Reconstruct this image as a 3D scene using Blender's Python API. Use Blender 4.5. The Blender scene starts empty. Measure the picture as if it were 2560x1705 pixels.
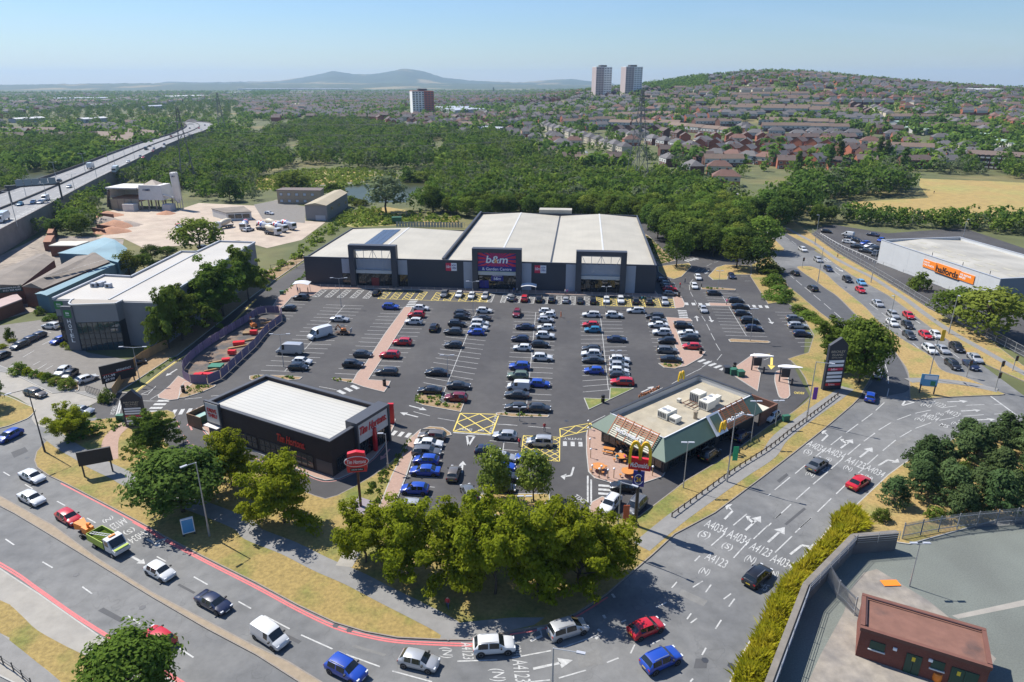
import bpy,bmesh,math,random
import numpy as np
from mathutils import Vector,Matrix
R=random.Random(11)
NR=np.random.default_rng(5)
sc=bpy.context.scene
col=sc.collection
# ---------------- camera, sky, sun, exposure ----------------
H,F,HOR,CX,CY=55.0,1706.0,207.0,1280.0,852.5
PIT=math.atan((CY-HOR)/F)
cam=bpy.data.cameras.new('camera');camo=bpy.data.objects.new('camera',cam);col.objects.link(camo)
camo.location=(0,0,H);camo.rotation_euler=(math.pi/2-PIT,0,0)
cam.sensor_width=36;cam.lens=36*F/2560;cam.clip_start=1;cam.clip_end=60000
sc.camera=camo
SUN_EL=math.radians(53);SUN_AZ=math.atan2(-0.835,0.55)
SUNV=Vector((math.sin(SUN_AZ)*math.cos(SUN_EL),math.cos(SUN_AZ)*math.cos(SUN_EL),math.sin(SUN_EL)))
w=bpy.data.worlds.new('World');sc.world=w;w.use_nodes=True
nt=w.node_tree;bg=nt.nodes['Background']
sky=nt.nodes.new('ShaderNodeTexSky');sky.sky_type='NISHITA';sky.sun_disc=False
sky.sun_elevation=SUN_EL;sky.sun_rotation=SUN_AZ;sky.altitude=150;sky.air_density=1.3;sky.dust_density=0.15;sky.ozone_density=5
# thin cirrus: streaky noise over the direction, mixed faintly into the sky
tc=nt.nodes.new('ShaderNodeTexCoord');mp=nt.nodes.new('ShaderNodeMapping');mp.inputs['Scale'].default_value=(1.2,1.6,9.0)
mp.inputs['Rotation'].default_value=(0,0.12,0)
nz=nt.nodes.new('ShaderNodeTexNoise');nz.inputs['Scale'].default_value=1.6;nz.inputs['Detail'].default_value=7;nz.inputs['Roughness'].default_value=.62;nz.inputs['Distortion'].default_value=.5
rp=nt.nodes.new('ShaderNodeValToRGB');rp.color_ramp.elements[0].position=.47;rp.color_ramp.elements[1].position=.8
rp.color_ramp.elements[1].color=(.24,.24,.24,1)
mx=nt.nodes.new('ShaderNodeMix');mx.data_type='RGBA';mx.inputs[7].default_value=(7.0,7.4,7.9,1)
nt.links.new(tc.outputs['Generated'],mp.inputs['Vector']);nt.links.new(mp.outputs[0],nz.inputs['Vector']);nt.links.new(nz.outputs[0],rp.inputs[0])
nt.links.new(rp.outputs[0],mx.inputs[0]);nt.links.new(sky.outputs[0],mx.inputs[6]);tn=nt.nodes.new('ShaderNodeMix');tn.data_type='RGBA';tn.blend_type='MULTIPLY';tn.inputs[0].default_value=1;tn.inputs[7].default_value=(.74,.88,1.12,1);nt.links.new(mx.outputs[2],tn.inputs[6]);nt.links.new(tn.outputs[2],bg.inputs['Color'])
bg.inputs['Strength'].default_value=0.078
sl=bpy.data.lights.new('sun','SUN');slo=bpy.data.objects.new('sun',sl);col.objects.link(slo)
sl.energy=5.0;sl.angle=math.radians(.5);sl.color=(1,.955,.88);slo.location=SUNV*300
slo.rotation_euler=(-SUNV).to_track_quat('-Z','Y').to_euler()
vs=sc.view_settings;vs.view_transform='Standard';vs.look='None';vs.gamma=1;vs.exposure=0.6;vs.use_curve_mapping=False
sc.cycles.use_denoising=True;sc.cycles.max_bounces=6;sc.cycles.transparent_max_bounces=8;sc.cycles.volume_bounces=0
sc.cycles.sample_clamp_indirect=4
# ---------------- from picture to place ----------------
TL={}
for i,x in enumerate((0,640,1280,1920)):
 TL['A%d'%(i+1)]=(x,180 if i<2 else 140);TL['B%d'%(i+1)]=(x,(560,500,500,480)[i])
 TL['C%d'%(i+1)]=(x,900);TL['D%d'%(i+1)]=(x,1285)
def S(t,x,y):
 if t=='S':return x,y
 if t=='F':return x*1.0875,y*1.0875
 a,b=TL[t];return a+x/3.68,b+y/3.68
def ray(px,py):
 dx=(px-CX)/F;dy=(py-CY)/F
 return Vector((dx,math.cos(PIT)-dy*math.sin(PIT),-math.sin(PIT)-dy*math.cos(PIT)))
def g(t,x,y,z=0.0):
 d=ray(*S(t,x,y));k=(z-H)/d.z
 return Vector((d.x*k,d.y*k,z))
def gs(t,s,z=0.0):
 v=[float(q)for q in s.replace(',',' ').split()]
 return[g(t,v[i],v[i+1],z)for i in range(0,len(v),2)]
def path(spec,z=0.0):
 """'C1 1 2 3 4 / C2 5 6' -> ground points"""
 out=[]
 for seg in spec.split('/'):
  t,rest=seg.strip().split(None,1);out+=gs(t,rest,z)
 return out
def proj(p):
 z=p[2]-H;dep=p[1]*math.cos(PIT)-z*math.sin(PIT);up=p[1]*math.sin(PIT)+z*math.cos(PIT)
 if dep<1:return(-9999,-9999)
 return CX+F*p[0]/dep,CY-F*up/dep
def smooth(pts,n=5,closed=False):
 out=[];N=len(pts)
 for i in range(N if closed else N-1):
  if closed:a,b,c,d=(pts[(i+k)%N]for k in(-1,0,1,2))
  else:a,b,c,d=pts[max(i-1,0)],pts[i],pts[i+1],pts[min(i+2,N-1)]
  for k in range(n):
   t=k/n
   out.append(.5*((2*b)+(c-a)*t+(2*a-5*b+4*c-d)*t*t+(3*b-a-3*c+d)*t**3))
 if not closed:out.append(pts[-1].copy())
 return out
AMP=([-4000,300,900,1280,1450,1600,1750,1870,2000,2150,2350,2560,3000,9000],[0,0,4,10,30,45,65,77,75,62,48,37,34,30])
def sst(t):t=min(1,max(0,t));return t*t*(3-2*t)
def tz(x,y):
 d=math.hypot(x,y)
 if d<480:return 0.0
 az=math.atan2(x,y)
 px=CX+1822*math.tan(az)if abs(az)<1.3 else(9000 if az>0 else-4000)
 a=float(np.interp(px,*AMP))
 return a*sst((d-480)/1450)*(1-.7*sst((d-1950)/1500))
def gt(t,x,y):
 """ground point on the rolling terrain"""
 d=ray(*S(t,x,y));d=d/math.hypot(d.x,d.y);r=50.0;prev=None
 while r<9000:
  z=H+d.z*r
  if z<=tz(d.x*r,d.y*r):break
  r*=1.01
 lo=r/1.01
 for _ in range(12):
  m=(lo+r)/2
  if H+d.z*m<=tz(d.x*m,d.y*m):r=m
  else:lo=m
 return Vector((d.x*r,d.y*r,tz(d.x*r,d.y*r)))
def inpoly(x,y,poly):
 c=False;j=len(poly)-1
 for i in range(len(poly)):
  xi,yi=poly[i];xj,yj=poly[j]
  if(yi>y)!=(yj>y)and x<(xj-xi)*(y-yi)/(yj-yi)+xi:c=not c
  j=i
 return c
# ---------------- materials ----------------
MATS={}
def nodes(name):
 m=bpy.data.materials.new(name);m.use_nodes=True;MATS[name]=m
 return m,m.node_tree,m.node_tree.nodes['Principled BSDF']
def mat(name,rgb,rough=.8,noise=0.0,scale=1.0,metal=0.0,bump=0.0,bscale=None,spec=.5,emit=0,obj=False,rnd=0.0,coat=0,detail=6,rgb2=None,patch=None,crack=0):
 """noise: brightness variation, rnd: per-object variation, patch=(scale, rgb, lo, hi): second colour in noise patches"""
 if name in MATS:return MATS[name]
 m,t,b=nodes(name);L=t.links.new
 b.inputs['Roughness'].default_value=rough;b.inputs['Metallic'].default_value=metal
 b.inputs['Specular IOR Level'].default_value=spec;b.inputs['Coat Weight'].default_value=coat
 c4=(*rgb,1);b.inputs['Base Color'].default_value=c4
 if emit:b.inputs['Emission Color'].default_value=c4;b.inputs['Emission Strength'].default_value=emit
 src=None
 if noise or patch or bump or rgb2 or crack:
  co=t.nodes.new('ShaderNodeTexCoord').outputs['Object']
 if patch:
  n=t.nodes.new('ShaderNodeTexNoise');n.inputs['Scale'].default_value=patch[0];n.inputs['Detail'].default_value=5;L(co,n.inputs['Vector'])
  r=t.nodes.new('ShaderNodeValToRGB');r.color_ramp.elements[0].position=patch[2];r.color_ramp.elements[1].position=patch[3]
  r.color_ramp.elements[0].color=c4;r.color_ramp.elements[1].color=(*patch[1],1);L(n.outputs[0],r.inputs[0]);src=r.outputs[0]
 if noise:
  n=t.nodes.new('ShaderNodeTexNoise');n.inputs['Scale'].default_value=scale;n.inputs['Detail'].default_value=detail;n.inputs['Roughness'].default_value=.65;L(co,n.inputs['Vector'])
  r=t.nodes.new('ShaderNodeMapRange');r.inputs[1].default_value=.25;r.inputs[2].default_value=.75;r.inputs[3].default_value=1-noise;r.inputs[4].default_value=1+noise
  L(n.outputs[0],r.inputs[0])
  x=t.nodes.new('ShaderNodeMix');x.data_type='RGBA';x.blend_type='MULTIPLY';x.inputs[0].default_value=1;x.inputs[6].default_value=c4
  if src:L(src,x.inputs[6])
  L(r.outputs[0],x.inputs[7]);src=x.outputs[2]
 if crack:
  dn=t.nodes.new('ShaderNodeTexNoise');dn.inputs['Scale'].default_value=.35;L(co,dn.inputs['Vector'])
  ad=t.nodes.new('ShaderNodeVectorMath');ad.operation='MULTIPLY_ADD';ad.inputs[1].default_value=(5,5,5);L(dn.outputs['Color'],ad.inputs[0]);L(co,ad.inputs[2])
  vo=t.nodes.new('ShaderNodeTexVoronoi');vo.feature='DISTANCE_TO_EDGE';vo.inputs['Scale'].default_value=crack;L(ad.outputs[0],vo.inputs['Vector'])
  r=t.nodes.new('ShaderNodeMapRange');r.inputs[1].default_value=.0;r.inputs[2].default_value=.006;r.inputs[3].default_value=.82;r.inputs[4].default_value=1;L(vo.outputs['Distance'],r.inputs[0])
  x=t.nodes.new('ShaderNodeMix');x.data_type='RGBA';x.blend_type='MULTIPLY';x.inputs[0].default_value=1;L(src,x.inputs[6]);L(r.outputs[0],x.inputs[7]);src=x.outputs[2]
 if rnd:
  o=t.nodes.new('ShaderNodeObjectInfo');r=t.nodes.new('ShaderNodeMapRange');r.inputs[3].default_value=1-rnd;r.inputs[4].default_value=1+rnd;L(o.outputs['Random'],r.inputs[0])
  h=t.nodes.new('ShaderNodeHueSaturation');h.inputs['Color'].default_value=c4
  if src:L(src,h.inputs['Color'])
  L(r.outputs[0],h.inputs['Value']);src=h.outputs[0]
 if src:L(src,b.inputs['Base Color'])
 if bump:
  n=t.nodes.new('ShaderNodeTexNoise');n.inputs['Scale'].default_value=bscale or scale*3;n.inputs['Detail'].default_value=4;L(co,n.inputs['Vector'])
  u=t.nodes.new('ShaderNodeBump');u.inputs['Strength'].default_value=bump;u.inputs['Distance'].default_value=.1;L(n.outputs[0],u.inputs['Height']);L(u.outputs[0],b.inputs['Normal'])
 return m
def stripes(name,rgb,axis=0,period=.5,amt=.25,rough=.5,metal=0.0,dirt=.1,duty=None):
 """profiled sheet: ribs along one object axis"""
 if name in MATS:return MATS[name]
 m,t,b=nodes(name);L=t.links.new
 b.inputs['Roughness'].default_value=rough;b.inputs['Metallic'].default_value=metal
 co=t.nodes.new('ShaderNodeTexCoord').outputs['Object']
 sp=t.nodes.new('ShaderNodeSeparateXYZ');L(co,sp.inputs[0])
 d=t.nodes.new('ShaderNodeMath');d.operation='DIVIDE';d.inputs[1].default_value=period;L(sp.outputs[axis],d.inputs[0])
 f=t.nodes.new('ShaderNodeMath');f.operation='FRACT';L(d.outputs[0],f.inputs[0])
 r=t.nodes.new('ShaderNodeValToRGB');e=r.color_ramp.elements
 e[0].position=0;e[0].color=(1-amt,)*3+(1,);e[1].position=duty or .25;e[1].color=(1,1,1,1);L(f.outputs[0],r.inputs[0])
 n=t.nodes.new('ShaderNodeTexNoise');n.inputs['Scale'].default_value=.12;n.inputs['Detail'].default_value=6;L(co,n.inputs['Vector'])
 q=t.nodes.new('ShaderNodeMapRange');q.inputs[1].default_value=.3;q.inputs[2].default_value=.7;q.inputs[3].default_value=1-dirt;q.inputs[4].default_value=1+dirt*.5;L(n.outputs[0],q.inputs[0])
 x=t.nodes.new('ShaderNodeMix');x.data_type='RGBA';x.blend_type='MULTIPLY';x.inputs[0].default_value=1;x.inputs[6].default_value=(*rgb,1);L(r.outputs[0],x.inputs[7])
 y=t.nodes.new('ShaderNodeMix');y.data_type='RGBA';y.blend_type='MULTIPLY';y.inputs[0].default_value=1;L(x.outputs[2],y.inputs[6]);L(q.outputs[0],y.inputs[7])
 L(y.outputs[2],b.inputs['Base Color'])
 u=t.nodes.new('ShaderNodeBump');u.inputs['Strength'].default_value=.4;u.inputs['Distance'].default_value=.05;L(r.outputs[0],u.inputs['Height']);L(u.outputs[0],b.inputs['Normal'])
 return m
def brickmat(name,rgb,mortar,sx=1.0):
 if name in MATS:return MATS[name]
 m,t,b=nodes(name);L=t.links.new;b.inputs['Roughness'].default_value=.9
 co=t.nodes.new('ShaderNodeTexCoord').outputs['Object']
 sp=t.nodes.new('ShaderNodeSeparateXYZ');L(co,sp.inputs[0])
 ad=t.nodes.new('ShaderNodeMath');L(sp.outputs[0],ad.inputs[0]);L(sp.outputs[1],ad.inputs[1])
 cb=t.nodes.new('ShaderNodeCombineXYZ');L(ad.outputs[0],cb.inputs[0]);L(sp.outputs[2],cb.inputs[1])
 k=t.nodes.new('ShaderNodeTexBrick');k.inputs['Scale'].default_value=4.4*sx;L(cb.outputs[0],k.inputs['Vector'])
 k.inputs['Color1'].default_value=(*rgb,1);k.inputs['Color2'].default_value=(*[c*.72 for c in rgb],1);k.inputs['Mortar'].default_value=(*mortar,1);k.inputs['Mortar Size'].default_value=.016
 n=t.nodes.new('ShaderNodeTexNoise');n.inputs['Scale'].default_value=.6;n.inputs['Detail'].default_value=5;L(co,n.inputs['Vector'])
 q=t.nodes.new('ShaderNodeMapRange');q.inputs[3].default_value=.7;q.inputs[4].default_value=1.25;L(n.outputs[0],q.inputs[0])
 y=t.nodes.new('ShaderNodeMix');y.data_type='RGBA';y.blend_type='MULTIPLY';y.inputs[0].default_value=1;L(k.outputs[0],y.inputs[6]);L(q.outputs[0],y.inputs[7])
 L(y.outputs[2],b.inputs['Base Color'])
 return m
def leafmat(name,rgb,rgb2,trans=.35,rnd=.3):
 """leaves: colour varies by clump and by tree, with light coming through"""
 m=bpy.data.materials.new(name);m.use_nodes=True;MATS[name]=m;t=m.node_tree;L=t.links.new
 for n in list(t.nodes):
  if n.type!='OUTPUT_MATERIAL':t.nodes.remove(n)
 out=[n for n in t.nodes if n.type=='OUTPUT_MATERIAL'][0]
 co=t.nodes.new('ShaderNodeTexCoord').outputs['Object'];o=t.nodes.new('ShaderNodeObjectInfo')
 n=t.nodes.new('ShaderNodeTexNoise');n.inputs['Scale'].default_value=.55;n.inputs['Detail'].default_value=4;L(co,n.inputs['Vector'])
 r=t.nodes.new('ShaderNodeValToRGB');r.color_ramp.elements[0].position=.35;r.color_ramp.elements[1].position=.68
 r.color_ramp.elements[0].color=(*rgb,1);r.color_ramp.elements[1].color=(*rgb2,1);L(n.outputs[0],r.inputs[0])
 h=t.nodes.new('ShaderNodeHueSaturation');L(r.outputs[0],h.inputs['Color'])
 q=t.nodes.new('ShaderNodeMapRange');q.inputs[3].default_value=1-rnd;q.inputs[4].default_value=1+rnd*1.3;L(o.outputs['Random'],q.inputs[0]);L(q.outputs[0],h.inputs['Value'])
 q2=t.nodes.new('ShaderNodeMapRange');q2.inputs[3].default_value=.5-rnd*.04;q2.inputs[4].default_value=.5+rnd*.06
 f=t.nodes.new('ShaderNodeMath');f.operation='MULTIPLY';f.inputs[1].default_value=7.31;L(o.outputs['Random'],f.inputs[0])
 f2=t.nodes.new('ShaderNodeMath');f2.operation='FRACT';L(f.outputs[0],f2.inputs[0]);L(f2.outputs[0],q2.inputs[0]);L(q2.outputs[0],h.inputs['Hue'])
 d=t.nodes.new('ShaderNodeBsdfDiffuse');tr=t.nodes.new('ShaderNodeBsdfTranslucent');mx=t.nodes.new('ShaderNodeMixShader');mx.inputs[0].default_value=trans
 L(h.outputs[0],d.inputs[0]);L(h.outputs[0],tr.inputs[0]);L(d.outputs[0],mx.inputs[1]);L(tr.outputs[0],mx.inputs[2]);L(mx.outputs[0],out.inputs[0])
 return m
# ---------------- mesh building ----------------
class MB:
 def __init__(s):s.v=[];s.f=[];s.m=[]
 def add(s,vs,fs,m=0):
  o=len(s.v);s.v+=[tuple(v)for v in vs];s.f+=[tuple(i+o for i in f)for f in fs];s.m+=[m]*len(fs);return s
 def box(s,x0,y0,z0,x1,y1,z1,m=0):
  return s.add([(x0,y0,z0),(x1,y0,z0),(x1,y1,z0),(x0,y1,z0),(x0,y0,z1),(x1,y0,z1),(x1,y1,z1),(x0,y1,z1)],[(0,3,2,1),(4,5,6,7),(0,1,5,4),(1,2,6,5),(2,3,7,6),(3,0,4,7)],m)
 def bar(s,a,b,wd,ht,m=0):
  """box beam from a to b"""
  a=Vector(a);b=Vector(b);d=(b-a).normalized();up=Vector((0,0,1))if abs(d.z)<.95 else Vector((0,1,0))
  r=d.cross(up).normalized();u=r.cross(d);r*=wd/2;u*=ht/2
  return s.add([a-r-u,a+r-u,a+r+u,a-r+u,b-r-u,b+r-u,b+r+u,b-r+u],[(0,1,2,3),(4,7,6,5),(0,4,5,1),(1,5,6,2),(2,6,7,3),(3,7,4,0)],m)
 def tube(s,a,b,r0,r1=None,n=8,m=0):
  a=Vector(a);b=Vector(b);r1=r0 if r1 is None else r1;d=(b-a).normalized()
  up=Vector((0,0,1))if abs(d.z)<.95 else Vector((1,0,0));p=d.cross(up).normalized();q=p.cross(d)
  vs=[]
  for c,r in((a,r0),(b,r1)):
   for i in range(n):
    t=2*math.pi*i/n;vs.append(c+(p*math.cos(t)+q*math.sin(t))*r)
  return s.add(vs,[(i,i+n,(i+1)%n+n,(i+1)%n)for i in range(n)]+[tuple(range(n)),tuple(range(2*n-1,n-1,-1))],m)
 def lathe(s,c,prof,n=12,m=0,ax='z'):
  c=Vector(c);vs=[]
  for r,h in prof:
   for i in range(n):
    t=2*math.pi*i/n;q=(math.cos(t)*r,math.sin(t)*r)
    vs.append(c+Vector((q[0],q[1],h)if ax=='z' else(q[0],h,q[1])if ax=='y' else(h,q[0],q[1])))
  k=len(prof);fs=[(j*n+i,j*n+(i+1)%n,(j+1)*n+(i+1)%n,(j+1)*n+i)for j in range(k-1)for i in range(n)]
  return s.add(vs,fs+[tuple(range(n-1,-1,-1)),tuple(range((k-1)*n,k*n))],m)
 def prism(s,pts,z0,z1,m=0):
  n=len(pts);a=sum(pts[i][0]*pts[(i+1)%n][1]-pts[(i+1)%n][0]*pts[i][1]for i in range(n))
  if a<0:pts=pts[::-1]
  return s.add([(p[0],p[1],z0)for p in pts]+[(p[0],p[1],z1)for p in pts],[tuple(range(n-1,-1,-1)),tuple(range(n,2*n))]+[(i,(i+1)%n,(i+1)%n+n,i+n)for i in range(n)],m)
 def strip(s,pts,wd,z,m=0):
  """flat ribbon along a path"""
  n=len(pts);L,Rr=[],[]
  for i in range(n):
   d=(pts[min(i+1,n-1)]-pts[max(i-1,0)]);nn=Vector((-d.y,d.x,0)).normalized()*wd/2
   L.append((pts[i].x+nn.x,pts[i].y+nn.y,z));Rr.append((pts[i].x-nn.x,pts[i].y-nn.y,z))
  return s.add(L+Rr,[(i+n,i+1+n,i+1,i)for i in range(n-1)],m)
 def quad(s,a,b,c,d,m=0):return s.add([a,b,c,d],[(0,1,2,3)],m)
 def build(s,name,mats,parent=None,smooth=None,fix=False):
  me=bpy.data.meshes.new(name);me.from_pydata(s.v,[],s.f)
  mats=mats if isinstance(mats,(list,tuple))else[mats]
  for q in mats:me.materials.append(q)
  if len(mats)>1:me.polygons.foreach_set('material_index',s.m)
  if fix:
   b=bmesh.new();b.from_mesh(me);bmesh.ops.recalc_face_normals(b,faces=b.faces);b.to_mesh(me);b.free()
  if smooth is not None:me.shade_smooth();me.set_sharp_from_angle(angle=math.radians(smooth))
  return link(name,me,parent)
def link(name,me,parent=None):
 o=bpy.data.objects.new(name,me);col.objects.link(o)
 if parent:o.parent=parent
 return o
def tag(o,label=None,cat=None,group=None,kind=None):
 if label:o['label']=label
 if cat:o['category']=cat
 if group:o['group']=group
 if kind:o['kind']=kind
 return o
def thing(name,label,cat,loc=(0,0,0),rz=0.0,group=None):
 o=bpy.data.objects.new(name,None);col.objects.link(o);o.location=loc;o.rotation_euler=(0,0,rz);o.empty_display_size=.2
 return tag(o,label,cat,group)
def copy_tree(o,parent=None):
 c=o.copy();col.objects.link(c);c.parent=parent
 for ch in o.children:copy_tree(ch,c)
 return c
class Fr:
 """a building's own frame: origin O, x along the front, y into depth"""
 def __init__(s,O,E):
  s.O=Vector((O.x,O.y,0));d=E-O;s.a=math.atan2(d.y,d.x);s.L=math.hypot(d.x,d.y);s.M=Matrix.Translation(s.O)@Matrix.Rotation(s.a,4,'Z');s.I=s.M.inverted()
 def at(s,t,x,y,z=0.0):
  p=s.I@g(t,x,y,z);return p.x,p.y
 def face(s,t,x,y,d=0.0):
  """(x, z) where the sight line meets the vertical plane y=d"""
  o=s.I@Vector((0,0,H));r=s.I.to_3x3()@ray(*S(t,x,y));k=(d-o.y)/r.y;p=o+r*k;return p.x,p.z
 def side(s,t,x,y,d):
  """(y, z) on the vertical plane x=d"""
  o=s.I@Vector((0,0,H));r=s.I.to_3x3()@ray(*S(t,x,y));k=(d-o.x)/r.x;p=o+r*k;return p.y,p.z
 def world(s,x,y,z=0):return s.M@Vector((x,y,z))
TXT={}
def textverts(txt,shear=0.0,bold=0.0):
 k=(txt,shear,bold)
 if k not in TXT:
  c=bpy.data.curves.new('t','FONT');c.body=txt;c.resolution_u=3;c.shear=shear;c.offset=bold
  o=bpy.data.objects.new('t',c);col.objects.link(o);dg=bpy.context.evaluated_depsgraph_get();dg.update()
  me=bpy.data.meshes.new_from_object(o.evaluated_get(dg));col.objects.unlink(o);bpy.data.objects.remove(o)
  v=np.array([q.co for q in me.vertices]);f=[tuple(p.vertices)for p in me.polygons];bpy.data.meshes.remove(me)
  v=v-v.min(0);sz=v.max(0);v[:,0]/=sz[0];v[:,1]/=sz[1];TXT[k]=(v,f,sz[0]/sz[1])
 return TXT[k]
def text(mb,txt,o,u,v,m=0,shear=0.0,bold=0.0,th=0.0):
 """letters stretched over the parallelogram o, o+u, o+v"""
 vv,ff,_=textverts(txt,shear,bold);o=Vector(o);u=Vector(u);v=Vector(v);n=u.cross(v).normalized()*th
 P=[o+u*float(q[0])+v*float(q[1])for q in vv]
 if th:
  mb.add([p+n for p in P],ff,m)
  ed={}
  for f in ff:
   for i in range(len(f)):
    e=(f[i],f[(i+1)%len(f)]);k=tuple(sorted(e));ed[k]=None if k in ed else e
  es=[e for e in ed.values()if e]
  mb.add([p for p in P]+[p+n for p in P],[(b,a,a+len(P),b+len(P))if False else(a,b,b+len(P),a+len(P))for a,b in es],m)
 else:mb.add(P,ff,m)
 return mb
WHITE=mat('white_paint',(.75,.75,.73),.6,noise=.12,scale=2.0)
BLACK=mat('black_rubber',(.012,.012,.013),.7)
GALV=mat('galvanised_steel',(.42,.43,.44),.45,metal=.6)
DARK=mat('dark_grey_metal',(.035,.038,.045),.5)
GLASS=mat('dark_glass',(.012,.018,.022),.04,spec=.9)
# ================= ground, roads, pavements =================
M_ROAD=mat('road_asphalt',(.158,.158,.154),.85,noise=.22,scale=.55,bump=.15,bscale=14,patch=(.07,(.118,.12,.121),.44,.58),crack=.1)
M_PARK=mat('car_park_asphalt',(.046,.044,.045),.85,noise=.18,scale=.6,bump=.12,bscale=14,patch=(.06,(.064,.061,.06),.42,.6))
M_SLIP=mat('dark_road_asphalt',(.07,.071,.074),.85,noise=.15,scale=.5,bump=.12,bscale=14)
M_CONC=mat('pale_concrete',(.29,.27,.235),.9,noise=.16,scale=.5,bump=.1,patch=(.2,(.26,.245,.22),.45,.7))
M_HOTEL=mat('grey_forecourt',(.16,.148,.132),.9,noise=.16,scale=.7,bump=.1)
M_DRY=mat('dry_grass',(.31,.215,.08),.95,noise=.4,scale=2.4,bump=.6,bscale=9,patch=(.22,(.2,.2,.055),.5,.72),detail=9)
M_GREEN=mat('patchy_grass',(.27,.195,.065),.95,noise=.4,scale=2.2,bump=.6,bscale=9,patch=(.16,(.13,.15,.03),.47,.68),detail=9)
M_LAWN=mat('green_grass',(.12,.15,.035),.95,noise=.3,scale=1.6,bump=.6,bscale=8,patch=(.3,(.28,.24,.07),.5,.75))
M_FIELD=mat('mown_field',(.31,.22,.075),.95,noise=.25,scale=.25,bump=.3,bscale=3,patch=(.02,(.26,.25,.075),.45,.65),detail=9)
M_PATH=mat('grey_footpath',(.2,.195,.185),.9,noise=.15,scale=.8,bump=.1)
M_PINK=mat('pink_block_paving',(.33,.22,.17),.9,noise=.16,scale=3.0,bump=.15,bscale=20)
M_KERB=mat('kerb_stone',(.36,.35,.32),.85,noise=.14,scale=1.5)
M_KDRK=mat('old_kerb',(.23,.2,.17),.85,noise=.18,scale=1.5)
M_MEDIAN=mat('sandy_median_concrete',(.27,.215,.15),.9,noise=.18,scale=1.2,bump=.15)
M_YEL=mat('yellow_road_paint',(.62,.48,.1),.7,noise=.15,scale=3)
M_RED=mat('red_route_paint',(.52,.13,.13),.75,noise=.2,scale=2)
M_MARK=mat('white_road_paint',(.4,.4,.385),.7,noise=.3,scale=2.5,patch=(1.1,(.22,.22,.215),.54,.74))
M_BED=mat('planting_soil',(.25,.17,.09),.95,noise=.3,scale=2,bump=.5)
M_GRAV=mat('grey_green_gravel',(.155,.17,.15),.95,noise=.25,scale=6,bump=.4,bscale=30,patch=(.1,(.125,.135,.12),.4,.65))
M_YARD=mat('dusty_concrete',(.4,.33,.26),.95,noise=.2,scale=.18,bump=.15,patch=(.06,(.36,.29,.23),.48,.66))
M_WATER=mat('pond_water',(.05,.055,.02),.3,noise=.15,scale=.1,spec=.2,bump=.03,bscale=2)
M_TERR=mat('rough_grassland',(.085,.095,.032),.95,noise=.35,scale=.09,bump=.4,bscale=.5,patch=(.013,(.19,.15,.055),.5,.7),detail=9)
M_SUB=mat('plant_green',(.08,.1,.03),.9,noise=.3,scale=2)
def structure(o):o['kind']='structure';return o
from mathutils.geometry import delaunay_2d_cdt
def flat(mb,pts,z):
 n=len(pts);r=delaunay_2d_cdt([Vector((p.x,p.y))for p in pts],[],[list(range(n))],1,1e-4)
 fs=[]
 for f in r[2]:
  a,b,c=(r[0][i]for i in f[:3]);fs.append(tuple(f)if(b-a).cross(c-a)>0 else tuple(f[::-1]))
 mb.add([(v.x,v.y,z)for v in r[0]],fs)
def sheet(name,pts,m,z,parent=None):
 n=len(pts);a=sum(pts[i].x*pts[(i+1)%n].y-pts[(i+1)%n].x*pts[i].y for i in range(n))
 if a<0:pts=pts[::-1]
 mb=MB();flat(mb,pts,z);o=mb.build(name,m,parent)
 return o if parent else structure(o)
def dedupe(pts,d=.06):
 out=[pts[0]]
 for p in pts[1:]:
  if(p-out[-1]).length>d:out.append(p)
 if(out[-1]-out[0]).length<d:out.pop()
 return out
def offset(pts,d):
 n=len(pts);out=[]
 for i in range(n):
  a=(pts[i]-pts[i-1]).normalized();b=(pts[(i+1)%n]-pts[i]).normalized()
  na=Vector((-a.y,a.x,0));nb=Vector((-b.y,b.x,0));mm=na+nb
  if mm.length<.3:mm=na
  mm.normalize();k=1/max(.5,mm.dot(na));out.append(pts[i]+mm*d*k)
 return out
def raised(name,pts,m,h=.12,kerb=M_KERB,kw=.14,parent=None,sm=0,base=-.03):
 """kerbed island or pavement: a real step up from the road"""
 if sm:pts=smooth(pts,sm,True)
 pts=dedupe([Vector((p.x,p.y,0))for p in pts]);n=len(pts)
 a=sum(pts[i].x*pts[(i+1)%n].y-pts[(i+1)%n].x*pts[i].y for i in range(n))
 if a<0:pts=pts[::-1]
 mb=MB();flat(mb,pts,h);o=mb.build(name,m,parent)
 if not parent:structure(o)
 k=MB();q=offset(pts,kw)
 k.add([(p.x,p.y,base)for p in pts]+[(p.x,p.y,h+.012)for p in pts]+[(p.x,p.y,h+.012)for p in q]+[(p.x,p.y,h-.02)for p in q],[f for i in range(n)for j in[(i+1)%n]for f in((i,j,n+j,n+i),(n+i,n+j,2*n+j,2*n+i),(2*n+i,2*n+j,3*n+j,3*n+i))])
 k.build('kerb',kerb,o)
 return o
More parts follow.
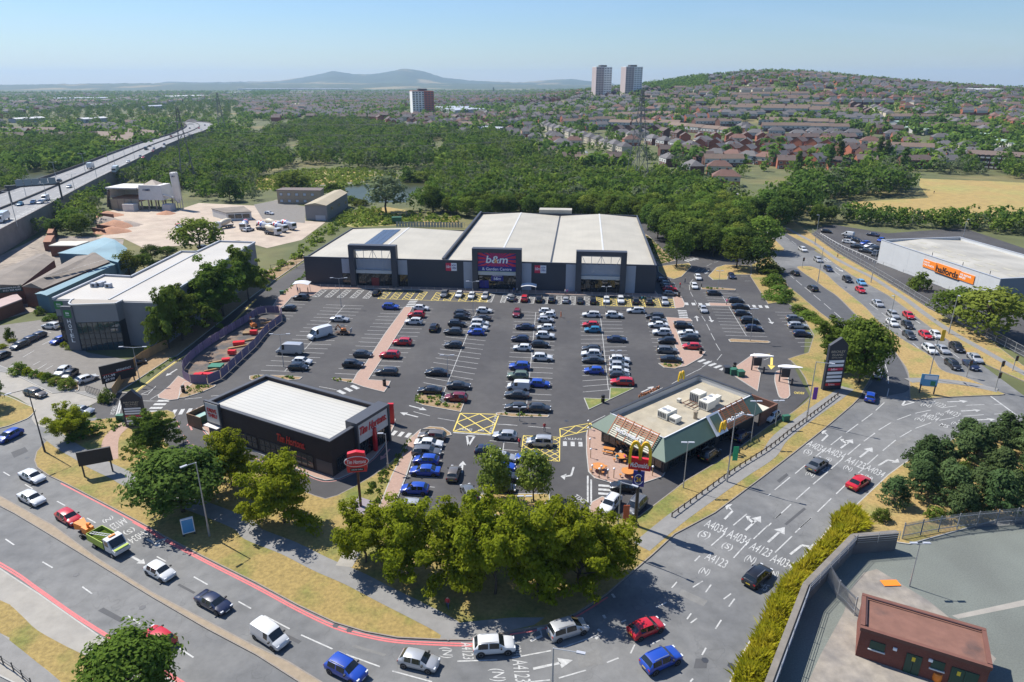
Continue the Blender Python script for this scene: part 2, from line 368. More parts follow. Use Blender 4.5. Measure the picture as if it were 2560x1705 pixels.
# --- terrain: one sheet to the horizon, rolling up to the hill on the right
def build_terrain():
 rs=[0,30,80,150,230,300,380,460,520,580,640,700,780,860,950,1050,1150,1260,1380,1500,1620,1740,1850,1950,2060,2200,2400,2700,3100,3600,4300,5200,6500,8200,10500,14000]
 az=[math.radians(a)for a in list(range(-180,-60,12))+[x*.75-60 for x in range(161)]+list(range(72,180,12))]
 n=len(az);V=[(0,0,-.06)]
 for r in rs[1:]:
  for a in az:
   x,y=r*math.sin(a),r*math.cos(a);V.append((x,y,tz(x,y)-.06))
 Fc=[(0,1+(i+1)%n,1+i)for i in range(n)]
 for k in range(len(rs)-2):
  o=1+k*n
  Fc+=[(o+i,o+(i+1)%n,o+n+(i+1)%n,o+n+i)for i in range(n)]
 mb=MB();mb.add(V,Fc);o=structure(mb.build('ground',M_TERR,None,180,fix=True))
 if o.data.polygons[0].normal.z<0:o.data.flip_normals()
build_terrain()
# --- asphalt sheets
ROAD=sheet('road',path('C1 -400 -60 0 300 430 625 920 520 1500 700 2300 1050 / C2 700 1500 / D2 2000 800 / C3 900 1500 1700 1300 2355 800 / C4 400 400 700 150 / B4 700 1150 200 800 0 560 / A3 1960 1400 1850 1265 1872 1238 2010 1326 2200 1421 / B4 0 258 600 650 1250 1040 1900 1540 2800 2200 / C4 3300 900 / D4 3300 2500 / D3 900 3400 / D1 1000 3600 -2600 2400 -2600 200'),M_ROAD,0)
sheet('car_park',path('C1 1060 300 / B1 1250 1530 2355 650 / B2 460 560 470 760 1000 720 1890 700 / B3 1300 760 1330 700 1180 330 1180 200 1330 200 1500 420 2000 420 2300 590 2355 800 / B4 350 1150 330 1500 / C4 200 -10 380 330 200 500 -20 640 / C3 2000 900 1180 1450 700 1550 / C2 2355 1545 1300 1500 1000 1280 600 1400 -200 1150 / C1 1800 960 1450 830 1460 600 900 560 840 420 920 370'),M_PARK,.004)
sheet('concrete_road',path('C1 -300 -30 100 110 480 230 920 372 845 410 560 565 430 626 330 600 290 540 310 440 160 350 60 310 -300 200'),M_CONC,.008)
sheet('hotel_forecourt',path('B1 -200 960 540 860 800 1180 1230 1260 1500 1110 1060 1470 1030 1545 / C1 930 370 480 232 100 112 -200 40'),M_HOTEL,.006)
sheet('dark_resurfaced_lane',smooth(path('C4 800 400 1100 330 1290 280 1285 150 1215 0 / B4 1130 1430 900 1230 640 970 430 800 300 720 190 700 100 760 180 860 300 950 500 1130 700 1280 900 1450 / C4 900 0 960 200')),M_SLIP,.006)
sheet('dark_resurfaced_strip',path('A3 1900 1275 2000 1340 2200 1450 / B4 0 300 240 480 380 540 450 530 200 400 0 266 / A3 2200 1432 2010 1336'),M_SLIP,.006)
# --- big verges
V1=path('C1 545 640 480 700 400 775 335 850 315 930 340 995 440 1065 620 1150 840 1265 1100 1400 1370 1545 / D1 1490 200 1900 415 2355 640 / D2 380 845 720 1005 1000 1090 1300 1145 1700 1165 2020 1168 / D3 -20 1090 340 1030 580 930 870 745 1110 540 1300 375 1500 190 / C3 1870 1410 2355 1045 / C4 250 850 530 628 780 415 860 330 880 280 960 150 960 -20 / B4 920 1440 760 1290 560 1170 480 1110 300 960 190 870 130 790 100 730')
V1+=path('B3 2355 520 2200 600 2190 700 2355 960 / B4 150 1010 230 1060 330 1170 420 1320 370 1480 250 1515 180 1540 / C4 210 10 290 90 340 170 390 300 395 340 340 395 200 500 0 610 / C3 2000 875 1600 1110 1400 1265 1170 1440 1050 1475 880 1440 / C3 830 1450 700 1530 400 1600 / D2 2355 200 2000 150 1500 170 1330 120 / C2 1230 1440 1290 1300 1385 1060 1440 890 1478 720 1440 695 1420 700 1390 750 1330 850 1250 935 1080 1065 900 1170 750 1248 640 1280 540 1250 250 1135 0 990 / C1 2210 925 2000 905 1800 912 1660 885 1590 835 1525 760 1510 680 1530 620 1620 520 1600 485 1540 463 1330 490 1180 515 920 550 700 590')
raised('grass_verge',V1,M_GREEN,.12,M_KDRK)
raised('central_reservation',smooth(path('B4 265 695 310 685 410 690 520 745 640 855 780 965 900 1065 1010 1185 1150 1295 1280 1385 1500 1515 / C4 1600 95 1820 165 2100 285 2168 322 1900 335 1600 350 1345 372 1302 335 1298 200 1275 90 1215 0 / B4 1130 1425 1050 1335 900 1225 780 1105 640 965 520 885 420 810 330 750'),4,True),M_DRY,.12,M_KDRK)
raised('traffic_island',path('B4 -400 100 0 400 80 455 150 525 140 545 60 545 -200 480 -500 250'),M_DRY,.12,M_KDRK)
raised('sandy_median',path('C1 -700 850 -300 1090 0 1252 250 1390 500 1530 / D1 900 410 1400 722 1900 982 2355 1222 / D2 300 1360 600 1545 1000 1800 1300 2100 800 1900 380 1545 0 1303 / D1 1900 1062 1400 772 860 442 450 192 130 0 / C1 0 1350 -300 1180 -700 950'),M_MEDIAN,.13,M_KDRK)
raised('east_verge',path('A3 1870 1240 2010 1330 2200 1425 / B4 0 262 200 402 430 522 600 652 760 762 920 852 1100 952 1250 1062 1400 1182 1560 1302 1750 1432 1900 1545 / C4 2355 200 3000 500 3000 300 2355 60 / B4 1990 1330 1480 1075 980 755 630 555 400 385 200 250 / A3 2300 1370 2000 1250 1890 1195'),M_DRY,.12,M_KDRK)
raised('roadside_strip',path('D3 2000 1545 2110 1290 2235 1090 2355 880 / D4 200 520 460 250 / C4 570 1530 730 1410 930 1220 1100 1060 1250 950 1400 870 1600 790 1750 700 2000 655 2355 620 3000 600 3000 1500 2200 1450 1300 1700 / D4 780 210 350 650 130 1220 0 1500 -200 2100 -500 2100'),M_DRY,.12,M_KERB)
raised('south_pavement',path('D1 -2000 -420 -600 90 0 500 180 620 360 735 700 975 1100 1250 1650 1570 2000 1800 1200 2200 200 1600 -2000 500'),M_CONC,.12,M_KERB)
sheet('south_grass',smooth(path('D1 -900 400 0 800 100 850 220 960 350 1080 620 1230 890 1370 1500 1800 1100 2100 560 1550 260 1310 90 1170 0 1100 -900 700'),3,True),M_GREEN,.128)
sheet('south_footpath',path('D1 -900 700 0 1100 260 1305 560 1550 900 1900 600 1900 270 1545 0 1330 -900 900'),M_PATH,.132)
raised('entrance_island',smooth(path('C1 -300 320 0 325 100 345 220 400 310 440 325 470 280 525 200 565 0 630 -300 650'),3,True),M_GREEN,.12,M_KERB)
raised('hotel_shrub_bed',smooth(path('B1 120 1330 230 1310 420 1400 600 1440 720 1480 715 1540 600 1500 400 1440 200 1370'),3,True),M_BED,.14)
raised('hotel_pavement',path('B1 -300 1330 100 1370 300 1470 480 1560 / C1 700 290 700 270 480 195 250 110 100 90 -300 -60'),M_PATH,.1)
raised('entrance_pavement',path('C1 780 295 930 345 1040 360 1060 300 1040 250 930 370 700 300'),M_PATH,.1)
# grass and planting either side of the access road
raised('fence_side_verge',path('B1 1100 1545 1580 1230 1630 1215 2355 640 / B2 460 540 440 500 100 650 / B1 2300 560 1500 1100 1060 1470 1040 1500 / C1 1080 300 1220 315 / B1 1250 1560'),M_BED,.12)
for s in('C1 1215 315 1600 25 / B1 2000 1030 2355 690',):
 a=path(s);mb=MB();mb.strip(smooth(a),.25,.016);mb.strip(smooth([p+Vector((.35,-.3,0))for p in a]),.1,.016);mb.build('yellow_line',M_YEL,ROAD)
# --- paving in the retail park
def pv(name,spec,m=M_PINK,h=.11,sm=0,kerb=M_KERB):return raised(name,path(spec),m,h,kerb,sm=sm)
pv('shopfront_pavement','B2 465 760 1200 760 1890 780 / B3 80 820 1310 830 1340 868 1560 890 1592 960 1580 990 1500 1000 1478 895 0 862 / B2 2300 858 1520 830 1050 818 600 826 535 880 480 888 330 895 215 1022 130 1018 200 900 340 780')
pv('walkway','B2 1365 987 1440 987 1360 1150 1150 1480 / C2 1035 182 1240 197 1225 235 1180 300 990 252 880 212 930 120 / B2 985 1540 1185 1230')
pv('walkway','B3 1415 1080 1640 1095 1662 1120 1485 1117 1580 1382 1782 1397 1745 1450 1600 1532 1530 1545 1575 1500 1520 1420 1470 1240')
pv('crossing_island','B3 1810 947 2020 955 2010 980 1820 975')
pv('restaurant_apron','C1 1820 450 1860 425 1920 402 2045 397 2100 440 / C2 300 220 900 420 1170 490 1250 515 1285 550 1275 600 1230 700 1170 800 1080 905 980 985 880 1045 760 1098 640 1112 540 1085 400 1020 / C1 2200 790 1920 700 1840 600 1808 520')
pv('patio','C3 690 650 760 625 800 640 1340 950 1420 1020 1390 1075 1200 1140 1050 1150 900 1132 760 1092 700 1030 682 850 680 700')
pv('drive_through_pavement','C3 1985 110 2190 -32 2230 -62 2290 28 2262 88 2290 120 2262 290 2120 200')
pv('kiosk_island','C4 60 150 75 105 150 95 185 110 190 190 205 330 150 362 100 340 80 280 60 200',sm=2)
pv('pavement_tip','C3 712 1350 730 1310 830 1257 850 1265 900 1330 870 1420 760 1460 710 1400')
pv('parking_footpath','C2 1500 650 1520 640 1500 690 1445 890 1390 1062 1300 1290 1230 1400 1150 1540 1070 1500 1250 1060 1420 720',h=.13)
# planting islands
BEDZ=[.105]
def bed(spec,m=M_BED,sm=0):
 BEDZ[0]+=.002;return raised('planting_island',path(spec),m,BEDZ[0],M_KERB,sm=sm)
bed('C2 1485 320 1460 360 1475 395 1540 420 1885 482 1915 405 1700 392 1688 330');bed('C3 660 352 895 362 900 258 1125 262 705 460',M_LAWN)
bed('C2 2205 492 2240 485 / C3 0 492 345 510 330 530 0 527 / C2 2215 510');bed('C2 690 177 760 172 905 180 880 217');bed('C2 -60 150 0 140 250 145 430 160 400 182 0 208 -60 180')
bed('B3 1345 1505 1450 1500 1565 1510 1560 1530 1500 1555 1400 1545');bed('B3 1200 300 1260 335 1380 450 1470 530 1505 560 1345 600 1325 560')
bed('B3 1340 612 1630 582 1655 612 1560 708 1490 730 1400 702 1345 660',M_DRY);bed('B3 1805 700 1880 622 1960 598 2200 604 2205 690 1990 690 1980 735 1850 738',M_DRY)
bed('B3 1740 805 1900 808 2060 822 2050 834 1745 826');bed('B3 1990 1287 2020 1280 2355 1300 2380 1312 2355 1320 2010 1310');bed('C2 1530 640 1600 615 1720 625 1790 670 1800 695 1750 705 1640 640')
bed('C2 2045 1240 2355 1235 / C3 345 1232 350 1290 280 1365 150 1432 0 1462 / C2 2200 1432 2110 1350',M_DRY)
bed('C1 1660 250 1700 200 1990 235 1975 250 1860 300 1700 350 1640 355',M_BED);bed('C1 1450 330 1560 240 1640 150 1680 170 1780 215 1660 320 1640 365 1560 375 1460 355',M_PINK)
# footpaths laid in the verges
FPZ=[.134]
def fp(name,spec,wd,m=M_PATH,z=.0):
 if z<.05 and z!=.014:FPZ[0]+=.0013;z=FPZ[0]
 mb=MB();mb.strip(smooth(path(spec)),wd,z);return structure(mb.build(name,m))
fp('footpath','D3 1190 310 / C3 1500 1470 1800 1255 2100 1045 2355 875 / C4 120 715 400 500 620 345 730 260',2.4)
fp('footpath','C1 470 690 620 800 760 880 900 965 1100 1060 1300 1160 / D1 2150 60 2330 190 / D2 300 320 600 470 900 600 1200 755 1500 905 1720 1020 1850 1110',2.6)
fp('link_path','C1 1190 580 1100 640 1020 740 1010 930',2.4,M_PINK);fp('stepped_path','D2 960 200 900 330 810 490',2.1,M_CONC)
fp('footpath','A3 2020 1230 / B4 0 225 200 350 420 470 600 600 760 690 960 790 1100 880 1280 1000 1450 1130 1700 1300 2000 1470 2400 1700',1.7)
fp('island_path','C4 1290 195 1370 190 1600 200 1830 225 2110 285',2.2,M_PATH)
sheet('corner_pavement',path('D2 1600 940 1850 1010 2355 960 / D3 300 960 200 1030 -20 1080 / D2 2020 1160 1690 1160 1730 1050'),M_PATH,.13)
sheet('gravel_square',path('C2 835 1365 945 1262 1100 1315 990 1428'),mat('slate_chips',(.23,.2,.22),.9,noise=.3,scale=8),.14)
for i,(t,q)in enumerate((('D3',(1690,1330,1800,1330,1790,1420,1670,1420)),('D3',(1560,690,1800,800,1760,850,1530,740)),('D1',(950,860,1150,970,1110,1000,900,890)),('D2',(250,1090,420,1170,390,1195,220,1110)),('C4',(1150,760,1330,690,1350,720,1180,790)),('C4',(80,1110,170,1040,190,1060,105,1130)),('D1',(1650,640,1800,720,1780,735,1630,655)),('D3',(600,1300,800,1240,840,1380,620,1420)),('B4',(560,1000,620,1050,590,1070,530,1020)),('C1',(100,850,230,800,260,840,130,900)),('D2',(900,1200,1200,1290,1180,1310,880,1220)),('D4',(150,90,330,-60,350,-45,170,105)))):
 sheet('asphalt_patch',[g(t,q[k],q[k+1])for k in range(0,8,2)],[M_SLIP,mat('pale_worn_asphalt',(.165,.163,.155),.9,noise=.2,scale=1.2)][i%3==1],.0075,ROAD)
mb=MB()
for t,x,y in(('D3',1775,1345),('D3',2015,1395),('D2',735,1025),('D2',862,1068),('C4',1315,887),('C4',905,1212),('D1',700,560),('D1',1310,860),('C2',1180,470),('B3',520,1120),('B2',1720,940),('C3',500,560),('C1',250,900),('B4',900,1260),('D2',540,685)):
 p=g(t,x,y);mb.add([(p.x+.38*math.cos(k*1.0472),p.y+.38*math.sin(k*1.0472),.0195)for k in range(6)],[tuple(range(6))])
mb.build('drain_cover',DARK,ROAD)
# --- lane markings
def lines(name,segs,wd,m=M_MARK,parent=ROAD,z=.014):
 mb=MB()
 for t,s in segs:
  v=[float(q)for q in s.replace(',',' ').split()]
  for i in range(0,len(v),4):mb.strip([g(t,v[i],v[i+1]),g(t,v[i+2],v[i+3])],wd,z)
 return mb.build(name,m,parent)
lines('lane_dashes',[('C4','990,465,1070,392 1095,335,1112,262 1108,218,1106,148 1100,112,1078,40 862,565,960,493 722,668,830,588 578,782,680,702 442,885,510,830 250,1045,345,965 62,1195,202,1080 0,1250,22,1232 1188,550,1315,503 1018,645,1130,577 882,748,985,672 733,872,850,773 582,1000,690,905 415,1143,552,1028 258,1283,385,1170 72,1458,212,1327 0,1530,30,1500 1355,490,1500,460 1355,630,1500,577 1213,710,1320,648 1055,835,1175,737 912,962,1012,872 830,1040,885,995 627,1232,735,1128 455,1398,583,1273 295,1545,400,1448 1600,440,1735,423 1820,417,1990,410 2080,408,2140,408 1790,518,1985,503 2080,498,2240,493 1575,555,1715,530 1925,607,2115,592 1680,645,1820,628'),('B4','190,757,240,797 258,812,312,858 338,877,395,925 418,945,485,1000 515,1025,582,1083 610,1105,680,1167 720,1200,800,1265 940,1380,995,1445 1018,1480,1055,1545 145,405,195,440 215,450,260,483 310,500,370,545 935,1025,1012,1085 1045,1110,1100,1155 600,720,660,765 1180,1230,1240,1285 1330,1390,1390,1440 1560,1490,1620,1530 1680,1470,1760,1530'),('D3','1832,292,1960,180 2038,405,2165,265 1470,680,1517,625 1322,860,1420,815 1275,1203,1360,1160 1090,1283,1130,1203 873,1367,980,1325 1610,968,1648,915 1643,1003,1702,960 1780,722,1832,650 1948,783,2015,733 1995,853,2048,780 1872,1058,1925,975 1748,1298,1785,1232 1640,1545,1665,1515 1663,675,1755,617 1680,435,1730,385 2035,105,2160,0 2222,230,2355,105 470,1228,790,1115 0,1325,360,1257 430,1510,680,1438 170,1545,350,1527 1005,995,1050,975'),('D4','65,355,220,205 250,172,400,35 70,40,120,-5'),('D2','75,935,310,1058 415,1113,705,1243 828,1292,1140,1405 1255,1445,1620,1545 1853,1355,2220,1343'),('D1','1443,392,1525,437 1783,578,1910,650 2193,805,2310,870 800,37,880,82 50,230,130,285 390,440,485,495 758,670,848,735 1178,938,1288,1010 1650,1235,1780,1320'),('C1','525,1300,600,1340 30,1030,90,1065 230,1145,300,1185')],.16)
lines('stop_lines',[('C4','2050,335,2300,518 1235,415,1265,370 1235,420,1345,388 1265,370,1320,385'),('D3','920,735,945,770 790,1060,830,1090 770,1150,800,1115 840,930,860,960'),('B4','1400 1210 1340 1170')],.3)
lines('give_way_dashes',[('C1','1065,525,1110,365 1085,525,1128,365'),('C2','1815,668,2160,690'),('C3','697,1065,697,1310 728,1100,728,1310')],.25,z=.013)
lines('park_dashes',[('B3','1640,845,1665,890 1680,920,1700,960 1745,1065,1778,1115 1790,1140,1820,1200 1830,1225,1865,1290 1875,1320,1915,1385 1930,1420,1885,1475 1790,610,1835,585 1740,660,1775,630 1680,665,1725,630 1635,765,1665,730 1630,780,1635,830 1860,575,1920,555 1990,548,2100,548 1745,1540,1840,1480'),('C3','1745,75,1700,100 1596,150,1700,97 1470,220,1545,178 1275,308,1385,255 920,480,1100,395 730,575,857,512 -80,590,50,603 150,610,355,627'),('C2','1450,475,1600,515 1672,535,1830,562 580,245,640,255 640,255,740,275 2220,590,2355,600'),('C1','1700,360,1858,345 1940,332,2103,317 2183,305,2340,290 1300,315,1410,265 1365,310,1435,240 1300,315,1365,320 1380,365,1500,290 1280,375,1520,380'),('C4','-40,0,10,-20'),('B1','30,1190,105,1215 115,1140,190,1170 350,970,470,1000 210,1225,315,1165 300,1300,370,1262 340,1340,430,1285 420,1340,490,1300 60,1340,130,1290 390,1110,470,1070'),('B4','2110,700,2140,745')],.12,z=.013)
mb=MB()
for s in('D1 -900 0 0 475 360 712 700 952 1130 1222 1640 1545 1900 1700','D1 -900 -25 0 448 360 688 700 928 1150 1210 1660 1530 1900 1680','C1 560 1135 840 1280 1100 1415 1370 1560 / D1 1490 215 1900 430 2355 660 / D2 380 865 720 1025 1000 1108 1300 1163 1700 1185 2000 1195','C1 1220 1492 1370 1575 / D1 1490 232 1900 450 2355 682 / D2 380 888 720 1050 1000 1130 1300 1183 1700 1207 1990 1215','D3 -20 1110 340 1045 580 950 880 765'):
 mb.strip(smooth(path(s)),.2,.015)
mb.build('red_route_line',M_RED,ROAD)
M_PINKP=mat('pink_kerb_paint',(.42,.2,.18),.8,noise=.2,scale=2)
mb=MB()
for s in('C1 1825 910 1665 893 1583 840 1518 765 1500 680 1520 625','C2 540 1262 640 1292 755 1258 905 1180 1085 1075 1255 945 1340 855 1400 755','C1 1915 705 1832 605 1800 520','C2 -20 900 250 1010 400 1035 540 1095 640 1120 760 1105 880 1052 980 992 1085 912 1180 805 1240 705'):
 mb.strip(smooth(path(s)),.14,.017)
for a in('1628,560,1635,580 1640,600,1650,620 1658,645,1672,668 1688,690,1705,712 1722,740,1740,765 1768,775,1790,790 1820,800,1860,820',):
 v=[float(q)for q in a.replace(',',' ').split()]
 for i in range(0,len(v),4):mb.strip([g('C1',v[i],v[i+1]),g('C1',v[i+2],v[i+3])],.16,.017)
mb.build('pink_kerb_line',M_PINKP,ROAD)
# --- bay lines
def bays(tl,tr,bl,br,bay=2.55,ctr=True,n=None):
 tl,tr,bl,br=(g(*q)for q in(tl,tr,bl,br));n=n or max(1,round((bl-tl).length/bay));mb=MB()
 for i in range(n+1):mb.strip([tl.lerp(bl,i/n),tr.lerp(br,i/n)],.12,.013)
 if ctr:mb.strip([tl.lerp(tr,.5),bl.lerp(br,.5)],.12,.0145)
 mb.build('bay_lines',M_MARK,ROAD)
bays(('B2',320,930),('B2',478,937),('B2',165,1090),('B2',310,1095),ctr=False);bays(('B2',645,963),('B2',990,975),('C2',48,95),('C2',480,112))
bays(('B2',1185,985),('B2',1360,990),('C2',725,123),('C2',930,133),ctr=False);bays(('B2',1460,1000),('B2',1630,1003),('C2',1065,142),('C2',1275,152),ctr=False)
bays(('B2',1870,1003),('B2',2200,1022),('C2',1490,312),('C2',1925,400));bays(('B3',30,1025),('B3',410,1042),('C3',-95,470),('C3',352,492))
bays(('B3',625,1050),('B3',1000,1062),('C3',652,295),('C3',1118,255));bays(('B3',1225,1085),('B3',1425,1095),('B3',1335,1460),('B3',1540,1468),ctr=False)
bays(('B3',1490,1122),('B3',1662,1130),('B3',1570,1345),('B3',1762,1352),ctr=False);bays(('B3',1760,852),('B3',2085,867),('B3',1965,1245),('B3',2350,1258))
bays(('B4',65,1105),('B4',235,1108),('B4',300,1420),('B4',420,1420),ctr=False);bays(('C2',1500,705),('C2',1765,715),('C2',1285,1420),('C2',1570,1450),ctr=False)
bays(('C2',2150,742),('C3',60,765),('C2',2060,1225),('C3',30,1232));bays(('B3',2105,700),('B3',2170,700),('B3',2140,745),('B3',2200,745),ctr=False,n=1)
# --- hatched boxes
def hatch(q,step,m,wd=.12,border=True,z=.0135):
 q=[g(*p)if isinstance(p,tuple)else p for p in q];mb=MB();a,b,c,d=q
 P=lambda u,v:a.lerp(b,u).lerp(d.lerp(c,u),v)
 if border:
  for i in range(4):mb.strip([q[i],q[(i+1)%4]],wd,z)
 L=(b-a).length;W=(d-a).length;n=max(1,round(L/step));k=W/(L/n)/n
 i=-n
 for i in range(-int(n*(1+k)),n+1):
  for sgn in(1,-1):
   v0,v1=0.0,1.0;u0=i/n;u1=i/n+k
   if u1<=0 or u0>=1:continue
   if u0<0:v0=-u0/k;u0=0
   if u1>1:v1=(1-i/n)/k;u1=1
   if v1-v0<.02:continue
   p,r=(P(u0,v0),P(u1,v1))if sgn>0 else(P(1-u0,v0),P(1-u1,v1));mb.strip([p,r],wd,z+(.0012 if sgn<0 else .0006))
 return mb.build('hatched_box',m,ROAD)
hatch([('C2',1880,490),('C2',2235,500),('C2',2170,680),('C2',1815,655)],3.2,M_YEL,.2)
hatch([('C3',105,695),('C3',440,712),('C3',437,932),('C3',80,905)],1.5,M_YEL,.13)
hatch([('C3',440,632),('C3',725,580),('C3',740,640),('C3',445,710)],3.5,M_YEL,.15)
SF=Fr(g('B2',465,772),g('B3',1312,864))
def sfx(t,x,y):return SF.at(t,x,y)
dTop,dBot=SF.at('B2',1000,830)[1],SF.at('B2',1000,905)[1]
def hb(x0,x1,m,step=1.7):hatch([SF.world(x0,dTop),SF.world(x1,dTop),SF.world(x1,dBot),SF.world(x0,dBot)],step,m,.14)
for cx in(575,690,805,925,1045):x=sfx('B2',cx,868)[0];hb(x-.8,x+.8,M_MARK)
for cx in(1190,1300,1415,1530,1680,1790,1930,2050,2120):x=sfx('B2',cx,868)[0];hb(x-.95,x+.95,M_YEL)
for cx in(2165,2285):x=sfx('B2',cx,895)[0];hb(x-.6,x+.6,M_MARK)
for cx in(50,180,305,432,558,688):x=sfx('B3',cx,920)[0];hb(x-.7,x+.7,M_MARK)
for cx in(805,935,1065,1190,1330,1465):x=sfx('B3',cx,940)[0];hb(x-.8,x+.8,M_YEL)
mb=MB()
for a,b,m in((('B2',1160,900),('B2',2150,930),0),(('B3',790,965),('B3',1490,985),0)):
 x0,x1=sfx(*a)[0],sfx(*b)[0];mb.strip([SF.world(x0,dBot),SF.world(x1,dBot)],.15,.018)
mb.build('yellow_line',M_YEL,ROAD)
# --- zebra blocks and arrows
def zebra(t,x0,y0,x1,y1,n,ln=2.2,fill=.52):
 a,b=g(t,x0,y0),g(t,x1,y1);d=(b-a)/max(1,n-1);u=d.normalized();wv=Vector((-u.y,u.x,0))*ln/2;hv=u*d.length*fill/2;mb=MB()
 for i in range(n):
  c=a+d*i;c.z=.0145;mb.quad(c-hv-wv,c+hv-wv,c+hv+wv,c-hv+wv)
 mb.build('crossing_blocks',M_MARK,ROAD)
for zb in(('C1',1600,482,1812,465,4),('C1',1400,475,1505,375,4),('B2',1455,918,1415,978,5),('C2',910,250,785,295,3),('C2',1270,672,1400,692,3,1.6),('B3',1605,955,1800,962,4),('B3',2170,975,2345,983,4),('B3',1565,1018,1580,1080,5),('B3',1745,1478,1945,1552,5),('B3',1605,560,1690,540,4),('C3',487,770,630,775,3,1.5),('C3',865,1158,865,1232,3)):zebra(*zb)
def arrow(t,x0,y0,x1,y1,kind='S',m=M_MARK,wd=.3):
 a,b=g(t,x0,y0),g(t,x1,y1);L=(b-a).length;u=(b-a).normalized();s=Vector((-u.y,u.x,0));mb=MB();z=Vector((0,0,.016))
 P=lambda f,k:a+u*f*L+s*k+z
 hw=min(.75,L*.16);k0=wd/2
 def head(f0,f1,c=0):mb.add([P(f0,c-hw),P(f1,c),P(f0,c+hw)],[(0,1,2)])
 if kind=='S':mb.quad(P(0,-k0),P(.68,-k0),P(.68,k0),P(0,k0));head(.66,1)
 elif kind=='SL':mb.quad(P(0,-k0),P(.7,-k0),P(.7,k0),P(0,k0));head(.68,1);mb.quad(P(.45,0),P(.56,0),P(.66,.9),P(.55,.9));mb.add([P(.5,.8),P(.78,.95),P(.68,1.5)],[(0,1,2)])
 else:
  sg=1 if kind=='L' else-1
  mb.quad(P(0,-k0),P(.62,-k0),P(.62,k0),P(0,k0));mb.quad(P(.6,-k0),P(.66,k0),P(.8,sg*.8),P(.68,sg*.8));mb.add([P(.55,sg*.75),P(1,sg*.75),P(.78,sg*1.5)],[(0,1,2)])
 o=mb.build('lane_arrow',m,ROAD)
 for p in o.data.polygons:
  if p.normal.z<0:p.flip()
for ar in(('C4',495,745,585,660,'L'),('C4',668,812,780,730,'SL'),('C4',845,895,960,805),('C4',1015,972,1150,890,'R'),('C4',1650,385,1838,378),('C4',1777,470,1960,460),('C4',1908,553,2092,545),('C3',1955,1465,2075,1345,'L'),('D3',2148,150,2290,20,'SL'),('D4',0,260,155,120),('D4',205,372,372,240,'R'),('D1',1200,385,1335,460),('D1',1350,230,1480,300,'SL'),('D3',170,1170,340,1090,'L'),('D3',195,1425,560,1345),('B3',1707,1115,1695,1065),('B3',1815,1070,1840,1125),('B3',1810,645,1775,680),('C2',1410,420,1570,462),('C2',1490,525,1325,483),('C2',1890,1040,1905,930),('C3',1190,297,1305,243),('C3',568,985,530,1110,'R'),('C3',585,1300,430,1390),('B1',1630,1335,1525,1400),('B4',5,1160,40,1215),('C1',1765,645,1735,575,'S',M_PINKP),('C2',1230,820,1145,920,'S',M_PINKP),('B4',620,690,690,735)):arrow(*ar)
mb=MB();a,b,c=g('C2',1940,698,.016),g('C2',2010,700,.016),g('C2',1955,788,.016)
for p,q in((a,b),(b,c),(c,a)):mb.strip([p,q],.35,.016)
mb.build('give_way_triangle',M_MARK,ROAD)
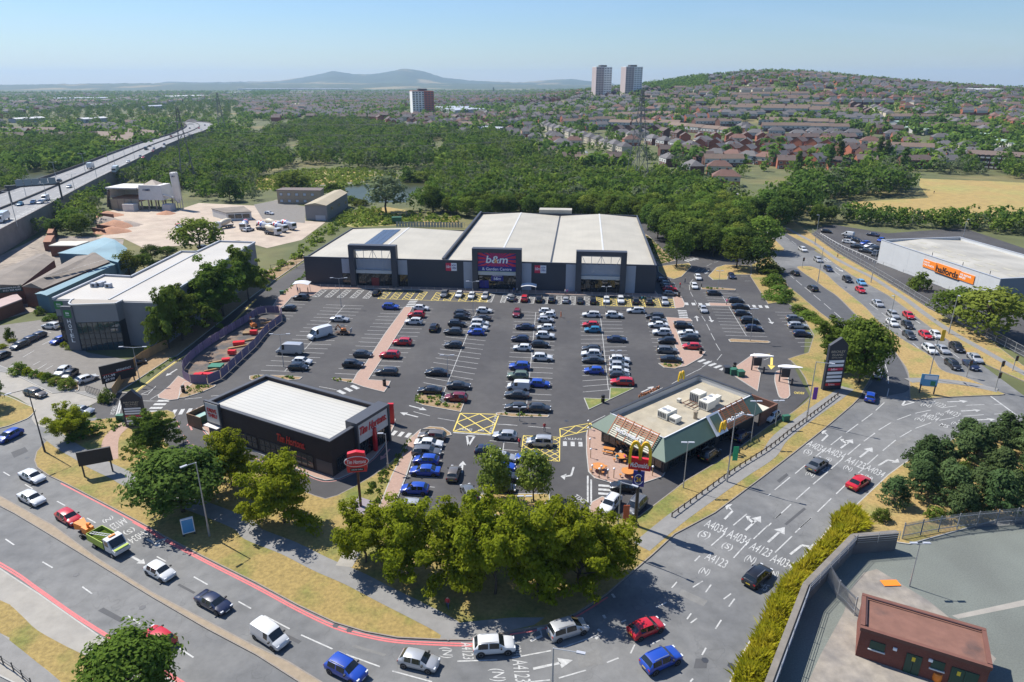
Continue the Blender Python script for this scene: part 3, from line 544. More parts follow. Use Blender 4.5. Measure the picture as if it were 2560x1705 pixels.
# --- writing on the road
def rtext(t,s,bl,br,tl,m=M_MARK,bold=.003):
 o=g(t,*bl,.0165);mb=MB();text(mb,s,o,g(t,*br,.0165)-o,g(t,*tl,.0165)-o,0,0,bold);ob=mb.build('road_lettering',m,ROAD)
 for p in ob.data.polygons:
  if p.normal.z<0:p.flip()
for q in(('C4','A4034',(345,782),(505,855),(390,738)),('C4','(S)',(315,858),(385,885),(350,812)),('C4','A4034',(520,848),(685,915),(562,798)),('C4','(S)',(520,925),(570,945),(545,890)),('C4','A4123',(702,935),(870,1005),(745,885)),('C4','(N)',(680,1002),(755,1035),(715,962)),('C4','A4034',(885,1005),(1050,1082),(925,960)),('C4','(N)',(870,1090),(945,1120),(900,1050)),('C4','A4123',(390,975),(540,1040),(425,930)),('C4','(N)',(335,1058),(415,1088),(365,1018)),('C4','A4123',(1485,392),(1600,442),(1530,366)),('C4','(N)',(1395,422),(1490,442),(1420,395)),('C4','A4123',(1620,482),(1740,527),(1660,450)),('C4','(N)',(1535,507),(1600,520),(1560,480)),('C4','A4034',(1405,518),(1545,567),(1450,480)),('C4','(N)',(1338,552),(1425,572),(1365,525)),('C4','A4034',(1745,562),(1885,614),(1785,525)),('C4','(N)',(1675,592),(1755,607),(1700,563)),('C4','M5',(1570,603),(1645,627),(1600,580)),('D3','A4034',(1762,110),(1950,195),(1805,45)),('D3','(S)',(1690,208),(1795,242),(1740,145)),('D3','A4034',(1965,208),(2160,295),(2015,140)),('D3','(S)',(1912,312),(2005,350),(1955,255)),('D3','A4123',(2172,318),(2355,402),(2225,255)),('D3','(N)',(2122,432),(2215,472),(2170,370)),('D3','A4123',(1765,412),(1955,502),(1810,345)),('D3','(N)',(1702,547),(1795,577),(1745,485)),('D4','A4034',(12,432),(205,512),(60,365)),('D4','(N)',(0,592),(80,600),(30,520)),('D3','M5',(2255,680),(2330,710),(2300,630)),('D2','A4123',(1885,1180),(1905,1335),(1985,1183)),('D2','(N)',(1680,1225),(1692,1322),(1800,1230)),('D2','(N)',(2130,1420),(2150,1537),(2280,1425)),('D3','A4034',(0,1160),(15,1300),(75,1163)),('D3','A4123',(0,1340),(30,1545),(140,1340)),('D1','A4034',(1330,140),(1165,232),(1385,180)),('D1','(S)',(1215,113),(1120,160),(1255,150)),('D1','A4123',(1135,33),(1000,105),(1190,75)),('D1','(N)',(1030,8),(935,55),(1050,42)),('C2','ENTRY',(1990,632),(1865,625),(1985,650)),('C2','NO',(2095,640),(2045,637),(2092,657)),('C2','KEEP CLEAR',(2140,670),(2200,508),(2165,672)),('C3','ENTRY',(640,720),(475,712),(640,738)),('C3','EXIT',(655,1318),(560,1255),(690,1295)),('C1','NO ENTRY',(1010,500),(1040,420),(1050,500)),('B4','KEEP',(500,620),(560,650),(540,605))):rtext(*q)
for q in(('B4','ORDER',(-60,1495),(20,1488),(-62,1510)),('C4','ORDER',(240,290),(335,295),(240,310))):rtext(*q,m=M_YEL)
arrow('B3',2390,1450,2385,1560,'S',M_YEL,.5)
sheet('works_ground',path('C1 1700 195 1790 215 1940 215 2040 160 / B1 2170 1285 2345 1125 / B2 90 1220 235 1110 230 1060 40 1055 / B1 2355 870 2100 1025 1900 1155 1770 1260 1700 1345'),mat('dug_earth',(.17,.12,.085),.95,noise=.35,scale=.7,bump=.6,patch=(.25,(.075,.072,.07),.45,.58)),.02)
# --- fields, water, yards further off
def gpoly(name,spec,m,z):return sheet(name,path(spec),m,z)
gpoly('mown_field','A4 720 1370 800 1340 1480 1305 1390 1190 1400 1125 2000 1075 2355 1135 3000 1300 3000 1800 2355 1560 1450 1500 1080 1440 850 1420',M_FIELD,.004)
gpoly('shop_yard','B4 400 390 640 562 980 762 1500 1085 2000 1335 2900 1800 2900 700 1800 330 1100 380 600 300 480 320',M_PARK,.004)
gpoly('concrete_yard','A1 880 1310 1200 1230 1600 1280 1830 1205 2355 1230 / A2 190 1175 450 1240 455 1370 640 1380 420 1545 100 1620 / B1 2200 150 1640 200 1330 225 1130 130 / A1 880 1530 1080 1440',M_YARD,.004)
gpoly('office_car_park','A2 -20 1220 190 1178 460 1240 450 1390 60 1350',M_HOTEL,.008)
gpoly('pond','A2 760 1080 860 1040 1000 1030 1330 1000 1420 1015 1620 1020 1580 1060 1500 1090 1440 1130 1380 1200 1010 1200 900 1170',M_WATER,.01)
gpoly('canal','A1 -300 1100 0 1010 200 900 480 870 770 830 900 780 1000 760 900 830 760 900 560 960 300 1020 0 1140 -300 1250',M_WATER,.01)
for s in('A2 470 920 620 900 960 920 1280 960 1300 980 1050 1000 860 1010 640 1040 480 1030 440 980','A2 200 770 300 640 420 690 450 740 300 830','A2 1600 650 1740 635 1750 760 1640 780 1580 700','A2 1340 700 1400 650 1420 780 1240 860 1330 780','A2 0 980 200 960 400 1060 0 1090','A2 1480 1380 1800 1330 1900 1400 1480 1410','A1 1860 860 2000 850 1950 900 1870 890','A2 780 1320 1200 1240 1500 1290 1480 1400 900 1430 740 1400'):
 gpoly('meadow',s,M_FIELD,.006)
fp('towpath','A2 480 1040 620 1042 860 1022 1050 1005 1300 985 1340 980',2.5,M_CONC,.014)
gpoly('gravel_yard','D4 1180 190 2355 90 3300 0 3300 2600 -200 2600 0 1545 180 1210 400 650 790 215',M_GRAV,.006)
gpoly('concrete_apron','D4 760 690 880 540 1000 505 1480 800 1700 980 2100 1330 1850 1700 300 1700 480 1300 700 900',mat('stained_concrete',(.27,.24,.2),.9,noise=.25,scale=.8,patch=(.35,(.18,.165,.15),.4,.65)),.010)
gpoly('cable_trench_cover','D4 1690 935 2355 790 2800 690 2800 730 2355 845 1750 965',M_CONC,.014)
gpoly('builders_yard','B1 -300 500 -100 340 400 100 900 120 1140 140 1080 480 480 760 -300 960',mat('oily_concrete',(.21,.18,.15),.95,noise=.3,scale=.4,patch=(.1,(.3,.25,.2),.45,.65)),.002)
# ================= buildings of the retail park =================
M_ANTH=stripes('anthracite_cladding',(.042,.047,.06),0,.3,.2,.55)
M_FRAME=mat('anthracite_frame',(.05,.054,.066),.5,noise=.06,scale=.4)
M_LGREY=mat('light_grey_panel',(.36,.38,.42),.5,noise=.05,scale=.5)
M_ROOFW=stripes('off_white_roof_membrane',(.39,.362,.298),0,1.9,.14,.6,dirt=.12,duty=.06)
M_WHITE=mat('white_cladding',(.52,.52,.5),.5,noise=.06,scale=.4)
M_MULL=mat('window_mullion',(.03,.032,.036),.4)
M_RIBW=stripes('white_ribbed_roof',(.44,.43,.39),1,.85,.32,.5,dirt=.06)
M_RIBH=stripes('cream_ribbed_roof',(.44,.41,.36),0,.9,.22,.5,dirt=.1,duty=.12)
SIGNRED=mat('sign_red',(.56,.02,.03),.35);SIGNBLUE=mat('sign_blue',(.02,.025,.22),.4);SIGNWHITE=mat('sign_white',(.8,.8,.8),.4);SIGNPINK=mat('sign_magenta',(.62,.03,.075),.4)
YELLOW=mat('arch_yellow',(.82,.5,.02),.35);ORANGE=mat('sign_orange',(.8,.22,.02),.45);SIGNBLACK=mat('sign_black',(.01,.01,.012),.5)
def hgt(O,t,x,y):
 """height above ground point O of what is seen at picture row y"""
 py=S(t,x,y)[1];lo,hi=-5.0,120.0
 for _ in range(50):
  m=(lo+hi)/2
  if proj((O.x,O.y,m))[1]>py:lo=m
  else:hi=m
 return lo
def pbox(T,name,m,*b,**k):
 mb=MB();mb.box(*b);return mb.build(name,m,T,**k)
def glaze(T,x0,x1,z0,z1,nx,nz,d=0.0,axis='x',out=-1,m=GLASS,fm=None,bar=.09,pane='window_pane'):
 """panes one by one in a frame of mullions; axis x: plane y=d; axis y: plane x=d (x0..x1 run along y)"""
 fm=fm or M_MULL;fr=MB();dx=(x1-x0)/nx;dz=(z1-z0)/nz
 def bx(mb,a0,a1,c0,c1,p0,p1):
  lo,hi=sorted((d+out*p0,d+out*p1))
  if axis=='x':mb.box(a0,lo,c0,a1,hi,c1)
  else:mb.box(lo,a0,c0,hi,a1,c1)
 for i in range(nx):
  for j in range(nz):
   q=MB();bx(q,x0+i*dx+bar/2,x0+(i+1)*dx-bar/2,z0+j*dz+bar/2,z0+(j+1)*dz-bar/2,.005,.05);q.build(pane,m,T)
 for i in range(nx+1):bx(fr,x0+i*dx-bar/2,x0+i*dx+bar/2,z0,z1,.0,.11)
 for j in range(nz+1):bx(fr,x0,x1,z0+j*dz-bar/2,z0+j*dz+bar/2,.002,.1)
 fr.build('window_frame',fm,T)
def wtext(T,name,s,m,x0,x1,z0,z1,d,axis='x',shear=0.0,bold=.01,th=.08,flip=1):
 mb=MB()
 if axis=='x':text(mb,s,(x0,d,z0),(x1-x0,0,0),(0,0,z1-z0),0,shear,bold,th)
 else:text(mb,s,(d,x0,z0),(0,x1-x0,0),(0,0,z1-z0),0,shear,bold,th)
 return mb.build(name,m,T,fix=False)
def store():
 T=thing('retail_store','wide anthracite retail shed with three framed entrances and cream roofs behind the car park','building',SF.O,SF.a)
 L=SF.L;h=8.1;xm=SF.face('B2',1722,540)[0];yl=SF.at('B2',850,252,8)[1];yr=SF.at('B3',1110,145,8)[1]
 def gable_roof(x0,x1,y0,y1,ridges,ze,rise,name):
  mb=MB();xs=[x0];zs=[ze]
  for k,r in enumerate(ridges):
   xs+=[r];zs+=[ze+rise]
   nxt=x1 if k==len(ridges)-1 else None
   if nxt is None:xs.append((ridges[k]+ridges[k+1])/2);zs.append(ze)
  xs.append(x1);zs.append(ze);n=len(xs);hip=9.0
  V=[(x,y0,ze)for x in xs]+[(x,y0+(hip if z>ze else 0),z)for x,z in zip(xs,zs)]+[(x,y1,z)for x,z in zip(xs,zs)]
  mb.add(V,[(n+i,n+i+1,2*n+i+1,2*n+i)for i in range(n-1)]+[(i,i+1,n+i+1,n+i)for i in range(n-1)])
  o=mb.build(name,M_ROOFW,T)
  rd=MB()
  for r in ridges:rd.bar((r,y0+hip,ze+rise+.04),(r,y1-.2,ze+rise+.04),.5,.1)
  rd.build('ridge_cap',M_WHITE,o);return o
 r1=SF.at('B2',1310,265,8.8)[0]
 ra,rb=SF.at('B3',10,130,9.2)[0],SF.at('B3',745,140,9.2)[0]
 gable_roof(.3,xm-.3,.4,yl,[(r1+.35*xm)/1.35 if False else xm*.5],7.45,.9,'roof')
 gable_roof(xm+.3,L-.3,.4,yr,[xm+(L-xm)*.26,xm+(L-xm)*.76],7.45,1.0,'roof')
 mb=MB();xv=xm+(L-xm)*.51;mb.box(xv-.25,.5,7.4,xv+.25,yr-.3,7.56);mb.build('valley_gutter',DARK,T)
 w1=MB();w1.box(0,0,0,L,.35,h);w1.build('front_wall',M_ANTH,T)
 w2=MB();w2.box(0,.352,0,.35,yl,h-.3);w2.box(0,yl,0,xm,yl+.35,h-.3);w2.box(L-.35,.352,0,L,yr,h);w2.box(xm-.3,yr,0,L,yr+.35,h);w2.box(xm-.35,.352,0,xm,yr,h+.35)
 w2.build('side_wall',M_ANTH,T)
 cp=MB();cp.box(-.06,-.06,h,L+.06,.42,h+.1);cp.box(xm-.5,.43,h+.36,xm+.12,yr+.4,h+.5);cp.box(L-.42,.43,h+.002,L+.06,yr+.4,h+.1);cp.box(xm+.13,yr-.06,h+.002,L-.43,yr+.42,h+.1);cp.build('parapet_coping',M_FRAME,T)
 hb=MB();x0,x1=SF.at('B3',235,130,9.5)[0],SF.at('B3',545,140,9.5)[0];hb.box(x0,yr+.4,6.5,x1,yr+5,9.6);hb.build('rear_roof_box',M_ROOFW,T)
 a=SF.at('B2',1280,270,8.6);b=SF.at('B2',1020,400,8.6);xr=xm*.5;slope=.9/(xm*.5-.3)
 px0=xr-8.2
 for i in range(3):
  for j in range(12):
   q=MB();xx=px0+i*2.05;yy=9+j*(yl-12)/12;zz=lambda x:7.45+(x-.3)*slope+.12
   q.add([(xx,yy,zz(xx)),(xx+1.95,yy,zz(xx+1.95)),(xx+1.95,yy+(yl-12)/12-.1,zz(xx+1.95)),(xx,yy+(yl-12)/12-.1,zz(xx))],[(0,1,2,3)]);q.build('solar_panel',mat('solar_glass',(.05,.055,.085),.2),T)
 def portal(tl,tr,kind):
  x0=SF.face(*tl,-1.4)[0];x1,zt=SF.face(*tr,-1.4);tw=1.55;d0,d1=-1.5,.6
  mb=MB();mb.box(x0,d0,0,x0+tw,d1,zt);mb.box(x1-tw,d0,0,x1,d1,zt);mb.box(x0+tw,d0,zt-1.15,x1-tw,d1,zt);mb.build('entrance_portal',M_FRAME,T)
  i0,i1=x0+tw+.02,x1-tw-.02;fl=2.7
  for a,b in((x0-fl,x0-.02),(x1+.02,x1+fl)):
   pbox(T,'light_panel',M_LGREY,a,-.06,(3.6 if kind!=3 else 0.1)if not(kind==2)else 0.1,b,-.002,h-.25)
   if kind==1:glaze(T,a,b,.15,3.55,2,1,-.01)
  if kind!=2:
   pbox(T,'spandrel_panel',M_LGREY,i0,-.06,4.9,i1,-.002,h-.1);pbox(T,'canopy_band',M_WHITE,i0,-.75,3.9,i1,-.07,4.85)
   gl=mat('portal_glass',(.32,.37,.4),.15,spec=.6);pbox(T,'glazed_screen',gl,i0,-.1,zt-2.0,i1,-.065,zt-1.16)if False else None
   tr_=MB();zt2=zt-1.25;n=4
   for k in range(1,n):xx=i0+(i1-i0)*k/n;tr_.bar((xx,-.9,4.9),(xx,-.9,zt2),.12,.12)
   for k in range(n):xa=i0+(i1-i0)*k/n;xb=i0+(i1-i0)*(k+1)/n;tr_.bar((xa,-.9,zt2 if k%2==0 else 4.9),(xb,-.9,4.9 if k%2==0 else zt2),.1,.1)
   tr_.bar((i0,-.9,zt2-.15),(i1,-.9,zt2-.15),.1,.25);tr_.build('truss',M_LGREY,T)
   glaze(T,i0,i1,.12,3.85,8,1,-.01)
   if kind==1:
    pbox(T,'entrance_door',mat('door_red_frame',(.25,.03,.03),.4),(i0+i1)/2-1.1,-.16,.05,(i0+i1)/2+1.1,-.11,2.5)
  else:
   zs0,zs1=SF.face('B2',2020,690,-.9)[1],zt-1.25
   zb=SF.face('B2',2020,605,-.9)[1];zg=SF.face('B2',2020,652,-.9)[1]
   sg=pbox(T,'store_sign',SIGNPINK,i0,-.95,zb,i1,-.1,zs1);cx,cz=(i0+i1)/2,(zb+zs1)/2;rays=MB();n=26
   def edge(t):
    c,s_=math.cos(t),math.sin(t);hx,hz=(i1-i0)/2-.03,(zs1-zb)/2-.03;k=min(hx/max(abs(c),1e-6),hz/max(abs(s_),1e-6));return(cx+c*k,-.958,cz+s_*k)
   for k in range(n):
    t0,t1=2*math.pi*k/n,2*math.pi*(k+.36)/n;rays.add([(cx,-.958,cz),edge(t0),edge(t1)],[(0,1,2)])
   rays.build('sign_rays',SIGNBLUE,sg)
   for nm,mm,bo,dd in(('sign_outline',SIGNBLUE,.06,-.966),('sign_letters',SIGNWHITE,.02,-.974)):wtext(sg,nm,'b&m',mm,cx-3.1,cx+3.1,cz-1.0,cz+1.1,dd,shear=.15,bold=bo,th=.05)
   wtext(sg,'sign_ampersand','&',mat('sign_amber',(.85,.3,.02),.4),cx-.75,cx+.25,cz-.95,cz+.35,-1.03,bold=.02,th=.02)
   s2=pbox(T,'garden_centre_sign',SIGNBLUE,i0,-.97,zg,i1,-.1,zb-.02);wtext(s2,'sign_letters','& Garden Centre',SIGNWHITE,i0+1.2,i1-1.2,zg+.3,zb-.35,-.985,th=.03)
   pbox(T,'green_trim',mat('lime_trim',(.3,.5,.1),.4),i0,-.96,zg-.1,i1,-.1,zg-.01)
   pbox(T,'canopy_band',M_WHITE,i0,-.9,zs0+.1,i1,-.1,zg-.12);glaze(T,i0,i1,.12,zs0,8,2,-.01)
   s3=pbox(T,'welcome_sign',SIGNBLUE,cx-1.7,-.35,2.6,cx+1.7,-.15,4.6);wtext(s3,'sign_letters','Welcome to',SIGNWHITE,cx-1.3,cx+1.3,3.9,4.3,-.36,th=.01);wtext(s3,'sign_letters','b&m',SIGNWHITE,cx-1,cx+1,2.85,3.7,-.36,shear=.15,bold=.02,th=.01)
   for a in(i0+.2,i0+1.6):pbox(T,'window_poster',SIGNBLUE,a,-.14,.3,a+1.3,-.115,2.6)
 portal(('B2',843,420),('B2',1282,424),1);portal(('B2',1985,446),('B3',87,456),2);portal(('B3',592,468),('B3',1062,482),3)
 for a,b in((('B2',1745,578),('B2',1848,652)),(('B3',208,600),('B3',314,673))):
  x0,z1=SF.face(*a);x1,z0=SF.face(*b);xc=(x0+x1)/2
  s1=pbox(T,'wall_sign',SIGNPINK,x0,-.1,z0,xc,-.002,z1);pbox(s1,'sign_panel',SIGNWHITE,xc,-.1,z0,x1,-.002,z1)
  wtext(s1,'sign_letters','b&m',SIGNWHITE,x0+.15,xc-.15,z0+.8,z0+1.7,-.103,shear=.15,th=.01);wtext(s1,'sign_letters','NOW',SIGNBLUE,xc+.2,x1-.2,z0+1.3,z0+1.9,-.103,th=.01,bold=.02);wtext(s1,'sign_letters','OPEN',SIGNBLUE,xc+.2,x1-.2,z0+.5,z0+1.1,-.103,th=.01,bold=.02)
 return T
store()
# ---------------- coffee drive-through ----------------
def coffee():
 fr=Fr(g('C1',1935,690),g('C2',712,1080));L=fr.L;h=fr.face('C2',665,752)[1];D=fr.at('C2',1165,722)[1]
 T=thing('coffee_restaurant','dark brick drive-through coffee restaurant with white ribbed roof and red script signs','building',fr.O,fr.a)
 br=brickmat('dark_brown_brick',(.045,.03,.026),(.03,.024,.022))
 w=MB();w.box(0,0,0,L,.4,h);w.box(0,D-.4,0,L,D,h);w.box(0,.4,0,.4,D-.4,h);w.box(L-.4,.4,0,L,D-.4,h);w.build('wall',br,T)
 pbox(T,'roof',M_RIBW,.4,.4,h-.9,L-.4,D-.4,h-.6)
 c=MB();c.box(-.1,-.1,h,L+.1,.55,h+.16);c.box(-.1,D-.55,h,L+.1,D+.1,h+.16);c.box(-.1,.552,h,.55,D-.552,h+.16);c.box(L-.55,.552,h,L+.1,D-.552,h+.16);c.build('parapet_coping',M_FRAME,T)
 glaze(T,L*.16,L*.42,.5,h*.42,6,2,-.01);glaze(T,L*.44,L*.66,.5,h*.42,5,2,-.01);glaze(T,L*.68,L*.86,.5,h*.42,4,2,-.01)
 pbox(T,'grey_cladding',M_FRAME,L*.885,-.05,0,L+.05,-.004,h*.4);pbox(T,'grey_cladding',M_FRAME,0,-.05,0,L*.13,-.004,h*.4)
 sx0,sz0=fr.face('C2',200,745,-.1);sx1,sz1=fr.face('C2',445,770,-.1);z0=fr.face('C2',320,770,-.1)[1]
 wtext(T,'sign_letters','Tim Hortons.',SIGNRED,sx0,sx1,h*.56,h*.56+1.35,-.05,shear=.35,bold=.015,th=.12)
 y0=fr.side('C2',905,700,L)[0];y1=D+.15;ht=h+.75
 tw=MB();tw.box(L-1.6,y0,0.0,L+.62,y0+.35,ht);tw.box(L-1.6,y1-.35,0,L+.62,y1,ht);tw.box(L-1.6,y0+.352,ht-.5,L+.62,y1-.352,ht);tw.box(L-1.6,y0+.352,h*.42,L-1.3,y1-.352,ht-.5);tw.build('sign_tower',M_FRAME,T)
 cr=mat('cream_sign_board',(.62,.58,.53),.6,noise=.05,scale=1);pbox(T,'sign_board',cr,L+.01,y0+.36,h*.5,L+.4,y1-.36,ht-.52)
 wtext(T,'sign_letters','Tim Hortons.',SIGNRED,y0+.8,y1-.8,h*.5+1.3,h*.5+2.6,L+.41,'y',shear=.35,bold=.015,th=.12)
 wtext(T,'sign_letters','DRIVE THRU',cr if False else SIGNWHITE,y0+3.2,y1-2.6,h*.5+.75,h*.5+1.15,L+.41,'y',th=.06)
 glaze(T,y0+.5,y1-.5,.2,h*.46,7,2,L+.01,'y',1);glaze(T,1.0,y0-.6,.4,h*.44,4,2,L+.01,'y',1)
 pbox(T,'entrance_marker',SIGNRED,L+.3,(y0+y1)/2-.25,0,L+.8,(y0+y1)/2+.25,4.2)
 lb=MB();lb.box(-2.6,D*.25,0,-.02,D*.8,h*.72);lb.build('service_bay',M_FRAME,T)
 pbox(T,'drive_through_board',cr,.6,-.45,h*.5,3.6,-.06,h+.5);pbox(T,'board_frame',M_FRAME,.35,-.4,h*.44,3.85,-.02,h+.75)
 wtext(T,'sign_letters','DRIVE',SIGNRED,1.0,3.2,h*.5+1.9,h*.5+2.6,-.46,bold=.03,th=.05);wtext(T,'sign_letters','THRU',SIGNRED,1.0,3.2,h*.5+1.0,h*.5+1.7,-.46,bold=.03,th=.05)
 pbox(T,'hatch_canopy',cr,.5,-1.3,h*.42,3.7,-.05,h*.44)
 tim=mat('larch_boards',(.22,.13,.07),.8,noise=.2,scale=2)
 bs=MB();bs.box(-6.2,.5,0,-2.65,.62,2.3);bs.box(-6.2,.622,0,-6.08,5,2.3);bs.box(-6.08,4.88,0,-2.65,5,2.3);bs.build('bin_store',tim,T);pbox(T,'bin',mat('bin_green',(.03,.12,.07),.5),-5.6,1.2,0,-4.4,3.4,1.4);pbox(T,'bin_lid',mat('bin_lid_teal',(.25,.4,.36),.5),-5.65,1.15,1.4,-4.35,3.45,1.5)
coffee()
def red_totem():
 b=g('C2',1250,585);h=hgt(b,'C2',1238,400);T=thing('red_entrance_totem','tall plain red rectangular totem at the corner of the coffee restaurant','sign',b);pbox(T,'pillar',SIGNRED,-.5,-.25,.12,.5,.25,h);pbox(T,'base_plate',DARK,-.6,-.35,0,.6,.35,.12)
 b=g('C2',965,1350);h=hgt(b,'C2',915,835);T=thing('coffee_pole_sign','red pole sign with white oval script board beside the coffee restaurant','sign',b,math.radians(8));T.scale=(.6,.6,1)
 ps=MB();ps.box(-.28,-.28,0,.28,.28,h-3);ps.build('post',mat('dark_maroon',(.06,.02,.02),.5),T)
 pf=[(-2.1,h-3.10),(2.1,h-3.10),(2.3,h-2.57),(1.9,h-0.26),(0,h),(-1.9,h-0.26),(-2.3,h-2.57)]
 mb=MB();n=len(pf);mb.add([(x,-.55,z)for x,z in pf]+[(x,.55,z)for x,z in pf],[tuple(range(n)),tuple(range(2*n-1,n-1,-1))]+[(i,n+i,n+(i+1)%n,(i+1)%n)for i in range(n)]);mb.build('sign_box',SIGNRED,T)
 for a,b_,mm,dd in((2.75,.8,SIGNWHITE,-.62),(2.6,.71,SIGNRED,-.68)):
  mb=MB();zc=h-1.45;k=28;mb.add([(a*math.cos(2*math.pi*i/k),dd,zc+b_*math.sin(2*math.pi*i/k))for i in range(k)]+[(a*math.cos(2*math.pi*i/k),-.5,zc+b_*math.sin(2*math.pi*i/k))for i in range(k)],[tuple(range(k)),*[(i,i+k,(i+1)%k+k,(i+1)%k)for i in range(k)]]);mb.build('oval_board',mm,T,fix=True)
 wtext(T,'sign_letters','Tim Hortons',SIGNWHITE,-2.1,2.1,h-1.75,h-1.16,-.69,shear=.35,th=.03);pbox(T,'lower_board',SIGNBLACK,-1.5,-.6,h-2.90,1.5,-.55,h-2.48);wtext(T,'sign_letters','DRIVE THRU',SIGNWHITE,-1.2,1.2,h-2.77,h-2.61,-.61,th=.01)
red_totem()
# ---------------- burger restaurant ----------------
def burger():
 ez=3.0;fr=Fr(g('C3',722,602,ez),g('C3',1410,945,ez));W=fr.L;D=fr.at('C3',2238,445,ez)[1];tzp=5.0
 T=thing('burger_restaurant','green roofed drive-through burger restaurant with timber slat signs and rooftop plant','building',fr.O,fr.a)
 grn=mat('green_roof_sheet',(.085,.135,.10),.55,noise=.08,scale=.6);rust=mat('terracotta_slats',(.34,.13,.06),.7,noise=.12,scale=2);cream=mat('cream_slats',(.55,.5,.4),.7)
 i=2.0
 w=MB();w.box(1.2,1.4,0,W-1.2,D-.5,3.15);w.build('wall',mat('dark_restaurant_wall',(.035,.033,.033),.6),T)
 glaze(T,1.6,W-1.6,.4,2.8,9,1,1.4);glaze(T,2.5,D*.55,.4,2.7,9,1,W-1.2,'y',1);glaze(T,D*.6,D*.8,.4,2.7,4,1,W-1.2,'y',1)
 it,zt=2.3,5.3
 def slope(name,m,pts):q=MB();q.add(pts,[tuple(range(len(pts)))]);return q.build(name,m,T)
 slope('roof_slope',grn,[(0,0,ez),(W,0,ez),(W-it,it,zt),(it,it,zt)])
 slope('roof_slope',grn,[(W,0,ez),(W,D,ez),(W-it,D-.3,zt),(W-it,it,zt)])
 sf=MB();sf.box(.02,.02,ez-.18,W-.02,D-.02,ez-.02);sf.build('soffit',DARK,T)
 wl=MB();wl.box(-.1,it-.15,3.02,.25,D,5.5)if False else None
 xl=it;bw=mat('ribbed_white_parapet',(.6,.62,.64),.5);lw=MB();lw.box(xl-.3,it+.002,3,xl,D-.3,zt+.15);lw.box(xl,D-.6,3,W-it,D-.3,zt+.15);lw.build('parapet',M_WHITE,T)
 slope('roof_slope',grn,[(0,D,ez),(0,0,ez),(it,it,zt),(it,D,zt)])
 pcp=MB();pcp.box(xl-.4,it,zt+.15,xl+.1,D-.2,zt+.26);pcp.box(xl+.1,D-.7,zt+.15,W-it,D-.2,zt+.26);pcp.build('parapet_coping',DARK,T)
 pbox(T,'flat_roof',mat('weathered_felt_roof',(.33,.29,.215),.9,noise=.22,scale=.5,patch=(.3,(.33,.3,.24),.5,.7)),xl,it-.1,4.2,W-it+.15,D-.6,4.45)
 pi=MB();pi.box(xl,it-.05,4.45,W-it+.05,it+.12,zt+.03);pi.box(W-it-.12,it,4.45,W-it+.05,D-.3,zt+.03);pi.build('inner_parapet',bw,T)
 def slat_bay(a,b,side,m2):
  n=11
  for k in range(n):
   t=(k+.2)/n;t2=(k+.72)/n;q=MB();off=.22;mm=rust if k>n*.5 or m2 is rust else m2
   P=(lambda s,t:(s,it*1.05*t-off,ez+(zt+.35-ez)*t+off))if side=='f' else(lambda s,t:(W-it*1.05*t+off,s,ez+(zt+.35-ez)*t+off))
   q.add([P(a,t),P(b,t),P(b,t2),P(a,t2)],[(0,1,2,3)]);q.build('slat',mm,T)
  rf=MB()
  for k in range(6):s=a+(b-a)*k/5;rf.bar(P(s,0),P(s,1),.14,.14)
  rf.build('slat_rafters',rust,T)
 fa,fb=W*.26,W*.80;slat_bay(fa,fb,'f',cream);sa,sb=D*.56,D*.86;slat_bay(sa,sb,'s',rust)
 mb=MB();text(mb,"McDonald's",(fa+1.2,.35,4.05),((fb-fa)*.62,0,0),(0,.2,.62),0,0,.02,.15);mb.build('sign_letters',SIGNWHITE,T)
 mb=MB();text(mb,"McDonald's",(W-.35,sa+1.4,4.0),(0,(sb-sa)*.6,0),(-.2,0,.65),0,0,.02,.15);mb.build('sign_letters',SIGNWHITE,T)
 mb=MB();text(mb,"McDonald's",(.9,D*.62,5.0),(0,-5.5,0),(0,0,.7),0,0,.02,.15);mb.build('sign_letters',rust,T)
 pl=MB();bl=D*.47
 pl.add([(W+.35,bl,ez+.1),(W+.35,bl+3.2,ez+.1),(W-it+.3,bl+3.2,zt+.5),(W-it+.3,bl,zt+.5)],[(0,1,2,3)]);pl.build('sign_surround',SIGNWHITE,T)
 pl=MB();pl.add([(W+.12,bl+.5,ez+.6),(W+.12,bl+2.7,ez+.6),(W-it+.6,bl+2.7,zt+.3),(W-it+.6,bl+.5,zt+.3)],[(0,1,2,3)]);o=pl.build('sign_surround_panel',grn,T);o.location=(.06,0,.06)
 def arches(mb,c,u,hh,ww,r):
  """golden double arch in the plane of u and z"""
  c=Vector(c);u=Vector(u)
  for sgn in(-1,1):
   pr=None
   for k in range(13):
    t=k/12;x=sgn*ww*(.5-.5*math.cos(math.pi*t))if False else sgn*ww*t;z=hh*math.sin(math.pi*min(1,.02+.98*t)**.92)**.62 if 0<t<1 else 0
    if sgn and t==0:z=hh*.18
    p=c+u*x+Vector((0,0,z))
    if pr is not None:mb.bar(pr,p,r*1.6,r*2)
    pr=p
 T['arch']=1
 mb=MB();arches(mb,(W+.25,bl+1.6,ez+.6),(0,1,0),1.6,.75,.13);mb.build('arches_sign',YELLOW,T)
 mb=MB();arches(mb,(.4,D*.88,4.6),(0,1,0),1.7,.8,.13);mb.build('arches_sign',YELLOW,T)
 ac=mat('plant_enclosure',(.6,.58,.5),.5,noise=.06,scale=2)
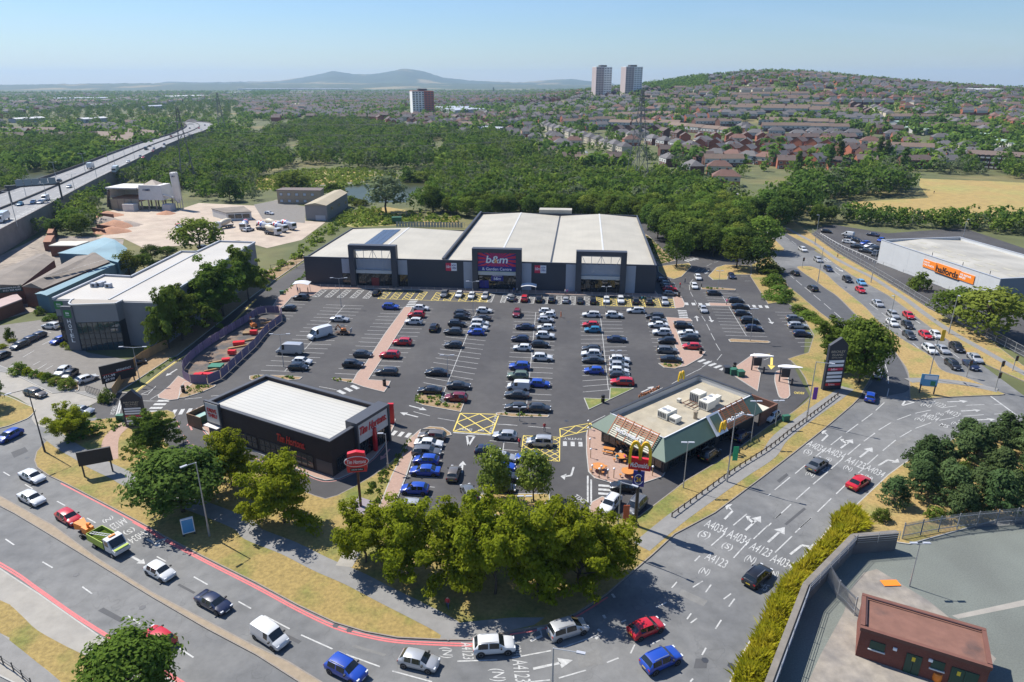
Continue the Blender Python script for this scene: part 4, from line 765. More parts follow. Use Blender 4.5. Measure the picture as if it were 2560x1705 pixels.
 def unit(t,x,y,a,b,hh,fans):
  px,py=fr.at(t,x,y,4.5);u=MB();u.box(px-a/2,py-b/2,4.55,px+a/2,py+b/2,4.5+hh);o=u.build('air_handling_unit',ac,T)
  for k in range(fans):f=MB();f.lathe((px-a*.22+k*a*.42,py-b*.1,4.5+hh),[(.38,0),(.38,.06),(.3,.08)],12);f.build('fan',GALV,o)
  v=MB()
  for k in range(5):v.box(px-a/2+.15+k*a*.17,py-b/2-.03,4.8,px-a/2+.15+k*a*.17+a*.1,py-b/2-.004,4.3+hh)
  v.build('louvre',DARK,o)
 unit('C3',1425,520,1.9,2.6,1.3,2);unit('C3',1500,565,1.3,1.5,.9,0);unit('C3',1705,385,2.0,2.0,1.9,0);unit('C3',1790,440,1.8,2.3,1.5,1);unit('C3',1840,405,1.6,1.8,1.4,1);unit('C3',1890,365,.9,.9,.8,0);unit('C3',1535,385,.6,.6,.6,0)
 px,py=fr.at('C3',1685,535,4.5);f=MB();f.lathe((px,py,4.45),[(.35,0),(.3,.9),(.38,1),(.38,1.25),(.25,1.3)],12);f.build('flue',mat('weathered_flue',(.25,.2,.14),.6),T)
 px,py=fr.at('C3',1650,425,4.5);f=MB()
 for k in range(4):f.bar((px-1.2+k*.8,py-.9,4.95),(px-1.2+k*.8,py+.9,4.95),.1,.1)
 f.bar((px-1.3,py-.9,4.95),(px+1.3,py-.9,4.95),.1,.1);f.bar((px-1.3,py+.9,4.95),(px+1.3,py+.9,4.95),.1,.1);f.build('pipe_rack',mat('rusty_steel',(.16,.08,.05),.7),T)
 yw=MB();yw.box(2.5,D,0,2.8,D+5.5,2.6);yw.box(W-.6,D,0,W-.3,D+5.5,2.6);yw.box(2.8,D+5.2,0,W-.6,D+5.5,2.6);yw.build('yard_wall',brickmat('red_brown_brick',(.16,.07,.045),(.12,.09,.07)),T)
 pbox(T,'canopy',cream,W-3.2,D+.1,2.7,W-.2,D+2.4,2.85)
 b=g('C3',1132,1528);h=hgt(b,'C3',1190,740);P=thing('arches_pole_sign','tall pole sign with yellow arches over a red board and blue clock sign','sign',b,math.radians(-14));P.scale=(.72,.72,1)
 p=MB();p.tube((0,0,0),(0,0,h-2.4),.34,.3,14);p.tube((0,0,0),(0,0,.25),.55,.5,14)
 for k in range(4):a=k*math.pi/2;p.bar((math.cos(a)*.3,math.sin(a)*.3,.8),(math.cos(a)*.8,math.sin(a)*.8,.05),.1,.1)
 p.build('post',mat('charcoal_post',(.03,.028,.028),.5),P)
 pbox(P,'red_board',SIGNRED,-1.95,-.3,h-4.2,1.95,.3,h-2.5);wtext(P,'sign_letters',"McDonald's",SIGNWHITE,-1.6,1.6,h-3.8,h-3.1,-.31,bold=.02,th=.04)
 ar=MB()
 for sg in(-1,1):
  pr=None
  for k in range(17):
   t=math.pi*k/16;x=sg*(.9-.9*math.cos(t));z=h-3.3+3.1*max(0,math.sin(t))**.55;
   if k==0:z=h-2.6
   q=Vector((x*.98,-.36,z))
   if pr is not None:ar.bar(pr,q,.5,.42)
   pr=q
 ar.build('arches',YELLOW,P)
 pbox(P,'clock_board',SIGNBLUE,-1.0,-.3,h-6.6,1.0,.3,h-4.5);c=MB();k=26
 for i in range(22):t0=2*math.pi*(i+3)/26;t1=2*math.pi*(i+4)/26;c.bar((.72*math.cos(t0),-.33,h-5.55+.72*math.sin(t0)),(.72*math.cos(t1),-.33,h-5.55+.72*math.sin(t1)),.05,.12)
 c.build('clock_ring',SIGNWHITE,P);wtext(P,'sign_letters','24',YELLOW,-.42,.42,h-5.9,h-5.2,-.31,bold=.02,th=.03)
burger()
# ---------------- car parts warehouse on the right ----------------
def parts_store():
 O=g('B4',1003,648);h=hgt(O,'B4',1040,440);E=g('B4',2140,800,h);fr=Fr(O,E);L=fr.L;D=fr.at('B4',1780,418,h)[1]*1.0
 T=thing('parts_warehouse','white clad car parts warehouse with orange lettered signs beside the dual carriageway','building',fr.O,fr.a)
 wm=mat('white_panel_cladding',(.5,.51,.51),.5,noise=.06,scale=.3)
 n=7
 for k in range(n):pbox(T,'wall_panel',wm,L*k/n+.02,0,.0,L*(k+1)/n-.02,.3,h)
 w=MB();w.box(0,.302,0,.3,D,h);w.box(.3,D-.3,0,L,D,h);w.build('wall',wm,T);pbox(T,'grey_end_wall',mat('blue_grey_cladding',(.15,.19,.24),.5),L-.3,.302,0,L+.02,D,h)
 rf=MB();rf.add([(.3,.3,h-.9),(L-.3,.3,h-.9),(L-.3,D/2,h-.05),(.3,D/2,h-.05),(L-.3,D-.3,h-.9),(.3,D-.3,h-.9)],[(0,1,2,3),(3,2,4,5)]);rf.build('roof',stripes('warehouse_roof',(.38,.36,.31),0,.8,.12,.6,dirt=.25),T)
 for i in range(8):
  for j in range(3):
   q=MB();xx=L*(.08+.115*i);yy=D*(.1+.13*j);zz=h-.9+(yy-.3)*.85/(D/2-.3)+.03;q.add([(xx,yy,zz),(xx+L*.06,yy,zz),(xx+L*.06,yy+1.1,zz+.06),(xx,yy+1.1,zz+.06)],[(0,1,2,3)]);q.build('rooflight',mat('grimy_rooflight',(.4,.37,.28),.4),T)
 cp=MB();cp.box(-.1,-.1,h,L+.1,.4,h+.12);cp.box(-.1,.402,h,.4,D,h+.12);cp.box(L-.4,.402,h,L+.1,D,h+.12);cp.box(.4,D-.4,h,L-.4,D,h+.12);cp.build('parapet_coping',M_LGREY,T)
 for i,(t0,t1,txt,m)in enumerate((((1440,615,1555,705),None,'WE FIT\nCAR PARTS',SIGNWHITE),((1555,650,1765,790),None,'halfords',SIGNBLACK),((1768,728,1895,835),None,'WE REPAIR\nBIKES',SIGNWHITE))):
  x0=fr.face('B4',t0[0],t0[1])[0];x1=fr.face('B4',t0[2],t0[3])[0];zt=fr.face('B4',t0[0],t0[1])[1];zb=zt-(2.6 if i==1 else 2.3)
  s=pbox(T,'orange_sign',ORANGE,x0+.03,-.2,zb,x1-.03,-.004,zt)
  if i==1:pbox(s,'sign_base',SIGNBLACK,x0+.03,-.2,zb-.25,x1-.03,-.004,zb-.002);wtext(s,'sign_letters',txt,m,x0+.4,x1-.5,zb+.15,zt-.6,-.205,bold=.03,th=.03)
  else:
   for k,ln in enumerate(txt.split('\n')):wtext(s,'sign_letters',ln,m,x0+.3,x0+.3+(x1-x0)*(.42 if len(ln)<7 else .75),zt-.95-.75*k,zt-.4-.75*k,-.205,bold=.02,th=.02)
 for px in(1470,1770,2040):
  x=fr.face('B4',px,640)[0];f=MB();f.tube((x,1.0,h-.9),(x,1.0,h+.9),.09,n=6);f.build('vent_pipe',DARK,T)
 bw=MB()
 for k in range(5):x=L*(.08+.2*k);bw.bar((x,-.6,.0),(x,-.6,1.1),.1,.1);bw.bar((x,-.6,1.05),(x+L*.12,-.6,1.05),.06,.06)
 bw.build('guard_rail',GALV,T)
parts_store()
# ---------------- hotel ----------------
def hotel():
 O=g('B1',578,1095);h=hgt(O,'B1',487,690);fr=Fr(O,g('B1',1490,1118));L=fr.L
 T=thing('hotel','grey three storey hotel with cream roof, curved glazed bay and upright letter sign','building',fr.O,fr.a)
 gm=mat('grey_render',(.2,.205,.215),.6,noise=.06,scale=.5);D=fr.at('B1',960,475,h)[1];D2=fr.at('B1',2020,160,h)[1];xr=fr.at('B1',2020,160,h)[0]
 sk=xr/D2 if False else 0
 c=[fr.at('B1',*q,h)for q in((487,690),(960,475),(1205,488),(1085,542),(1670,257),(1812,260),(2020,162),(2345,172))]
 back=Vector(c[7])-Vector(c[6]);pr=[(c[0][0],c[0][1]),c[1],c[2],c[4],c[5],c[6],c[7],fr.at('B1',1440,718,h)]
 mb=MB();mb.prism(pr,0,h-.25);mb.build('wall',gm,T)
 rf=MB();q=offset([Vector((p[0],p[1],0))for p in(pr if sum(pr[i][0]*pr[(i+1)%8][1]-pr[(i+1)%8][0]*pr[i][1]for i in range(8))>0 else pr[::-1])],.5);rf.prism([(p.x,p.y)for p in q],h-.24,h-.1)
 ro=rf.build('roof',M_RIBH,T)
 cp=MB()
 for i in range(8):
  if i==7:continue
  a,b=pr[i],pr[(i+1)%8];cp.bar((a[0],a[1],h+.1),(b[0],b[1],h+.1),.45,.5)
 cp.build('parapet_coping',mat('silver_coping',(.4,.41,.43),.4),T)
 rl=MB();a,b=fr.at('B1',1000,695,h),fr.at('B1',1830,255,h);rl.bar((a[0],a[1],h),(b[0],b[1],h),.35,.2);rl.build('roof_gutter',GALV,ro)
 fz=h*.62;b0,b1=L*.22,L*.70
 glaze(T,.4,b0-.6,.3,fz,5,6,-.02);glaze(T,b1+.5,L-.3,.3,fz,5,6,-.02)
 for x in(1.6,3.4,b1+1.5,b1+4):glaze(T,x,x+.9,h*.72,h*.84,2,1,-.01)
 def arc(k):t=k/10;return(b0+(b1-b0)*t,-1.0-3.2*math.sin(math.pi/2*t/.2)if t<.2 else-4.2+1.6*(t-.2)/.8)
 pts=[(b0,.02)]+[arc(k)for k in range(11)]+[(b1,.02)]
 mb=MB();mb.prism(pts,fz,h+.05);mb.build('bay_upper_wall',gm,T);mb=MB();mb.prism([(x*.96+.04*(b0+b1)/2,y*.85)for x,y in pts],h+.05,h+.09);mb.build('bay_roof',mat('bay_roof_felt',(.3,.27,.23),.8),T)
 cp=MB()
 for a,b in zip(pts,pts[1:]):cp.bar((a[0],a[1],h+.12),(b[0],b[1],h+.12),.3,.3)
 cp.build('bay_coping',GALV,T)
 mb=MB();mb.prism([(x,y+.15)for x,y in pts],0,fz);mb.build('bay_core',mat('dark_interior',(.03,.035,.04),.5),T)
 fm=MB()
 gb=mat('blue_tinted_glass',(.03,.055,.065),.05,spec=.9)
 for k in range(2,10):
  a,b=Vector((*arc(k),0)),Vector((*arc(k+1),0))
  for j in range(5):
   z0,z1=fz*j/5+.04,fz*(j+1)/5-.04;q=MB();e=(b-a).normalized()*.05;q.quad(a+e+Vector((0,0,z0)),b-e+Vector((0,0,z0)),b-e+Vector((0,0,z1)),a+e+Vector((0,0,z1)));q.build('window_pane',gb,T)
  fm.bar((a.x,a.y,0),(a.x,a.y,fz),.12,.12)
  for j in range(6):fm.bar((a.x,a.y,fz*j/5),(b.x,b.y,fz*j/5),.1,.1)
 fm.build('window_frame',M_MULL,T)
 d=Vector((1,0,0));n=Vector((0,-1,0));fin=MB();o1=Vector((b0+(b1-b0)*.2-2.4,-4.45,0));fin.add([o1+d*0,o1+d*2.6,o1+d*2.6+Vector((0,0,h*.98)),o1+Vector((0,0,h*.98)),o1-n*.6,o1+d*2.6-n*.6,o1+d*2.6-n*.6+Vector((0,0,h*.98)),o1-n*.6+Vector((0,0,h*.98))],[(0,1,2,3),(1,5,6,2),(5,4,7,6),(4,0,3,7),(3,2,6,7)]);fin.build('sign_fin',mat('slate_fin',(.09,.095,.11),.6),T)
 for k,ch in enumerate('HOTEL'):
  mb=MB();zz=h*.62-k*h*.105;text(mb,ch,o1+d*.95+n*.03+Vector((0,0,zz)),d*.75,(0,0,.85),0,0,.01,.05);mb.build('sign_letter',SIGNWHITE,T)
 grn=mat('hotel_green',(.01,.16,.04),.4)
 mb=MB();zz=h*.74;p=o1+d*.5+n*.03;mb.add([p+Vector((0,0,zz)),p+d*1.7+Vector((0,0,zz)),p+d*1.7+Vector((0,0,zz+1.7)),p+Vector((0,0,zz+1.7))],[(0,1,2,3)]);s=mb.build('green_logo_board',grn,T)
 mb=MB();text(mb,'ibis',p+d*.45+n*.01+Vector((0,0,zz+.8)),d*.8,(0,0,.5),0,.1,.02,.02);text(mb,'styles',p+d*.45+n*.01+Vector((0,0,zz+.4)),d*.8,(0,0,.25),0,0,.01,.02);mb.build('logo_letters',SIGNWHITE,s)
 s=pbox(T,'green_logo_board',grn,.3,-.12,h-2.3,2.3,-.03,h-.5);wtext(s,'logo_letters','ibis',SIGNWHITE,.8,1.8,h-1.4,h-.9,-.125,th=.01);wtext(s,'logo_letters','styles',SIGNWHITE,.8,1.8,h-1.85,h-1.6,-.125,th=.01)
 for t in((870,575),(915,570),(945,560),(1000,580)):
  x,y=fr.at('B1',*t,h);u=MB();u.box(x-.7,y-.5,h-.1,x+.7,y+.5,h+.9);o=u.build('roof_condenser',M_LGREY,T);f=MB();f.lathe((x,y-.5,h+.4),[(.32,0),(.32,-.06),(.1,-.08)],12,ax='y');f.build('fan',DARK,o)
hotel()
# ---------------- generic sheds, offices, workshops ----------------
def shed(name,label,quad,h,rise,wall,roof,cat='building',ridge=0,win=None,wcol=None,parts=True):
 """quad: four eave corners as seen in the picture (left-front, right-front, right-back, left-back) at height h; ridge 0: along side 0-1"""
 P=[g(*q,h)for q in quad];c=sum(P,Vector())/4;c.z=0
 fr=Fr(P[0],P[1]);pl=[fr.I@Vector((p.x,p.y,0))for p in P];D=(pl[2].y+pl[3].y)/2;L=fr.L
 x0,x1=min(0,pl[3].x)*.5,L
 T=thing(name,label,cat,fr.O,fr.a)
 q=[(0,0),(L,0),(pl[2].x,pl[2].y),(pl[3].x,pl[3].y)]
 mb=MB();mb.prism(q,0,h);mb.build('wall',wall,T)
 Q=[Vector((*p,0))for p in q];cc=sum(Q,Vector())/4;ov=[cc+(p-cc)*1.03 for p in Q];rf=MB();e=.04
 if rise<=.05:rf.prism([(p.x,p.y)for p in ov],h+.003,h+.3)
 elif ridge==0:
  m0,m1=(ov[0]+ov[3])/2,(ov[1]+ov[2])/2;V=[(*ov[i].xy,h+e)for i in range(4)]+[(*m0.xy,h+rise),(*m1.xy,h+rise)];rf.add(V,[(0,1,5,4),(2,3,4,5),(0,4,3),(1,2,5)])
 else:
  m0,m1=(ov[0]+ov[1])/2,(ov[3]+ov[2])/2;V=[(*ov[i].xy,h+e)for i in range(4)]+[(*m0.xy,h+rise),(*m1.xy,h+rise)];rf.add(V,[(0,4,5,3),(1,2,5,4),(0,1,4),(2,3,5)])
 rf.build('roof',roof,T)
 if win:
  for(a,b,z0,z1)in win:glaze(T,L*a,L*b,h*z0,h*z1,max(1,int((b-a)*L/2)),1,-.01,m=wcol or GLASS)
 return T,fr,L,D
AGED=mat('aged_asbestos_roof',(.2,.17,.14),.9,noise=.25,scale=.5,patch=(.25,(.14,.12,.1),.45,.7));BLUER=stripes('blue_ribbed_roof',(.16,.27,.31),0,.7,.2,.6,dirt=.2);RBRK=brickmat('workshop_brick',(.19,.075,.045),(.15,.11,.09))
T,f,L_,D_=shed('workshop','long grey corrugated workshop with white rooflight strip beside the hotel',[('B1',210,575),('B1',400,592),('B1',1000,350),('B1',765,262)],5.5,1.3,RBRK,AGED,ridge=1)
for a in range(9):
 q=MB();s=.15+a*.08;q.add([(L_*.28,D_*s,6.6),(L_*.42,D_*s,6.85),(L_*.42,D_*(s+.07),6.85),(L_*.28,D_*(s+.07),6.6)],[(0,1,2,3)]);q.location=0 if False else None;q.build('rooflight',mat('milky_rooflight',(.5,.5,.46),.4),T).location=(-L_*.02,0,.12)
T,f,L_,D_=shed('workshop','older grey workshop with a long pale rooflight at the left edge',[('B1',-420,620),('B1',200,560),('B1',500,330),('B1',330,285)],5.2,1.2,RBRK,AGED,ridge=1)
gs_=mat('dark_green_fascia',(.012,.055,.05),.5);x0,z1=f.face('B1',-20,600);x1,z0=f.face('B1',300,650);s=pbox(T,'fascia_sign',gs_,x0,-.15,3.6,L_-.1,-.01,5.4);wtext(s,'sign_letters','www.davidmanners.co.uk',SIGNWHITE,L_*.45,L_-.4,4.6,5.1,-.155,th=.01);wtext(s,'sign_letters','0121 544 4040',SIGNWHITE,L_*.7,L_-.4,3.9,4.35,-.155,th=.01)
shed('blue_lean_to','narrow blue roofed lean-to along the workshop facing the hotel',[('B1',330,640),('B1',440,655),('B1',1075,365),('B1',985,352)],4.8,.35,mat('blue_wall_sheet',(.09,.16,.2),.6),BLUER,ridge=1)
shed('blue_warehouse','pale blue ribbed warehouse roof behind the grey workshop',[('B1',540,268),('B1',1080,350),('B1',1165,225),('B1',960,125)],5.5,1.0,mat('blue_wall_sheet2',(.08,.17,.22),.6),BLUER,ridge=1)
shed('brick_store','small flat roofed brick store with a pale roof above the workshop',[('B1',455,205),('B1',700,205),('B1',820,165),('B1',560,165)],3.5,0,RBRK,mat('pale_flat_roof',(.5,.47,.4),.8,noise=.1,scale=.5))
shed('brick_lean_to','low red brick wall building at the left edge below the workshop',[('B1',-200,850),('B1',200,700),('B1',150,650),('B1',-250,790)],3.0,0,RBRK,mat('pinkish_roof',(.36,.27,.25),.8,noise=.1,scale=.5))
for k,qd in enumerate(([('B1',430,85),('B1',480,82),('B1',515,20),('B1',460,20)],[('B1',395,165),('B1',465,165),('B1',500,105),('B1',430,105)])):shed('rusty_shed',('upper' if k==0 else 'lower')+' of two rusty roofed sheds beside the viaduct wall',qd,3.2,.2,RBRK,mat('rust_roof',(.3,.15,.09),.9,noise=.2,scale=1))
BEIGE=mat('beige_panels',(.36,.28,.19),.8,noise=.1,scale=.6);wn=mat('pale_window',(.45,.5,.55),.2)
shed('site_office','two storey beige panelled flat roofed office block by the pond',[('A2',188,1090),('A2',590,1095),('A2',620,1070),('A2',250,1068)],6.3,0,BEIGE,mat('brown_felt',(.14,.11,.1),.9),win=[(x,x+.07,z,z+.2)for z in(.12,.62)for x in(.06,.24,.42,.6,.78)],wcol=wn)
T,f,L_,D_=shed('grey_warehouse','grey clad shed with a tan gabled roof beside the beige office',[('A2',448,1222),('A2',648,1228),('A2',838,1112),('A2',720,1090)],6.5,1.0,mat('grey_sheet_wall',(.2,.195,.2),.7,noise=.08,scale=.5),stripes('tan_ribbed_roof',(.34,.29,.2),0,.9,.15,.8),ridge=1)
pbox(T,'loading_door',M_LGREY,L_*.45,-.08,0,L_*.9,-.01,2.2)
for k in range(4):q=MB();q.box(L_+.01,D_*(.12+.2*k),4.0,L_+.06,D_*(.12+.2*k)+1.4,5.2);q.build('window_pane',GLASS,T)
shed('weighbridge_hut','small white framed flat roofed hut beside the mixer trucks',[('A1',2080,1300),('A1',2310,1290),('A1',2240,1240),('A1',1950,1262)],3.2,0,M_WHITE,AGED,win=[(.08,.3,.3,.8),(.35,.6,.3,.8),(.65,.92,.3,.8)])
# ---------------- concrete batching plant ----------------
def plant():
 fr=Fr(g('A1',1075,1265),g('A1',1290,1270));z=lambda x,y:fr.face('A1',x,y)[1]
 T=thing('batching_plant','white clad concrete batching plant with open bunkers, conveyor and hopper','building',fr.O,fr.a);L=fr.L
 wh=mat('dusty_white_sheet',(.6,.58,.55),.6,noise=.1,scale=.4);dst=mat('dusty_tan_wall',(.45,.35,.25),.9,noise=.15,scale=.4)
 hb=z(1050,1060);x2,x3=fr.face('A1',1295,1270)[0],fr.face('A1',1505,1270)[0];D=12
 w=MB();w.box(-2.5,0,0,L+.0,.4,hb*.48);w.build('bunker_wall',dst,T)
 for k in range(5):pbox(T,'bunker_post',mat('dusty_post',(.35,.28,.22),.9),-2.5+k*(L+2.3)/4,-.25,0,-2.2+k*(L+2.3)/4,0,hb*.5)
 rf=MB();rf.box(-3,-1,hb-.6,x2,D,hb);rf.box(-3,D-.4,hb*.3,x2,D,hb-.6);rf.box(-3,0,hb*.5,-2.6,D,hb-.6);rf.build('canopy',wh,T)
 hp=MB();hp.box(-2.0,1,hb*.35,x2-.5,D-1,hb*.52);hp.build('aggregate',mat('sand_heap',(.35,.2,.13),.95,noise=.2,scale=1),T)
 ht=z(1380,1045);m0,m1=x2+.02,x3;zt,zm=ht,ht*.42
 mb=MB();V=[(m0,0,zm),(m1+.8,0,zm),(m1+.8,D*.8,zm),(m0,D*.8,zm),(m0+.6,.6,zt),(m1,.6,zt),(m1,D*.7,zt),(m0+.6,D*.7,zt)]
 mb.add(V,[(0,1,5,4),(1,2,6,5),(2,3,7,6),(3,0,4,7),(4,5,6,7),(3,2,1,0)]);mb.build('hopper_housing',wh,T)
 rr=MB();rr.add([(m0+2,1.5,zt+.02),(m1-2.5,1.5,zt+.02),(m1-2.5,D*.6,zt+.02),(m0+2,D*.6,zt+.02),((m0+m1)/2,4,zt+2.2)],[(0,1,4),(1,2,4),(2,3,4),(3,0,4)]);rr.build('roof_cowl',mat('tan_cowl',(.42,.35,.28),.7),T)
 for k in range(4):
  for j in(0,1):x=m0+.5+k*(m1-m0-.5)/3;pbox(T,'leg',mat('dusty_post',(.3,.2,.12),.9),x-.25,.5+j*D*.6,0,x+.25,1+j*D*.6,zm)
 wtext(T,'sign_letters','// CEMEX',mat('sign_navy',(.03,.04,.12),.5),m0+2.6,m0+6.2,zt*.78,zt*.85,.25,th=.12)
 pbox(T,'control_cabin',wh,m0-6,-4,0,m0-.5,-.6,3.2);pbox(T,'plant_room',M_LGREY,m1+.5,-1.5,0,m1+4.5,2.5,3.0)
 cv=MB();a=fr.at('A1',1000,1255);b0=(-1.4,-1.2,hb-1.6);cv.bar((a[0],a[1],.8),b0,1.1,.7);cv.bar((a[0],a[1],1.4),(b0[0],b0[1],b0[2]+.6),.9,.1);cv.build('conveyor',mat('conveyor_frame',(.12,.1,.09),.8),T)
 for k in range(3):t=.25+.25*k;q=MB();q.bar((a[0]+(b0[0]-a[0])*t,a[1]+(b0[1]-a[1])*t,0),(a[0]+(b0[0]-a[0])*t,a[1]+(b0[1]-a[1])*t,.8+(b0[2]-.8)*t),.25,.25);q.build('conveyor_support',DARK,T)
 so=g('A1',1655,1265);hs=hgt(so,'A1',1610,930);S2=thing('cement_silo','tall white cylindrical cement silo with ladder beside the batching plant','silo',so)
 s=MB();s.lathe((0,0,0),[(.6,3),(1.75,5.5),(1.75,hs),(1.4,hs+.4)],20);s.build('drum',wh,S2,40)
 for k in range(4):a_=math.pi/4+k*math.pi/2;q=MB();q.bar((1.6*math.cos(a_),1.6*math.sin(a_),0),(1.6*math.cos(a_),1.6*math.sin(a_),6),.25,.25);q.build('leg',GALV,S2)
 q=MB()
 for k in range(10):t=2*math.pi*k/10;q.bar((1.7*math.cos(t),1.7*math.sin(t),hs),(1.7*math.cos(t),1.7*math.sin(t),hs+1.1),.07,.07);q.bar((1.7*math.cos(t),1.7*math.sin(t),hs+1.1),(1.7*math.cos(t+.63),1.7*math.sin(t+.63),hs+1.1),.07,.07)
 q.build('guard_rail',DARK,S2);q=MB()
 for k in range(30):q.bar((1.8,-.25,.5+k*hs/30),(1.8,.25,.5+k*hs/30),.06,.06)
 q.bar((1.8,-.25,.3),(1.8,-.25,hs),.06,.06);q.bar((1.8,.25,.3),(1.8,.25,hs),.06,.06);q.build('ladder',GALV,S2)
 sg=MB();text(sg,'// CEMEX',(-1.2,-1.85,hs-1.6),(2.4,0,0),(0,0,.6),0,0,.01,.03);sg.build('sign_letters',MATS['sign_navy'],S2)
 pipe=MB();p0=fr.world(m1+.5,1,zt*.62);pipe.tube(p0-so,(-1.2,0,5.2),.45,n=10);pipe.build('feed_pipe',wh,S2)
 for k,(x,y,r)in enumerate(((1000,1320,5),(960,1370,5),(1060,1420,6.5),(1040,1470,5.5),(1160,1410,5),(1530,1305,3.5))):
  p=g('A1',x,y);rg=random.Random(k);n=20;hh=r*.42;V=[(0,0,hh)]
  for ring in(.35,.7,1):
   for i in range(n):t=2*math.pi*i/n;rr_=r*ring*(1+.12*rg.uniform(-1,1));V.append((math.cos(t)*rr_*1.3,math.sin(t)*rr_,hh*(1-ring)*(1+.15*rg.uniform(-1,1))-(.1 if ring==1 else 0)))
  mb=MB();mb.add(V,[(0,1+i,1+(i+1)%n)for i in range(n)]+[(1+j*n+i,1+(j+1)*n+i,1+(j+1)*n+(i+1)%n,1+j*n+(i+1)%n)for j in range(2)for i in range(n)])
  o=mb.build('aggregate_heap',[mat('red_sand',(.38,.2,.12),.95,noise=.2,scale=1.2),mat('grey_gravel_heap',(.3,.25,.21),.95,noise=.2,scale=1.2)][k in(1,4)],None,60);o.location=p
  tag(o,['top red sand heap left of the batching plant yard','grey gravel heap, second down left of the yard','largest red sand heap in the middle of the yard edge','lowest red sand heap at the yard edge','pale gravel heap nearest the open yard','small tan heap in front of the plant legs'][k],'heap','aggregate heaps in the concrete yard')
 for k,(x0,y0,x1,y1)in enumerate(((890,1330,1040,1345),(890,1440,1060,1460),(850,1470,960,1490))):
  a,b=g('A1',x0,y0),g('A1',x1,y1);fb=Fr(a,b);Tb=thing('bunker_wall',['upper','middle','lowest'][k]+' low brown bunker wall between the sand heaps','wall',fb.O,fb.a,'bunker walls between the heaps');n=5
  for j in range(n):pbox(Tb,'concrete_block',mat('brown_block',(.16,.08,.06),.9,noise=.2,scale=1),fb.L*j/n+.03,0,0,fb.L*(j+1)/n-.03,.6,1.7)
plant()
